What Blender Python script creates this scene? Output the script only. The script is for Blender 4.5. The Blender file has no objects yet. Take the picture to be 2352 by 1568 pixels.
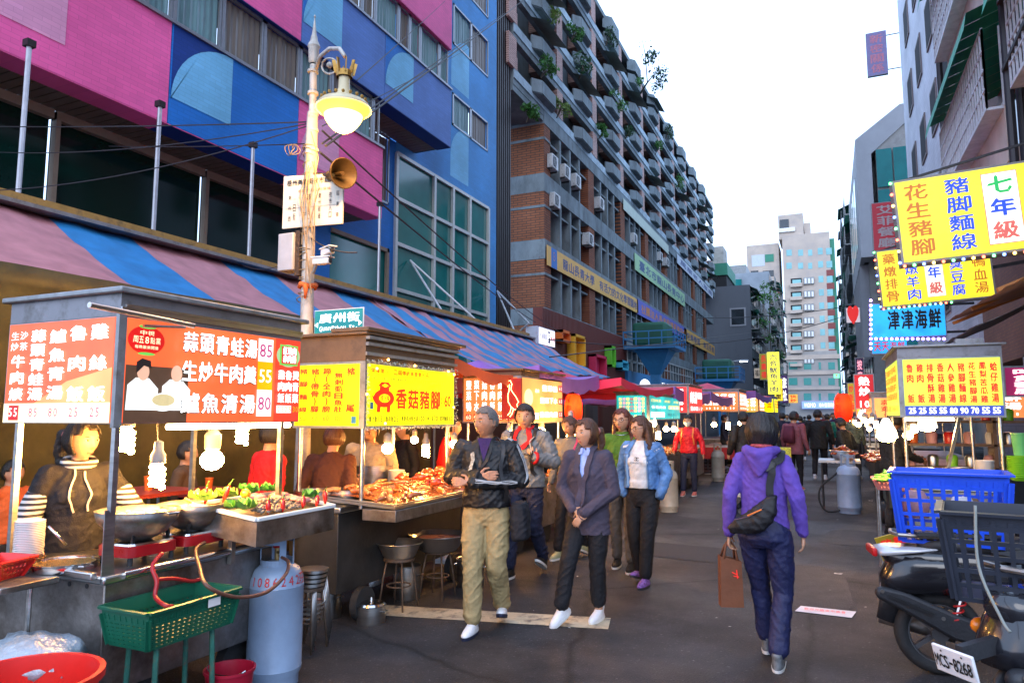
import bpy, bmesh, math, random
from math import sin, cos, pi, radians as R, sqrt, atan2
from mathutils import Vector as V, Matrix, noise
from mathutils.bvhtree import BVHTree
random.seed(7)
scn = bpy.context.scene
COL = scn.collection
# ---------------------------------------------------------------- camera
YAW, PIT, FOC, CAMZ = R(24.1), R(6.03), 1620.0, 1.59
cam_d = bpy.data.cameras.new("camera"); cam = bpy.data.objects.new("camera", cam_d); COL.objects.link(cam)
cam_d.lens = FOC/2352*36; cam_d.sensor_width = 36; cam_d.clip_end = 3000; cam_d.clip_start = .05
fw = V((-sin(YAW)*cos(PIT), cos(YAW)*cos(PIT), sin(PIT)))
cam.location = (0, 0, CAMZ)
cam.rotation_euler = fw.to_track_quat('-Z', 'Y').to_euler()
scn.camera = cam
_rt = V((cos(YAW), sin(YAW), 0)); _up = _rt.cross(fw)
def at(x, y, X=None, Y=None, Z=None, d=None):
    """world point seen at a spot of the 2352-wide photo, on a given plane or at a given depth"""
    r = fw*FOC + _rt*(x-1176) + _up*(784-y)
    if d is not None: t = d/FOC
    elif X is not None: t = X/r.x
    elif Y is not None: t = Y/r.y
    else: t = (Z-CAMZ)/r.z
    return V((0, 0, CAMZ)) + r*t
# ---------------------------------------------------------------- sky, sun, exposure
w = bpy.data.worlds.new("World"); scn.world = w; w.use_nodes = True
nt = w.node_tree; bg = nt.nodes['Background']
sky = nt.nodes.new('ShaderNodeTexSky'); sky.sky_type = 'NISHITA'; sky.sun_disc = False
sky.sun_elevation = R(9); sky.sun_rotation = R(205); sky.air_density = 1.6; sky.dust_density = 3; sky.ozone_density = 3
mx = nt.nodes.new('ShaderNodeMix'); mx.data_type = 'RGBA'; mx.inputs[0].default_value = .86
nt.links.new(sky.outputs[0], mx.inputs[6]); mx.inputs[7].default_value = (6.6, 9.0, 13.6, 1)   # overcast cloud layer
nt.links.new(mx.outputs[2], bg.inputs[0]); bg.inputs[1].default_value = .10
sun_d = bpy.data.lights.new("sun", 'SUN'); sun = bpy.data.objects.new("sun", sun_d); COL.objects.link(sun)
sun_d.energy = .5; sun_d.angle = R(35); sun_d.color = (1, .93, .86)
sun.rotation_euler = (R(62), 0, R(25))
scn.view_settings.view_transform = 'Standard'; scn.view_settings.look = 'None'
scn.view_settings.exposure = 1.2; scn.view_settings.gamma = 1
scn.cycles.max_bounces = 6; scn.cycles.diffuse_bounces = 3; scn.cycles.glossy_bounces = 3
scn.cycles.transmission_bounces = 4; scn.cycles.transparent_max_bounces = 6; scn.cycles.caustics_reflective = False
scn.cycles.caustics_refractive = False; scn.cycles.use_denoising = True; scn.cycles.sample_clamp_indirect = 4
# ---------------------------------------------------------------- materials
_M = {}
def mat(name, col=(.5,.5,.5), rough=.6, metal=0, var=.12, vs=6, bump=.0, bs=40, emit=0, ecol=None, trans=0, spec=.5, sss=0, coat=0, sample=False, dirt=None, ds=3, dt=(.5,.7), stretch=None, fade=0):
    if name in _M: return _M[name]
    m = bpy.data.materials.new(name); m.use_nodes = True; _M[name] = m
    t = m.node_tree; b = t.nodes['Principled BSDF']; N = t.nodes.new; L = t.links.new
    b.inputs['Roughness'].default_value = rough; b.inputs['Metallic'].default_value = metal
    b.inputs['Specular IOR Level'].default_value = spec
    if sss: b.inputs['Subsurface Weight'].default_value = sss; b.inputs['Subsurface Radius'].default_value = (.012,.005,.003)
    if coat: b.inputs['Coat Weight'].default_value = coat
    if trans: b.inputs['Transmission Weight'].default_value = trans
    b.inputs['Base Color'].default_value = (*col, 1)
    tc = N('ShaderNodeTexCoord'); vec = tc.outputs['Object']
    if stretch:
        mp = N('ShaderNodeMapping'); mp.inputs['Scale'].default_value = stretch; L(vec, mp.inputs[0]); vec = mp.outputs[0]
    out = None
    if var:
        n = N('ShaderNodeTexNoise'); n.inputs['Scale'].default_value = vs; n.inputs['Detail'].default_value = 6; n.inputs['Roughness'].default_value = .65
        L(vec, n.inputs['Vector'])
        r = N('ShaderNodeValToRGB'); L(n.outputs[0], r.inputs[0])
        r.color_ramp.elements[0].position = .3; r.color_ramp.elements[1].position = .7
        r.color_ramp.elements[0].color = (*[c*(1-var) for c in col], 1); r.color_ramp.elements[1].color = (*[min(1, c*(1+var)) for c in col], 1)
        out = r.outputs[0]; L(out, b.inputs['Base Color'])
        mr = N('ShaderNodeMapRange'); L(n.outputs[0], mr.inputs[0]); mr.inputs[3].default_value = max(.03, rough-.1); mr.inputs[4].default_value = min(1, rough+.1)
        L(mr.outputs[0], b.inputs['Roughness'])
    if dirt:
        n2 = N('ShaderNodeTexNoise'); n2.inputs['Scale'].default_value = ds; n2.inputs['Detail'].default_value = 9; n2.inputs['Roughness'].default_value = .7
        L(vec, n2.inputs['Vector']); r2 = N('ShaderNodeValToRGB'); L(n2.outputs[0], r2.inputs[0])
        r2.color_ramp.elements[0].position = dt[0]; r2.color_ramp.elements[1].position = dt[1]
        x = N('ShaderNodeMix'); x.data_type = 'RGBA'; L(r2.outputs[0], x.inputs[0])
        if out: L(out, x.inputs[6])
        else: x.inputs[6].default_value = (*col, 1)
        x.inputs[7].default_value = (*dirt, 1); L(x.outputs[2], b.inputs['Base Color'])
    if bump:
        n3 = N('ShaderNodeTexNoise'); n3.inputs['Scale'].default_value = bs; n3.inputs['Detail'].default_value = 4; L(vec, n3.inputs['Vector'])
        bp = N('ShaderNodeBump'); bp.inputs['Strength'].default_value = bump; bp.inputs['Distance'].default_value = .02
        L(n3.outputs[0], bp.inputs['Height']); L(bp.outputs[0], b.inputs['Normal'])
    if emit:
        b.inputs['Emission Color'].default_value = (*(ecol or col), 1); b.inputs['Emission Strength'].default_value = emit
        if not sample: m.cycles.emission_sampling = 'NONE'
    return m
def brick(name, c1, c2, mortar, sx=.22, sz=.07, rough=.85, axis='X', bump=.4, ms=.08):
    """masonry courses: 'X' for walls facing the street, 'Y' for walls facing along it"""
    if name in _M: return _M[name]
    m = bpy.data.materials.new(name); m.use_nodes = True; _M[name] = m
    t = m.node_tree; b = t.nodes['Principled BSDF']; N = t.nodes.new; L = t.links.new
    g = N('ShaderNodeNewGeometry'); s = N('ShaderNodeSeparateXYZ'); c = N('ShaderNodeCombineXYZ'); L(g.outputs['Position'], s.inputs[0])
    L(s.outputs['Y' if axis == 'X' else 'X'], c.inputs[0]); L(s.outputs['Z'], c.inputs[1])
    b.inputs['Specular IOR Level'].default_value = .25
    k = N('ShaderNodeTexBrick'); L(c.outputs[0], k.inputs['Vector'])
    k.inputs['Scale'].default_value = 1; k.inputs['Brick Width'].default_value = sx; k.inputs['Row Height'].default_value = sz
    k.inputs['Mortar Size'].default_value = sz*ms; k.inputs['Mortar Smooth'].default_value = .2; k.inputs['Color1'].default_value = (*c1, 1); k.inputs['Color2'].default_value = (*c2, 1); k.inputs['Mortar'].default_value = (*mortar, 1)
    n = N('ShaderNodeTexNoise'); n.inputs['Scale'].default_value = .6; n.inputs['Detail'].default_value = 8; L(g.outputs['Position'], n.inputs['Vector'])
    mr = N('ShaderNodeMapRange'); L(n.outputs[0], mr.inputs[0]); mr.inputs[1].default_value = .3; mr.inputs[2].default_value = .7; mr.inputs[3].default_value = .8; mr.inputs[4].default_value = 1.12
    x = N('ShaderNodeMix'); x.data_type = 'RGBA'; x.blend_type = 'MULTIPLY'; x.inputs[0].default_value = 1; L(k.outputs[0], x.inputs[6]); L(mr.outputs[0], x.inputs[7])
    L(x.outputs[2], b.inputs['Base Color']); b.inputs['Roughness'].default_value = rough
    bp = N('ShaderNodeBump'); bp.inputs['Strength'].default_value = bump; bp.inputs['Distance'].default_value = .01; bp.invert = True
    L(k.outputs[1], bp.inputs['Height']); L(bp.outputs[0], b.inputs['Normal'])
    return m
# ---------------------------------------------------------------- mesh builder
def frame(z, x=None):
    z = V(z).normalized()
    a = V(x) if x is not None else (V((0, 0, 1)) if abs(z.z) < .95 else V((1, 0, 0)))
    a = (a - z*a.dot(z)).normalized()
    return a, z.cross(a), z
class MB:
    def __init__(s): s.v = []; s.f = []; s.mi = []; s.M = None
    def add(s, vs, fs, k=0):
        n = len(s.v)
        s.v += [(s.M @ V(p)) if s.M else V(p) for p in vs]
        s.f += [tuple(i+n for i in f) for f in fs]; s.mi += [k]*len(fs)
        return s
    def box(s, a, b, k=0):
        x0, y0, z0 = a; x1, y1, z1 = b
        return s.add([(x0,y0,z0),(x1,y0,z0),(x1,y1,z0),(x0,y1,z0),(x0,y0,z1),(x1,y0,z1),(x1,y1,z1),(x0,y1,z1)],
                     [(0,3,2,1),(4,5,6,7),(0,1,5,4),(1,2,6,5),(2,3,7,6),(3,0,4,7)], k)
    def cbox(s, c, sz, k=0): return s.box([c[i]-sz[i]/2 for i in range(3)], [c[i]+sz[i]/2 for i in range(3)], k)
    def quad(s, a, b, c, d, k=0): return s.add([a,b,c,d], [(0,1,2,3)], k)
    def bar(s, p, q, w, h, k=0, up=None):
        a, b, z = frame(V(q)-V(p), up); p = V(p); q = V(q)
        vs = [o + a*(w/2*i) + b*(h/2*j) for o in (p, q) for i, j in ((-1,-1),(1,-1),(1,1),(-1,1))]
        return s.add(vs, [(3,2,1,0),(4,5,6,7),(0,1,5,4),(1,2,6,5),(2,3,7,6),(3,0,4,7)], k)
    def ring(s, pts, rad, n=8, k=0, closed=False, up=None, ex=1, cap=True):
        """tube through points; rad number or list; ex squashes the second axis"""
        pts = [V(p) for p in pts]; m = len(pts); rad = rad if isinstance(rad, (list, tuple)) else [rad]*m
        vs = []; fs = []; pa = None
        for i, p in enumerate(pts):
            if closed: t = pts[(i+1) % m]-pts[i-1]
            else: t = pts[min(i+1, m-1)]-pts[max(i-1, 0)]
            if t.length < 1e-7: t = V((0,0,1))
            a, b, z = frame(t, pa if pa is not None else up); pa = a
            for j in range(n):
                an = 2*pi*j/n; vs.append(p + (a*cos(an) + b*sin(an)*ex)*rad[i])
        for i in range(m if closed else m-1):
            for j in range(n):
                a0 = i*n+j; a1 = i*n+(j+1) % n; b0 = ((i+1) % m)*n+j; b1 = ((i+1) % m)*n+(j+1) % n
                fs.append((a0,a1,b1,b0))
        if not closed and cap: fs.append(tuple(range(n-1,-1,-1))); fs.append(tuple((m-1)*n+j for j in range(n)))
        return s.add(vs, fs, k)
    def cyl(s, p, q, r, n=12, k=0, r2=None): return s.ring([p, q], [r, r if r2 is None else r2], n, k)
    def lathe(s, prof, n=24, c=(0,0,0), k=0, axis=None, up=None):
        a, b, z = frame(axis or (0,0,1), up or (1,0,0)); c = V(c); m = len(prof)
        vs = [c + z*h + (a*cos(2*pi*j/n) + b*sin(2*pi*j/n))*max(r, 1e-5) for r, h in prof for j in range(n)]
        fs = [(i*n+j, i*n+(j+1) % n, (i+1)*n+(j+1) % n, (i+1)*n+j) for i in range(m-1) for j in range(n)]
        return s.add(vs, fs, k)
    def sphere(s, c, r, n=12, k=0, sc=(1,1,1)):
        m = max(4, n//2); c = V(c); vs = []; fs = []
        vs.append(c + V((0,0,-r*sc[2])))
        for i in range(1, m):
            ph = -pi/2 + pi*i/m
            for j in range(n): vs.append(c + V((r*cos(ph)*cos(2*pi*j/n)*sc[0], r*cos(ph)*sin(2*pi*j/n)*sc[1], r*sin(ph)*sc[2])))
        vs.append(c + V((0,0,r*sc[2]))); e = len(vs)-1
        for j in range(n):
            fs.append((0, 1+(j+1) % n, 1+j)); fs.append((e, e-n+j, e-n+(j+1) % n))
        for i in range(m-2):
            for j in range(n): fs.append((1+i*n+j, 1+i*n+(j+1) % n, 1+(i+1)*n+(j+1) % n, 1+(i+1)*n+j))
        return s.add(vs, fs, k)
    def loft(s, rings, n=16, k=0, pw=2.0):
        """rings: (centre, half x, half y[, yaw]) stacked; closed solid; pw>2 squarer"""
        vs = []; fs = []
        for r in rings:
            c = V(r[0]); yw = r[3] if len(r) > 3 else 0
            for j in range(n):
                an = 2*pi*j/n; x = abs(cos(an))**(2/pw)*(1 if cos(an) >= 0 else -1)*r[1]; y = abs(sin(an))**(2/pw)*(1 if sin(an) >= 0 else -1)*r[2]
                vs.append(c + V((x*cos(yw)-y*sin(yw), x*sin(yw)+y*cos(yw), 0)))
        m = len(rings)
        for i in range(m-1):
            for j in range(n): fs.append((i*n+j, i*n+(j+1) % n, (i+1)*n+(j+1) % n, (i+1)*n+j))
        fs.append(tuple(range(n-1,-1,-1))); fs.append(tuple((m-1)*n+j for j in range(n)))
        return s.add(vs, fs, k)
    def caps(s, p, q, r0, r1=None, n=12, k=0):
        """tapered limb with round ends"""
        p = V(p); q = V(q); r1 = r0 if r1 is None else r1; d = (q-p); L = d.length; d = d/L if L > 1e-6 else V((0,0,1))
        pts = []; rs = []
        for a in (-80,-55,-28,0): pts.append(p + d*(r0*sin(R(a)))); rs.append(r0*cos(R(a)))
        for a in (0,28,55,80): pts.append(q + d*(r1*sin(R(a)))); rs.append(r1*cos(R(a)))
        return s.ring(pts, rs, n, k)
    def chain(s, pts, rs, n=12, k=0):
        for i in range(len(pts)-1): s.caps(pts[i], pts[i+1], rs[i], rs[i+1], n, k)
        return s
    def prism(s, poly, h, k=0, ax=((1,0,0),(0,1,0),(0,0,1)), o=(0,0,0)):
        a, b, c = [V(t) for t in ax]; o = V(o); n = len(poly)
        vs = [o + a*p[0] + b*p[1] for p in poly] + [o + a*p[0] + b*p[1] + c*h for p in poly]
        fs = [tuple(range(n-1,-1,-1)), tuple(range(n, 2*n))] + [(i, (i+1) % n, n+(i+1) % n, n+i) for i in range(n)]
        return s.add(vs, fs, k)
    def build(s, name, mats, parent=None, smooth=False, bevel=0, loc=None):
        me = bpy.data.meshes.new(name)
        me.from_pydata([tuple(p) for p in s.v], [], s.f)
        if not isinstance(mats, (list, tuple)): mats = [mats]
        for m in mats: me.materials.append(m)
        if len(mats) > 1: me.polygons.foreach_set('material_index', s.mi)
        if smooth: me.polygons.foreach_set('use_smooth', [True]*len(me.polygons))
        me.update(); o = bpy.data.objects.new(name, me); COL.objects.link(o)
        if bevel:
            b = o.modifiers.new('b', 'BEVEL'); b.width = bevel; b.segments = 2; b.limit_method = 'ANGLE'; b.angle_limit = R(40)
            for p in me.polygons: p.use_smooth = True
            me.set_sharp_from_angle(angle=R(40)) if not smooth else None
        elif smooth == 'a': me.set_sharp_from_angle(angle=R(38))
        if parent:
            o.parent = parent; o.matrix_parent_inverse = parent.matrix_world.inverted() if False else Matrix.Identity(4)
        if loc is not None: o.location = loc
        return o
def tag(o, label=None, cat=None, group=None, kind=None):
    if label: o['label'] = label
    if cat: o['category'] = cat
    if group: o['group'] = group
    if kind: o['kind'] = kind
    return o
def thing(name, label, cat, loc=(0,0,0), rz=0, group=None):
    o = bpy.data.objects.new(name, None); COL.objects.link(o); o.empty_display_size = .1
    o.location = loc; o.rotation_euler = (0, 0, rz)
    return tag(o, label, cat, group)
def dup(root, loc=None, rz=None, label=None, group=None, sc=None):
    r = root.copy(); COL.objects.link(r)
    if loc is not None: r.location = loc
    if rz is not None: r.rotation_euler = (0, 0, rz)
    if sc is not None: r.scale = sc if isinstance(sc, (tuple, list)) else (sc, sc, sc)
    if label: r['label'] = label
    if group: r['group'] = group
    def rec(a, b):
        for ch in list(a.children):
            c = ch.copy(); COL.objects.link(c); c.parent = b; rec(ch, c)
    rec(root, r); return r
# ---------------------------------------------------------------- lettering
_G = {}
TMP = bpy.data.scenes.new('tmp')
def evaluated(ob):
    TMP.collection.objects.link(ob); vl = TMP.view_layers[0]; vl.update(); return ob.evaluated_get(vl.depsgraph)
def glyph(ch, bold=.018):
    key = ch
    if key in _G: return _G[key]
    cu = bpy.data.curves.new('g', 'FONT'); cu.body = ch; cu.size = 1; cu.resolution_u = 2 if ord(ch) < 255 else 1
    ob = bpy.data.objects.new('g', cu); ev = evaluated(ob); me = ev.to_mesh()
    vs = [(p.co.x, p.co.y) for p in me.vertices]; fs = [tuple(p.vertices) for p in me.polygons]
    ev.to_mesh_clear(); bpy.data.objects.remove(ob); bpy.data.curves.remove(cu)
    if vs:
        x0 = min(p[0] for p in vs); x1 = max(p[0] for p in vs); y0 = min(p[1] for p in vs); y1 = max(p[1] for p in vs)
    else: x0 = x1 = y0 = y1 = 0
    _G[key] = (vs, fs, x0, x1, y0, y1); return _G[key]
class Panel:
    """flat sign face: o lower-left corner, r/u unit axes, w/h size; drawing in 0..1 coordinates"""
    def __init__(s, o, r, u, w, h, parent):
        s.o = V(o); s.r = V(r).normalized(); s.u = V(u).normalized(); s.n = s.r.cross(s.u); s.w = w; s.h = h; s.p = parent; s.L = {}
    def _m(s, m, layer): return s.L.setdefault((m.name, layer), (m, layer, MB()))[2]
    def P(s, x, y, layer): return s.o + s.r*(x*s.w) + s.u*(y*s.h) + s.n*(.0035*layer)
    def poly(s, pts, m, layer=1): s._m(m, layer).add([s.P(x, y, layer) for x, y in pts], [tuple(range(len(pts)))])
    def rect(s, x0, y0, x1, y1, m, layer=1): s.poly([(x0,y0),(x1,y0),(x1,y1),(x0,y1)], m, layer)
    def disc(s, x, y, rx, ry, m, layer=1, n=24): s.poly([(x+rx*cos(2*pi*i/n), y+ry*sin(2*pi*i/n)) for i in range(n)], m, layer)
    def char(s, ch, x, y, cw, chh, m, layer=2, bold=.018, slant=0):
        """glyph centred on x,y filling a cell cw x chh (fractions)"""
        vs, fs, x0, x1, y0, y1 = glyph(ch, bold)
        if not vs: return
        if ord(ch) > 0x2e80 and ch not in '一・': sx, sy = cw*s.w/max(.2, x1-x0)*.92, chh*s.h/max(.2, y1-y0)*.92
        else:
            sy = chh*s.h/.74; sx = min(sy*1.0, cw*s.w/max(.3, x1-x0)*.95) if ord(ch) < 255 else cw*s.w*.9
            if ch == '一': sy = sx
        if ch == '(' or ch == ')': pass
        cx = (x0+x1)/2; cy = (y0+y1)/2
        b = s._m(m, layer); o = s.o + s.r*(x*s.w) + s.u*(y*s.h) + s.n*(.0035*layer)
        cp = [(0,0)] if bold < .012 or abs(bold-.018) < 1e-6 else [(-1,-.5),(1,-.5),(0,1)]; e = .022 if bold < .025 else .034
        for k, (dx, dy) in enumerate(cp): b.add([o + s.r*((p[0]-cx+dx*e)*sx) + s.u*((p[1]-cy+dy*e)*sy) + s.n*(.0003*k) for p in vs], fs)
    def row(s, t, x0, x1, y, h, m, layer=2, bold=.018, cw=None):
        n = len(t); step = (x1-x0)/n
        for i, c in enumerate(t):
            if c != ' ': s.char(c, x0+step*(i+.5), y, cw or step*.92, h, m, layer, bold)
    def col(s, t, x, y1, y0, wd, m, layer=2, bold=.018, chh=None):
        n = len(t); step = (y1-y0)/n
        for i, c in enumerate(t):
            if c != ' ': s.char(c, x, y1-step*(i+.5), wd, chh or step*.9, m, layer, bold)
    def done(s, name='lettering'):
        for (m, layer, b) in s.L.values(): b.build(name if layer >= 2 else 'sign_artwork', m, s.p)
# ---------------------------------------------------------------- common materials
STEEL = mat('brushed stainless steel', (.55,.54,.52), .32, 1, .18, 3, .06, 60, stretch=(1,1,8), dirt=(.25,.22,.19), ds=2.5, dt=(.5,.85))
STEELD = mat('grimy stainless steel', (.30,.28,.265), .45, .9, .35, 4, .1, 30, dirt=(.09,.065,.045), ds=3, dt=(.42,.70))
CHROME = mat('polished steel', (.72,.71,.70), .15, 1, .1, 8)
GALV = mat('galvanised grey frame', (.30,.31,.32), .5, .5, .2, 9, dirt=(.2,.18,.16), ds=8)
BLACKM = mat('black metal', (.025,.025,.027), .45, .3, .3, 10)
BLACKR = mat('black rubber', (.02,.02,.021), .75, 0, .3, 20, .2, 80)
WHITEP = mat('white plastic', (.75,.75,.73), .35, 0, .05, 10)
REDP = mat('red plastic', (.62,.02,.015), .3, 0, .1, 5)
BASINM = mat('bright spun steel', (.58,.55,.52), .30, .92, .15, 6, .05, 40)
CERAM = mat('white glazed melamine', (.78,.77,.74), .2, 0, .05, 6, coat=.4)
BULB = mat('glowing warm bulb glass', (1,.9,.7), .4, 0, 0, emit=150, ecol=(1,.46,.10), sample=True)
BULBC = mat('glowing cool bulb glass', (1,1,1), .4, 0, 0, emit=40, ecol=(1,.86,.62), sample=True)
BULBF = mat('far glowing bulb glass', (1,.9,.7), .4, 0, 0, emit=34, ecol=(1,.62,.26), sample=True)
TUBE = mat('glowing fluorescent tube', (1,1,1), .4, 0, 0, emit=20, ecol=(1,.70,.34), sample=True)
CABLE = mat('black cable rubber', (.018,.018,.02), .6, 0, .2, 30)
WIRE = mat('tan wiring', (.25,.18,.10), .6, 0, .2, 30)
WHITE = mat('white sign lettering', (.8,.8,.8), .5, 0, 0, emit=.9, ecol=(1,.98,.95))
def lit(name, col, e, rough=.35):
    if name in _M: return _M[name]
    m = mat(name, [c*.3 for c in col], rough, 0, .0, emit=e*.86, ecol=col); t = m.node_tree; N = t.nodes.new; L = t.links.new; g = N('ShaderNodeNewGeometry')
    n = N('ShaderNodeTexNoise'); n.inputs['Scale'].default_value = 2.6; n.inputs['Detail'].default_value = 3; L(g.outputs['Position'], n.inputs[0])
    r = N('ShaderNodeMapRange'); L(n.outputs[0], r.inputs[0]); r.inputs[1].default_value = .3; r.inputs[2].default_value = .7; r.inputs[3].default_value = e*.62; r.inputs[4].default_value = e*1.12; L(r.outputs[0], t.nodes['Principled BSDF'].inputs['Emission Strength'])
    return m
# ================================================================ ground
asph = mat('worn asphalt', (.037,.034,.036), .60, 0, .35, 1.6, .9, 90, dirt=(.016,.015,.017), ds=.9, dt=(.45,.60), spec=.4)
def _road():
    t = asph.node_tree; N = t.nodes.new; L = t.links.new; b = t.nodes['Principled BSDF']; src = b.inputs['Base Color'].links[0].from_socket; g = N('ShaderNodeNewGeometry')
    v = N('ShaderNodeTexVoronoi'); v.feature = 'DISTANCE_TO_EDGE'; v.inputs['Scale'].default_value = .45; n = N('ShaderNodeTexNoise'); n.inputs['Scale'].default_value = 2.5; n.inputs['Detail'].default_value = 6; L(g.outputs['Position'], n.inputs[0])
    mx_ = N('ShaderNodeMix'); mx_.data_type = 'VECTOR'; mx_.inputs[0].default_value = .16; L(g.outputs['Position'], mx_.inputs[4]); L(n.outputs[1], mx_.inputs[5]); L(mx_.outputs[1], v.inputs['Vector'])
    r = N('ShaderNodeMapRange'); L(v.outputs['Distance'], r.inputs[0]); r.inputs[1].default_value = 0; r.inputs[2].default_value = .014; r.inputs[3].default_value = .3; r.inputs[4].default_value = 1
    s = N('ShaderNodeTexNoise'); s.inputs['Scale'].default_value = 45; s.inputs['Detail'].default_value = 3; L(g.outputs['Position'], s.inputs[0]); r2 = N('ShaderNodeMapRange'); L(s.outputs[0], r2.inputs[0]); r2.inputs[1].default_value = .62; r2.inputs[2].default_value = .75; r2.inputs[3].default_value = 1; r2.inputs[4].default_value = 4.2
    k = N('ShaderNodeMath'); k.operation = 'MULTIPLY'; L(r.outputs[0], k.inputs[0]); L(r2.outputs[0], k.inputs[1])
    x = N('ShaderNodeMix'); x.data_type = 'RGBA'; x.blend_type = 'MULTIPLY'; x.inputs[0].default_value = 1; L(src, x.inputs[6]); L(k.outputs[0], x.inputs[7]); L(x.outputs[2], b.inputs['Base Color'])
    w_ = N('ShaderNodeTexNoise'); w_.inputs['Scale'].default_value = .5; w_.inputs['Detail'].default_value = 5; L(g.outputs['Position'], w_.inputs[0]); r3 = N('ShaderNodeMapRange'); L(w_.outputs[0], r3.inputs[0]); r3.inputs[1].default_value = .4; r3.inputs[2].default_value = .65; r3.inputs[3].default_value = .55; r3.inputs[4].default_value = .88; L(r3.outputs[0], b.inputs['Roughness'])
_road()
g = MB(); g.quad((-400,-60,0),(400,-60,0),(400,900,0),(-400,900,0)); tag(g.build('street', asph), kind='structure')
conc = mat('dusty pavement concrete', (.2,.195,.19), .8, 0, .25, 1.5, .3, 60)
g = MB(); g.box((-13,-10,-.1),(-7.4,95,.12)); g.box((3.2,-10,-.1),(4.2,150,.12)); tag(g.build('pavement', conc), kind='structure')
lp = mat('worn cream road paint', (.50,.42,.29), .7, 0, .3, 5, .3, 90, dirt=(.09,.08,.08), ds=7, dt=(.5,.66))
def strip(p, q, wd, m, name):
    p = V(p); q = V(q); d = (q-p).normalized(); n = V((-d.y, d.x, 0))*wd/2; z = V((0,0,.004))
    return tag(MB().quad(p-n+z, q-n+z, q+n+z, p+n+z).build(name, m), kind='structure')
a = at(862,1400,Z=0); b = at(1400,1432,Z=0); a.z = b.z = 0; strip(a, b, .3, lp, 'road_marking')
wp = mat('faded white road paint', (.42,.42,.42), .7, 0, .3, 4, dirt=(.08,.08,.08), ds=4, dt=(.5,.7))
for i in range(5):
    a = at(1618,1060+i*7,Z=0); b = at(1690,1060+i*7,Z=0); strip(a, b, .22, wp, 'road_marking')
random.seed(77)
for i, (x, y, a, b, rz_) in enumerate(((-.9,4.0,1.1,.7,.2),(-1.6,8.6,1.5,.9,-.1),(-.3,7.4,.8,1.9,.05),(-.9,12.5,1.6,1.2,.1),(.2,10.5,.7,1.3,-.2),(-1.3,3.1,.5,.4,.6))):
    n_ = 40; pts = []
    for k in range(n_):
        t_ = 2*pi*k/n_; q = 1/max(abs(cos(t_))**4+abs(sin(t_))**4,1e-3)**.25; r_ = q*(1+.08*noise.noise(V((cos(t_)*3,sin(t_)*3,i)))); px_ = a/2*r_*cos(t_); py_ = b/2*r_*sin(t_); pts.append((x+px_*cos(rz_)-py_*sin(rz_), y+px_*sin(rz_)+py_*cos(rz_), .004))
    tag(MB().add(pts, [tuple(range(n_))]).build('road_patch', mat('darker tar patch',(.020,.019,.021),.75,0,.35,6,.8,80) if i % 2 else mat('paler asphalt patch',(.052,.049,.050),.85,0,.35,6,.8,80)), kind='structure')
# ================================================================ pink and blue building
def paint(n, c, d=.9): return brick(n, c, [x*d for x in c], [x*.82 for x in c], .30, .085, .55, 'X', .22)
PINK = paint('pink painted tile', (.88,.14,.40)); BLUE = paint('royal blue painted tile', (.018,.20,.66)); BLUE2 = paint('slate blue painted tile', (.10,.22,.58))
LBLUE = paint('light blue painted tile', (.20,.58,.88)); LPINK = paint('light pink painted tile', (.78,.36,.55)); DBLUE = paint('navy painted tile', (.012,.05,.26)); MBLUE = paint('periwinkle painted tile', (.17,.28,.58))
BLUEW = paint('sky blue painted tile', (.05,.30,.70))
SLAT = mat('brown soffit slats', (.16,.125,.10), .5, .2, .2, 3)
WFR = mat('grey aluminium window frame', (.30,.31,.33), .4, .7, .1, 10)
CREAMF = mat('tan window frame', (.26,.20,.15), .7, 0, .15, 5)
GGL = mat('dark green reflective glass', (.002,.022,.016), .06, 0, .1, .8, spec=.45)
TGL = mat('teal reflective glass', (.006,.17,.16), .06, 0, .15, 1.2, spec=.7)
CURT = mat('pale teal curtain behind glass', (.13,.25,.27), .45, 0, .3, 1.2, stretch=(1,2,.4), coat=.25)
CURT2 = mat('beige curtain behind glass', (.15,.13,.11), .45, 0, .3, 1.2, stretch=(1,2,.4), coat=.25)
bb = thing('painted_building', 'large pink and blue painted building with curtained windows above the striped awning', 'building', (-13,14,0))
def pb(m, name, mt, **k): # world coordinates, kept under the building
    o = m.build(name, mt, bb, **k); o.matrix_parent_inverse = Matrix.Translation((13,-14,0)); return o
def wrd(o, root):
    o.parent = root; o.matrix_parent_inverse = (Matrix.Translation(root.location) @ Matrix.Rotation(root.rotation_euler.z, 4, 'Z')).inverted(); return o
P, Mx = -11.6, -13.0
Y0 = 2
def fac(y0, y1, z0, z1, m, x=P, dep=.35, name='wall'): return pb(MB().box((x-dep,y0,z0),(x,y1,z1)), name, m)
seams = [Y0, 5.75, 9.4, 13.1, 16.7, 20.75]
pat = {0:['P','P','B','P'], 1:['P','P','P','2','2'], 2:['P','P','P','P','P']}
CM = {'P':PINK,'B':BLUE,'2':BLUE2}
bands = [(7.3,9.38), (10.86,12.95), (14.42,16.5), (17.9,22)]
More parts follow.
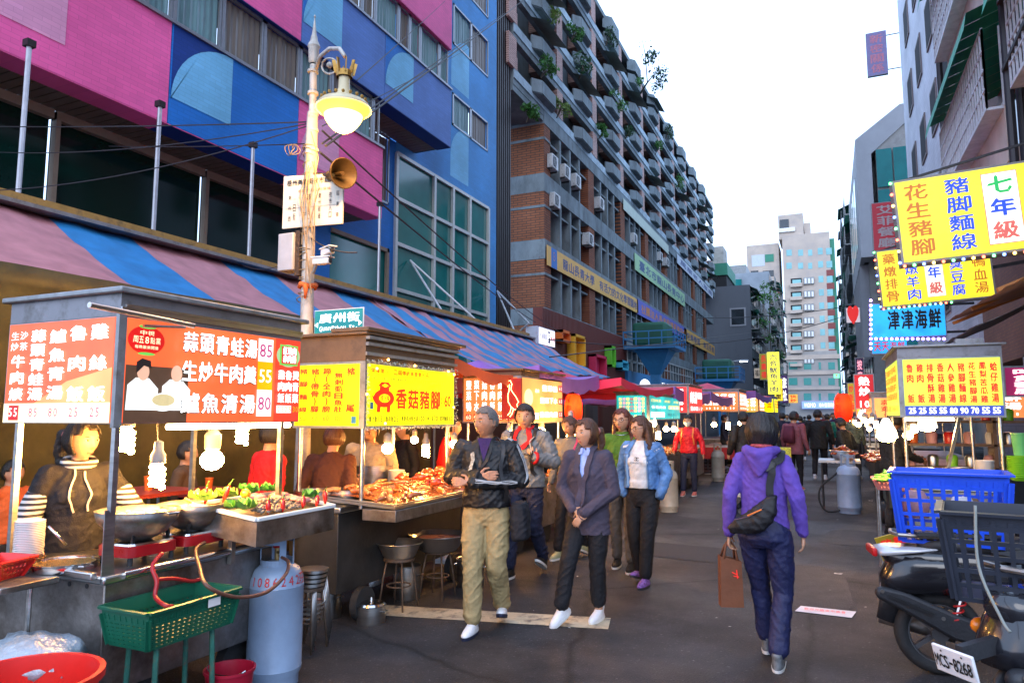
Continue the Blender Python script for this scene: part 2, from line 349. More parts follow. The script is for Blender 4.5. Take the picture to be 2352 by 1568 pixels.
for k, (z0, z1) in enumerate(bands):
    for i, c in enumerate(pat[min(k,2)]):
        fac(seams[i], seams[i+1]-.03, z0, z1, CM[c])
        m = MB()  # painted arch motif, a quarter circle over a straight edge
        y0 = seams[i]; rr = 1.55; s0 = z0+.55; cz = z1-rr-.02
        pts = [(y0+.02, s0), (y0+rr, s0), (y0+rr, cz+rr)] + [(y0+rr-(rr-.02)*sin(R(a)), cz+rr*cos(R(a))) for a in range(10, 91, 8)]
        m.add([(P+.009, p, q) for p, q in pts], [tuple(range(len(pts)))])
        pb(m, 'painted_motif', LPINK if c == 'P' else LBLUE)
        if c != 'P':
            m = MB(); pts = [(y0+.02, z1-.01), (y0+rr*.9, z1-.01)] + [(y0+rr-(rr-.02)*sin(R(a)), cz+rr*cos(R(a))) for a in range(10, 91, 8)]
            m.add([(P+.003, p, q) for p, q in pts], [tuple(range(len(pts)-1,-1,-1))]); pb(m, 'painted_motif', DBLUE if c == 'B' else BLUE)
    ye = seams[len(pat[min(k,2)])]
    # underside lip and slatted soffit
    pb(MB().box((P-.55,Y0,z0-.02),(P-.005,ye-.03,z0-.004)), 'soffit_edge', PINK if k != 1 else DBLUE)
    pb(MB().box((P-.001,13.1,z0-.3),(P,13.1,z0-.3)), 'soffit_edge', PINK) if 0 else None
    if k < 2:
        m = MB(); y = Y0
        while y < ye-.2: m.box((Mx,y,z0-.03),(P-.56,y+.17,z0-.01)); y += .2
        m.box((Mx,Y0,z0+.0),(P-.37,ye-.05,z0+.06)); pb(m, 'slatted_soffit', SLAT)
    if k == 0:
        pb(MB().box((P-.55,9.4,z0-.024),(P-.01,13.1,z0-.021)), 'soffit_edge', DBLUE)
    pb(MB().box((Mx-.1,ye-.36,z0),(P-.36,ye-.04,z1)), 'wall', CM[pat[min(k,2)][-1]])
    pb(MB().box((P-.36,Y0,z1-.02),(P+.05,ye,z1+.05)), 'window_sill', WFR)
# strip windows with curtains
def stripwin(y0, y1, z0, z1, x, cm):
    f = pb(MB().box((x-.06,y0,z0),(x,y0+.09,z1)).box((x-.06,y1-.05,z0),(x,y1,z1)).box((x-.06,y0,z0),(x,y1,z0+.07)).box((x-.06,y0,z1-.07),(x,y1,z1)), 'window', WFR)
    m = MB(); n = max(6, int((y1-y0)*26)); vs = []
    for i in range(n+1):
        yy = y0+.09+(y1-y0-.14)*i/n; xx = x-.09+.012*sin(i*1.3)+.010*sin(i*.47)
        vs += [(xx,yy,z0+.07),(xx,yy,z1-.07)]
    m.add(vs, [(2*i,2*i+2,2*i+3,2*i+1) for i in range(n)]); c = m.build('curtain', cm); c.parent = f
random.seed(3)
for (z0, z1), ye in (((9.43,10.84),16.65), ((13.0,14.4),20.7), ((16.55,17.9),20.7)):
    y = Y0
    while y < ye-.3:
        w_ = 1.22 if random.random() < .75 else .62
        stripwin(y, min(ye, y+w_), z0, z1, P-.12, CURT if (random.random() < (.75 if z0 > 12 or y < 9 else .2)) else CURT2); y += w_+.02
stripwin(16.7, 19.0, 8.5, 10.8, Mx+.05, CURT2)
# lower glass front under the soffit
for y0, y1 in ((1.5,4.7),(4.75,8.05),(8.1,11.55),(11.6,15.2)):
    f = pb(MB().box((Mx-.08,y0,3.4),(Mx+.05,y0+.09,7.25)).box((Mx-.08,y0,7.1),(Mx+.06,y1,7.27)), 'window', CREAMF)
    MB().box((Mx-.12,y0,3.4),(Mx-.1,y1,7.2)).build('pane', GGL).parent = f
# main wall right of the projecting floors
yL, yR = 15.2, 27.35
ca, cb, zt, zb = 19.45, 26.5, at(943,372,X=Mx).z, 3.2
W1 = (16.15, 19.1, 3.2, at(925,585,X=Mx).z)
m = MB()
def wl(y0, y1, z0, z1, mt=BLUE): pb(MB().box((Mx-.3,y0,z0),(Mx,y1,z1)), 'wall', mt)
wl(yL, W1[0], 0, 8.5); wl(W1[0], W1[1], W1[3], 8.5); wl(W1[1], ca, 0, 8.5); wl(ca, cb, zt, 10.8, BLUEW); wl(cb, yR, 0, 30, BLUEW); wl(19.0, ca, 8.5, 10.8, BLUE)
wl(W1[0], cb, 0, 3.2); wl(0, yL, 0, 3.4)
f = pb(MB().box((Mx-.05,W1[0],W1[3]-.12),(Mx+.05,W1[1],W1[3])).box((Mx-.05,W1[1]-.12,3.2),(Mx+.05,W1[1],W1[3])), 'window', CREAMF); MB().box((Mx-.1,W1[0],3.2),(Mx-.08,W1[1],W1[3])).build('pane', TGL).parent = f
rw = [at(1040,228,X=Mx), at(1118,345,X=Mx)]; y0w, y1w = 23.2, 26.45
for z0, z1 in ((at(1118,348,X=Mx).z, at(1118,280,X=Mx).z), (at(1116,175,X=Mx).z, at(1116,90,X=Mx).z), (19.0,21)):
    stripwin(y0w+.1, (y0w+y1w)/2, z0, z1, Mx+.03, CURT); stripwin((y0w+y1w)/2, y1w, z0, z1, Mx+.03, CURT2)
zz = [10.8, at(1118,348,X=Mx).z, at(1118,280,X=Mx).z, at(1116,175,X=Mx).z, at(1116,90,X=Mx).z, 19.0, 21, 30]
for i in range(0, 7, 2): wl(ca, cb, zz[i], zz[i+1], BLUEW)
for i in range(1, 7, 2): wl(ca, y0w+.1, zz[i], zz[i+1], BLUEW)
for z0 in (zz[0]+.05, zz[2]+.3):
    pts = [(y0w, z0), (y0w+1.5, z0), (y0w+1.5, z0+2.2)] + [(y0w+1.5-1.5*sin(R(a)), z0+.8+1.45*cos(R(a))) for a in range(10, 91, 8)]
    pb(MB().add([(Mx+.004, p, q) for p, q in pts], [tuple(range(len(pts)))]), 'painted_motif', LBLUE)
# curtain wall grid
ys = [ca, at(995,500,X=Mx).y, at(1038,500,X=Mx).y, at(1077,500,X=Mx).y, cb]
GW = mat('pale grey curtain wall bars', (.5,.52,.5), .4, .3, .1, 8)
rows = [zb+.2]; 
zs = [zt]
while zs[-1] > zb+.5: zs.append(zs[-1]-1.55)
zs[-1] = zb
cw = MB()
for y in ys: cw.box((Mx-.02,y-.07,zb),(Mx+.09,y+.07,zt))
for z in zs: cw.box((Mx-.01,ca,z-.06),(Mx+.08,cb,z+.06))
cwf = pb(cw, 'curtain_wall', GW)
for i in range(4):
    for j in range(len(zs)-1):
        MB().add([(Mx-.03+random.uniform(-.012,.012), y, z) for y, z in ((ys[i],zs[j+1]),(ys[i+1],zs[j+1]),(ys[i+1],zs[j]),(ys[i],zs[j]))], [(0,1,2,3)]).build('pane', TGL).parent = cwf
cwf_p = cwf
# dark ribbed panel strip closing the gap
CORR = mat('dark brown ribbed metal', (.022,.016,.017), .5, .3, .2, 2)
t = thing('ribbed_panel_wall', 'tall dark ribbed metal panel between the blue building and the brick block', 'wall', (-13.1,28,0))
m = MB(); m.box((-13.4,27.37,0),(-13.15,29.2,30))
for i in range(8): m.box((-13.15,27.45+i*.22,0),(-13.08,27.55+i*.22,30))
wrd(m.build('panel', CORR), t)
# rods standing along the awning beam
ROD = mat('grey painted rod', (.42,.43,.46), .4, .5, .15, 8)
for i, (x, ytop, ybot, lab) in enumerate([(38,92,492,'thin grey rod at the far left in front of the pink band'), (350,236,566,'thin grey rod before the seam of pink and blue paint'), (570,332,621,'thin grey rod in front of the royal blue band'), (868,470,692,'thin grey rod below the corner of the pink box')]):
    b = at(x, ybot, X=-10.0); tp = at(x, ytop, X=-10.0)
    r = thing('support_rod', lab, 'rod', (-10, b.y, b.z), 0, 'rods standing on the awning beam')
    MB().cyl((0,0,0),(0,0,tp.z-b.z),.035,8).build('rod', ROD, r, smooth='a'); MB().cbox((0,0,tp.z-b.z+.03),(.12,.12,.1)).build('bracket', BLACKM, r)
# ================================================================ brick and concrete block
CONC = mat('weathered blue grey concrete', (.17,.215,.235), .85, 0, .3, .9, .5, 20, dirt=(.07,.085,.09), ds=1.4, dt=(.48,.75), stretch=(1,1,.45))
CONCL = mat('pale washed concrete', (.34,.44,.50), .8, 0, .25, .9, .4, 20, dirt=(.12,.15,.17), ds=1.2, dt=(.5,.8))
BRX = brick('orange brick facing street', (.30,.105,.05), (.24,.08,.04), (.07,.05,.045), .5, .13, .85, 'X', .8, .16)
BRY = brick('orange brick facing along', (.30,.115,.055), (.25,.09,.042), (.08,.055,.045), .5, .13, .85, 'Y', .8, .16)
TILE = brick('pinkish pier tile', (.56,.36,.31), (.46,.29,.26), (.28,.19,.17), .5, .11, .7, 'X', .6, .2)
DARK = mat('dark unlit interior', (.012,.013,.016), .8, 0, .4, .7)
DGL = mat('dark window glass', (.012,.018,.022), .08, 0, .3, .8, spec=.9)
gb = thing('brick_block', 'long brick and grey concrete block with hexagonal balconies rising along the street', 'building', (-13,60,0))
F = Mx; YE = 92.0; ZT = 28.7
def part(m, name, mt, **k): return wrd(m.build(name, mt, **k), gb)
# lower block
yS = 33.15
lev = [(6.25,7.1),(9.63,10.66),(13.2,14.17),(16.84,17.94)]
part(MB().box((F-3,yS+.1,0),(F-1.1,YE,17.2)), 'core', DARK)
for z0, z1 in lev+[(2.9,3.6)]: part(MB().box((F-3.0,yS-.02,z0),(F+.03,YE,z1)), 'concrete_band', CONC)
sec = [(0,2.9),(3.6,6.25),(7.1,9.63),(10.66,13.2),(14.17,16.84)]
side = MB(); led = MB()
for z0, z1 in sec:
    side.box((F-3.2,yS,z0),(F-.002,yS+.25,z1)); led.box((F-3.2,yS-.03,z1-.85),(F+.04,yS+.9,z1-.72))
part(side, 'brick_side_wall', BRY); part(led, 'ledge', CONC)
piers = [yS+.001] + [40.6+7.4*i for i in range(7)]
pm = MB()
for i, y in enumerate(piers):
    wd = .9 if i == 0 else 1.15
    for z0, z1 in sec: part(MB().box((F-1.1,y,z0),(F,y+wd,z1)), 'brick_pier', BRX)
for b in range(7):
    y0 = piers[b]+(.9 if b == 0 else 1.15); y1 = piers[b+1]
    n = 4; st = (y1-y0)/n
    for k, (z0, z1) in enumerate(sec[1:]):
        fin = MB()
        for j in range(1, n): fin.box((F-.9,y0+st*j-.12,z0),(F-.02,y0+st*j+.12,z1))
        fin.box((F-.85,y0,z1-.75),(F-.12,y1,z1-.64))
        part(fin, 'concrete_fin', CONC)
        wf = MB(); pn = MB(); br = MB()
        for j in range(n):
            if (j+b+k) % 3 == 0: br.box((F-1.0,y0+st*j+.1,z0),(F-.55,y0+st*(j+1)-.1,z1-.75))
            else:
                wf.box((F-.95,y0+st*j+.15,z0+.7),(F-.85,y0+st*(j+1)-.15,z0+.8)); pn.box((F-.98,y0+st*j+.15,z0+.8),(F-.94,y0+st*(j+1)-.15,z1-.8)); br.box((F-1.0,y0+st*j+.12,z0),(F-.9,y0+st*(j+1)-.12,z0+.7))
        part(br, 'brick_infill', BRX); f = part(wf, 'window', WFR); MB.build(pn, 'pane', DGL).parent = f
        f.children[0].matrix_parent_inverse = Matrix.Identity(4)
# upper block
uf = [17.25+2.3*i for i in range(6)]; GW_ = mat('painted balcony screen',(.30,.33,.33),.6,0,.3,2)
part(MB().box((F-3,29.2,17.0),(F-1.3,YE+2,ZT)), 'core', CONC)
part(MB().box((F-1.3,29.2,16.95),(F-.02,YE+2,17.24)), 'soffit_slab', CONC)
part(MB().prism([(F-3,16.9),(F-.3,17.9),(F-.3,18.0),(F-3,19.2)], -3.9, ax=((1,0,0),(0,0,1),(0,1,0)), o=(0,yS,0)), 'sloping_roof', BRY) if 0 else None
mods = [28.9+6.45*i for i in range(10)]
random.seed(5)
for k, z in enumerate(uf[:5]):
    top = z+2.3
    part(MB().box((F-.3,29.2,z),(F,YE+2,z+.75)), 'concrete_band', CONC)
    part(MB().box((F+.001,29.2,z+.32),(F+.05,YE+2,z+.78)), 'handrail', CONCL)
    for i, y in enumerate(mods):
        y0 = y+.0
        part(MB().box((F-1.29,y0-.35,z+.76),(F+.07,y0+.55,top)), 'tiled_pier', TILE)
        part(MB().box((F-1.25,y0+.56,z+.75),(F-.3,y0+1.5,top-.4)), 'wall_panel', TILE)
        w1 = part(MB().box((F-1.28,y0+1.6,z+.3),(F-1.2,y0+3.6,top-.35)), 'window', WFR)
        MB().box((F-1.19,y0+1.7,z+.4),(F-1.18,y0+3.5,top-.45)).build('pane', DGL).parent = w1
        part(MB().box((F-1.25,y0+5.2,z+.75),(F-.1,y0+6.05,top-.30)), 'wall_panel', TILE)
        rr_ = random.random()
        if rr_ < .22: part(MB().box((F-.9,y0+1.7,z+1.5),(F-.86,y0+3.3,top-.2)), 'laundry', random.choice([mat('pale laundry',(.4,.4,.42),.9),mat('rust curtain',(.25,.08,.04),.9),mat('blue laundry',(.05,.1,.25),.9)]))
        elif rr_ < .45: part(MB().box((F-.5,y0+1.65,z+.78),(F-.46,y0+3.5,z+1.5)), 'balcony_screen', random.choice([GW_, CONCL]))
        if random.random() < .25: part(MB().add([(F,y0+2.4,top-.1),(F,y0+5.5,top-.1),(F+.9,y0+5.5,top-.5),(F+.9,y0+2.4,top-.5)],[(0,1,2,3)]), 'canopy', mat('faded grey green canopy',(.16,.22,.19),.7,0,.3,1))
        # hexagonal planter balcony
        a, b = y0+2.5, y0+5.4
        poly = [(F,a),(F+.38,a+.5),(F+.38,b-.5),(F,b)]
        bal = MB(); bal.prism(poly, .1, o=(0,0,z+.55))
        for p, q in zip(poly[:-1], poly[1:]):
            d = (V((*q,0))-V((*p,0))).normalized(); bal.bar((*p,z+.93),(*q,z+.93),.12,.68,up=(-d.y,d.x,0))
        part(bal, 'balcony', CONC)
part(MB().box((F-3,29.2,ZT),(F+.1,YE+2,ZT+.35)), 'roof_parapet', CONC)
for i in range(9):
    y = mods[i]+2.4
    part(MB().prism([(F,0),(F+.5,.6),(F+.5,2.4),(F,3.0)], .9, o=(0,y,ZT-.7)), 'roof_bay', CONC)
# air conditioners
ACM = mat('off white air conditioner casing', (.52,.54,.54), .5, .1, .12, 6, dirt=(.25,.24,.22), ds=6)
ac = thing('air_conditioner', 'off-white air conditioner, first of the row on the brick block', 'air conditioner', (0,0,0), 0, 'air conditioners hung on the brick block')
MB().box((-.25,-.45,0),(.25,.45,.75)).build('casing', ACM, ac, bevel=.03)
m = MB()
for j in range(9): m.box((.25,-.38,.1+j*.065),(.262,.12,.13+j*.065))
m.build('grille', BLACKM, ac); MB().ring([(.255,-.1+.24*cos(a*pi/8),.38+.24*sin(a*pi/8)) for a in range(16)],.014,6,closed=True).build('fan_guard', BLACKM, ac)
MB().box((-.3,-.4,-.08),(.2,-.34,0)).box((-.3,.34,-.08),(.2,.4,0)).build('bracket', BLACKM, ac)
aps = [(1268,390,'leftmost air conditioner of the high row of three on the brick block'),(1297,412,'middle air conditioner of the high row of three on the brick block'),(1322,432,'rightmost air conditioner of the high row of three on the brick block'),(1377,482,'lone air conditioner right of the high row of three'),(1352,565,'air conditioner tucked under a small hood above the orange banner'),(1455,560,'air conditioner above the pale green banner'),(1515,600,'left one of two air conditioners beside the pale green banner'),(1530,612,'right one of two air conditioners beside the pale green banner'),(1640,845,'air conditioner at the far low end of the brick block'),(1273,478,'small air conditioner beneath the high row of three')]
for i, (x, y, lab) in enumerate(aps):
    p = at(x, y, X=F+.1); o = ac if i == 0 else dup(ac); o.location = (F+.05, p.y, p.z); o['label'] = lab
# banners along the block
def banner(pts_px, col, text, tc, label, x=F+.12, e=0, sc=.62, pad=.06, bold=.02, lead=None):
    """pts: upper-left, upper-right x and lower-left y in photo spots"""
    (x0, yt), (x1, _), yb = pts_px
    a = at(x0, yt, X=x); b = at(x1, 500, X=x); c = at(x0, yb, X=x)
    L = b.y-a.y; h = a.z-c.z
    t = thing('banner', label, 'banner', (x, a.y, c.z), 0, 'long banners across the brick block')
    MB().box((-.03,0,0),(0,L,h)).build('cloth', mat('cloth '+label[:12], col, .6, 0, .1, 2, .2, 6, emit=e), t)
    p = Panel((0,0,0),(0,1,0),(0,0,1),L,h,t); 
    if lead: lead(p)
    p.row(text, pad, 1-.02, .5, sc, tc, 1, bold); p.done(); return t
DKBL = mat('dark blue banner ink', (.03,.07,.22), .6, var=0); ORK = mat('orange banner ink', (.65,.25,.05), .6, var=0); GRK = mat('green banner ink', (.03,.25,.12), .6, var=0)
YB = (.72,.42,.10)
def ld(p): p.rect(.03,.0,.075,1,mat('banner blue block',(.03,.16,.5),.6,var=0),1); p.char('⊙',.052,.6,.03,.5,ORK,2)
banner(((1257,562),(1462,0),608), YB, '龍山長青大學 有活力的文化學習園地', DKBL, 'long orange banner with blue characters across the brick block', lead=ld, pad=.12)
banner(((1463,685),(1570,0),720), (.12,.14,.5), '社團法人長者照護服務中心', ORK, 'violet blue banner with orange characters on the brick block')
banner(((1571,752),(1632,0),780), YB, '快樂學習 樂活長青', DKBL, 'short orange banner at the far end of the brick block')
banner(((1458,580),(1568,0),618), (.33,.55,.30), '臺北市龍山長青中心', DKBL, 'pale green banner with dark characters above the violet one')
banner(((1432,455),(1534,0),480), (.42,.50,.42), '            ', DKBL, 'blank pale grey banner high on the brick block')
banner(((1555,582),(1632,0),603), (.45,.52,.60), '萬華老人服務', DKBL, 'pale blue banner at the far upper end of the brick block')
# maroon ribbed front with coloured window boxes
MAR = mat('maroon ribbed cladding', (.12,.022,.015), .6, .1, .15, 1.2)
mf = thing('maroon_cladding', 'maroon ribbed wall with coloured window boxes below the brick block', 'wall', (-12.4,40,0))
xm = -12.4; a = at(1246,705,X=xm); b = at(1438,772,X=xm); zt_ = a.z
m = MB(); m.box((xm-.5,a.y,0),(xm-.05,b.y,zt_)); y = a.y
while y < b.y: m.box((xm-.05,y,0),(xm,y+.14,zt_)); y += .2
wrd(m.build('cladding', MAR), mf)
def z3(x, y): return ((1300+x/3.137)*.8596, (600+y/3.137)*.8596)
for (x0, y0, x1, y1), c in (((565,880,638,980),(.75,.16,.02)), ((672,915,768,1190),(.75,.38,.02)), ((852,1085,950,1290),(.55,.02,.09)), ((987,1015,1028,1190),(.12,.5,.03)), ((1080,1135,1138,1215),(.05,.42,.55))):
    A = at(*z3(x0,y0),X=xm); B = at(*z3(x1,y1),X=xm); C_ = at(*z3(x0,y1),X=xm)
    ya, yb_, za, zb_ = A.y, B.y, C_.z, A.z; t_ = .14
    wrd(MB().box((xm-.01,ya,za),(xm+.45,ya+t_,zb_)).box((xm-.01,yb_-t_,za),(xm+.45,yb_,zb_)).box((xm-.01,ya,zb_-t_),(xm+.45,yb_,zb_)).box((xm-.01,ya,za),(xm+.45,yb_,za+t_)).box((xm+.004,ya,za),(xm+.03,yb_,zb_)).build('window_box', mat('box %g'%c[0]+str(c[1]), c, .5, var=.08)), mf)
# blue watch platform with green hut
PLB = mat('blue painted steel', (.03,.20,.42), .5, .1, .15, 2); HUT = mat('dark green painted hut', (.012,.10,.06), .6, 0, .2, 1)
def platform(x, y, X, s, lab):
    c = at(x, y, X=X); t = thing('watch_platform', lab, 'platform', (X, c.y, 0), 0)
    h = c.z; 
    MB().lathe([(.5*s,0),(.5*s,h-2.2*s),(1.9*s,h-.3*s),(1.9*s,h-.25*s)],4,up=(1,1,0)).build('pedestal', PLB, t)
    MB().box((-2*s,-2.2*s,h-.25*s),(2*s,2.2*s,h)).build('deck', PLB, t)
    MB().box((-1.5*s,-1.5*s,h),(1.2*s,1.3*s,h+1.9*s)).build('hut', HUT, t, bevel=.25*s)
    m = MB()
    for z in (.55,1.1):
        for p, q in (((-2,-2.2),(2,-2.2)),((2,-2.2),(2,2.2)),((2,2.2),(-2,2.2)),((-2,2.2),(-2,-2.2))): m.bar((p[0]*s,p[1]*s,h+z*s),(q[0]*s,q[1]*s,h+z*s),.07,.07)
    for px in (-2,-1,0,1,2):
        for py in (-2.2,2.2): m.bar((px*s,py*s,h),(px*s,py*s,h+1.1*s),.06,.06)
    for py in (-1.1,0,1.1): m.bar((2*s,py*s,h),(2*s,py*s,h+1.1*s),.06,.06)
    m.build('railing', PLB, t)
platform(1505, 798, -10.6, .85, 'blue steel platform with a green hut beside the brick block')
platform(1655, 872, -8.0, .85, 'small distant blue platform with green hut by the blank grey wall')
# preschool front
ps = thing('preschool_front', 'blue preschool fascia with white lettering and balcony under the watch platform', 'shop front', (-12.2,50,0))
A = at(1442,850,X=-12.2); B = at(1590,870,X=-12.2); zb_ = at(1442,892,X=-12.2).z; fb = mat('preschool blue board', (.03,.22,.48), .5, var=.05)
wrd(MB().box((-12.4,A.y,zb_-2.5),(-12.2,B.y,A.z)).build('fascia', fb), ps)
pp = Panel((-12.2,A.y,zb_-.6),(0,1,0),(0,0,1),B.y-A.y,A.z-zb_+.6,None); pp.row('私立諾恩幼兒園',.42,.9,.66,.32,WHITE,1); pp.row('Non Preschool',.42,.9,.3,.2,WHITE,1); pp.disc(.2,.5,.07,.3,WHITE,1)
for (m_, l_, b_) in pp.L.values(): wrd(b_.build('lettering', m_), ps)
m = MB()
for i in range(22): y = A.y+(B.y-A.y)*i/21; m.bar((-12.2,y,A.z),(-12.2,y,A.z+1.4),.05,.05)
for z in (.7,1.4): m.bar((-12.2,A.y,A.z+z),(-12.2,B.y,A.z+z),.07,.07)
wrd(m.build('railing', GW), ps)
# plants on the balconies, growing out of cracks
LEAF = [mat('leaf green', (.035,.13,.02), .6, 0, .4, 9, spec=.3), mat('yellow green leaf', (.10,.17,.03), .6, 0, .4, 9, spec=.3), mat('dark leaf', (.015,.06,.02), .6, 0, .4, 9, spec=.3)]
def leafclump(m, c, r, n, size, flat=.7):
    c = V(c)
    for i in range(n):
        d = V((random.gauss(0,1),random.gauss(0,1),random.gauss(0,1)*flat)); d = d.normalized()*r*random.random()**.4; p = c+d
        a = V((random.gauss(0,1),random.gauss(0,1),random.gauss(0,1))).normalized(); b = a.orthogonal().normalized(); s = size*random.uniform(.5,1.2)
        m.add([p-a*s, p-b*s*.45, p+a*s, p+b*s*.45], [(0,1,2,3)])
def plant(px, py, X, r, mt, lab, stem=None, n=220, size=.13):
    c = at(px, py, X=X); t = thing('balcony_plant', lab, 'plant', (X, c.y, c.z), 0, 'plants growing on the brick block')
    m = MB(); r *= .75
    for i in range(5): leafclump(m, (random.uniform(-.3,.3)*r, random.uniform(-1,1)*r, random.uniform(-.6,.5)*r), r*.5, n//5, size)
    m.build('foliage', mt, t); s = MB()
    for i in range(4): s.ring([(-.3,0,-r), (0,random.uniform(-.4,.4)*r,-.3*r), (random.uniform(-.3,.3)*r,random.uniform(-.8,.8)*r,.3*r)], [.03,.02,.01], 5)
    if stem: s.ring([(0,0,0), tuple(stem)], .03, 5)
    s.build('stem', mat('plant stem', (.08,.06,.04), .8), t)
plant(1255,148,F+.6,.9,LEAF[0],'light green plant trailing from the second balcony column, left of all')
plant(1340,150,F+.6,1.1,LEAF[2],'dark bushy plant on a balcony near the top left')
plant(1425,235,F+.6,1.1,LEAF[0],'green climbing plant in the middle of the upper balconies')
plant(1322,70,F+.5,.8,LEAF[0],'small green plant high beside the roofline')
plant(1467,185,F+.5,.9,LEAF[0],'green roof plant at the foot of the leaning tree')
plant(1512,335,F+.5,1.0,LEAF[0],'green plant on the fourth balcony column')
plant(1270,20,F+.5,1.2,LEAF[1],'yellowish plant at the top edge of the brick block')
plant(1560,420,F+.5,1.0,LEAF[0],'green plant at the distant upper balconies')
tr = thing('roof_tree', 'small leafy tree leaning out from the roof against the white sky', 'tree', tuple(at(1470,205,X=F+.3)), 0)
tip = at(1505,168,X=F+2.5)-at(1470,205,X=F+.3)
MB().ring([(0,0,-.4), tuple(tip*.5+V((0,0,-.1))), tuple(tip)], [.09,.06,.02], 6).ring([tuple(tip*.5), tuple(tip*.5+V((.3,-1.8,1.2))), tuple(tip*.5+V((.5,-3.6,1.5)))], [.04,.03,.01], 5).build('trunk', mat('plant stem'), tr)
m = MB()
for dx in ((0,0,0),(.3,.8,.4),(-.2,-.5,.8),(0,.6,-.7),(.2,1.3,0),(0,-.4,1.3)): leafclump(m, tip+V(dx), .55, 60, .16)
leafclump(m, tip*.5+V((.5,-3,1.4)), .6, 14, .08); leafclump(m, tip*.5+V((.4,-1.8,1.2)), .5, 10, .08)
m.build('crown', LEAF[2], tr)

plant(1222,255,F+.4,.7,LEAF[0],'small green plant on the lowest balcony of the first column')
plant(1290,245,F+.4,.8,LEAF[1],'yellow green plant hanging under the second balcony column')
plant(1385,300,F+.4,.7,LEAF[0],'small plant on the low middle balconies')
plant(1445,300,F+.4,.8,LEAF[2],'dark small plant right of the low middle balconies')
plant(1400,80,F+.4,1.0,LEAF[2],'dark plant by the roofline before the leaning tree')
plant(1535,300,F+.5,1.0,LEAF[2],'dark roof plant halfway down the roofline')
# ================================================================ far left buildings
GRW = mat('grey rendered wall', (.12,.135,.16), .85, 0, .22, .5, .2, 6, dirt=(.075,.085,.10), ds=.5, dt=(.45,.75), stretch=(1,1,.4))
GREENR = mat('green painted parapet', (.03,.22,.14), .6, 0, .15, 1)
CRM = mat('dirty cream wall', (.36,.34,.31), .8, 0, .2, .7, dirt=(.2,.19,.18), ds=.8)
Y3 = 95.0
def bl(name, lab, loc, cat='building'): return thing(name, lab, cat, loc)
l3 = bl('apartment_house', 'blank grey side wall of a building with a green rooftop shed, beyond the brick block', (-10,Y3,0))
xr = at(1727,800,Y=Y3).x; zt3 = at(1700,655,Y=Y3).z
wrd(MB().box((-24,Y3,0),(xr,Y3+22,zt3)).build('wall', GRW), l3)
wrd(MB().box((-22,Y3+.5,zt3),(at(1668,650,Y=Y3).x,Y3+9,zt3+1.6)).build('rooftop_shed', DARK), l3)
wrd(MB().box((-22,Y3+.3,zt3+1.6),(at(1671,650,Y=Y3).x,Y3+9.2,zt3+3.2)).build('shed_parapet', GREENR), l3)
wrd(MB().box((-16,Y3+5,zt3+3.2),(-12.5,Y3+9,zt3+6.6)).build('stair_hut', CRM), l3)
wrd(MB().lathe([(0,zt3+3.2),(.9,zt3+3.2),(.9,zt3+5.4),(.5,zt3+5.9),(0,zt3+5.95)],14,(-14.6,Y3+2.5,0)).build('water_tank', CHROME, smooth='a'), l3)
f = wrd(MB().box((-11.3,Y3-.08,13.2),(-9.3,Y3+.02,15.6)).build('window', WFR), l3); MB().box((-11.1,Y3-.1,13.4),(-9.5,Y3-.085,15.4)).build('pane', DGL).parent = f; 
f.children[0].matrix_parent_inverse = Matrix.Identity(4)
random.seed(11)
AWG = mat('faded green canopy', (.02,.36,.22), .6, 0, .2, 2); AWB = mat('grey balcony grille', (.26,.27,.27), .6, .3, .2, 3)
def cluttered(root, X, y0, y1, zt, side=1, fl=3.1, wallm=CRM, st=4.0):
    """street face of an old apartment house: grilles, canopies, windows; side=1 faces +X"""
    z = 3.4; k = 0
    while z < zt-1.5:
        y = y0+.3
        while y < y1-st*.6:
            yy = min(y+st-.3, y1-.2); r = random.random()
            w_ = wrd(MB().box((X-.02*side if side > 0 else X-.04,y+.2,z+.7),(X+.04*side if side > 0 else X+.02,yy-.2,z+2.2)).build('window', DGL), root)
            if r < .65:
                m = MB(); d = random.uniform(.5,.9)*side; n = 7
                for j in range(n+1): ya = y+(yy-y)*j/n; m.bar((X+d,ya,z+.2),(X+d,ya,z+1.9),.05,.05)
                for zz_ in (.2,.7,1.2,1.9): m.bar((X+d,y,z+zz_),(X+d,yy,z+zz_),.06,.06)
                m.box((min(X,X+d),y,z+.05),(max(X,X+d),yy,z+.16)); m.box((min(X+d*.9,X+d),y,z+.16),(max(X+d*.9,X+d),yy,z+.6))
                wrd(m.build('balcony_grille', AWB), root)
            if random.random() < .5:
                d = random.uniform(.8,1.2)*side; m = MB(); m.add([(X,y,z+2.6),(X,yy,z+2.6),(X+d,yy,z+2.1),(X+d,y,z+2.1),(X+d,y,z+1.95),(X+d,yy,z+1.95)],[(0,1,2,3),(3,2,5,4)]); wrd(m.build('canopy', random.choice([AWG,AWB,AWG])), root)
            y += st
        z += fl; k += 1
cluttered(l3, xr, Y3, Y3+22, zt3)
l4 = bl('apartment_house', 'pale tiled apartment house with cluttered balconies, between the grey wall and the tall tower', (-8,118,0))
x4 = at(1772,800,Y=118).x; z4t = at(1740,625,Y=118).z
wrd(MB().box((-22,118,0),(x4,150,z4t)).build('wall', mat('pale blue tiled wall', (.25,.29,.33), .7, 0, .15, .6)), l4); wrd(MB().box((-21,117.6,z4t-3),(-12,118,z4t-1)).build('window', TGL), l4); wrd(MB().box((-20,119,z4t),(x4-3.5,140,z4t+1.6)).build('rooftop_shed', AWB), l4)
cluttered(l4, x4, 118, 150, z4t)
pl = MB(); c = at(1745,800,Y=96)
random.seed(2)
t = thing('wall_creeper', 'green creeper hanging off the corner balconies beyond the grey wall', 'plant', tuple(at(1768,700,Y=97)))
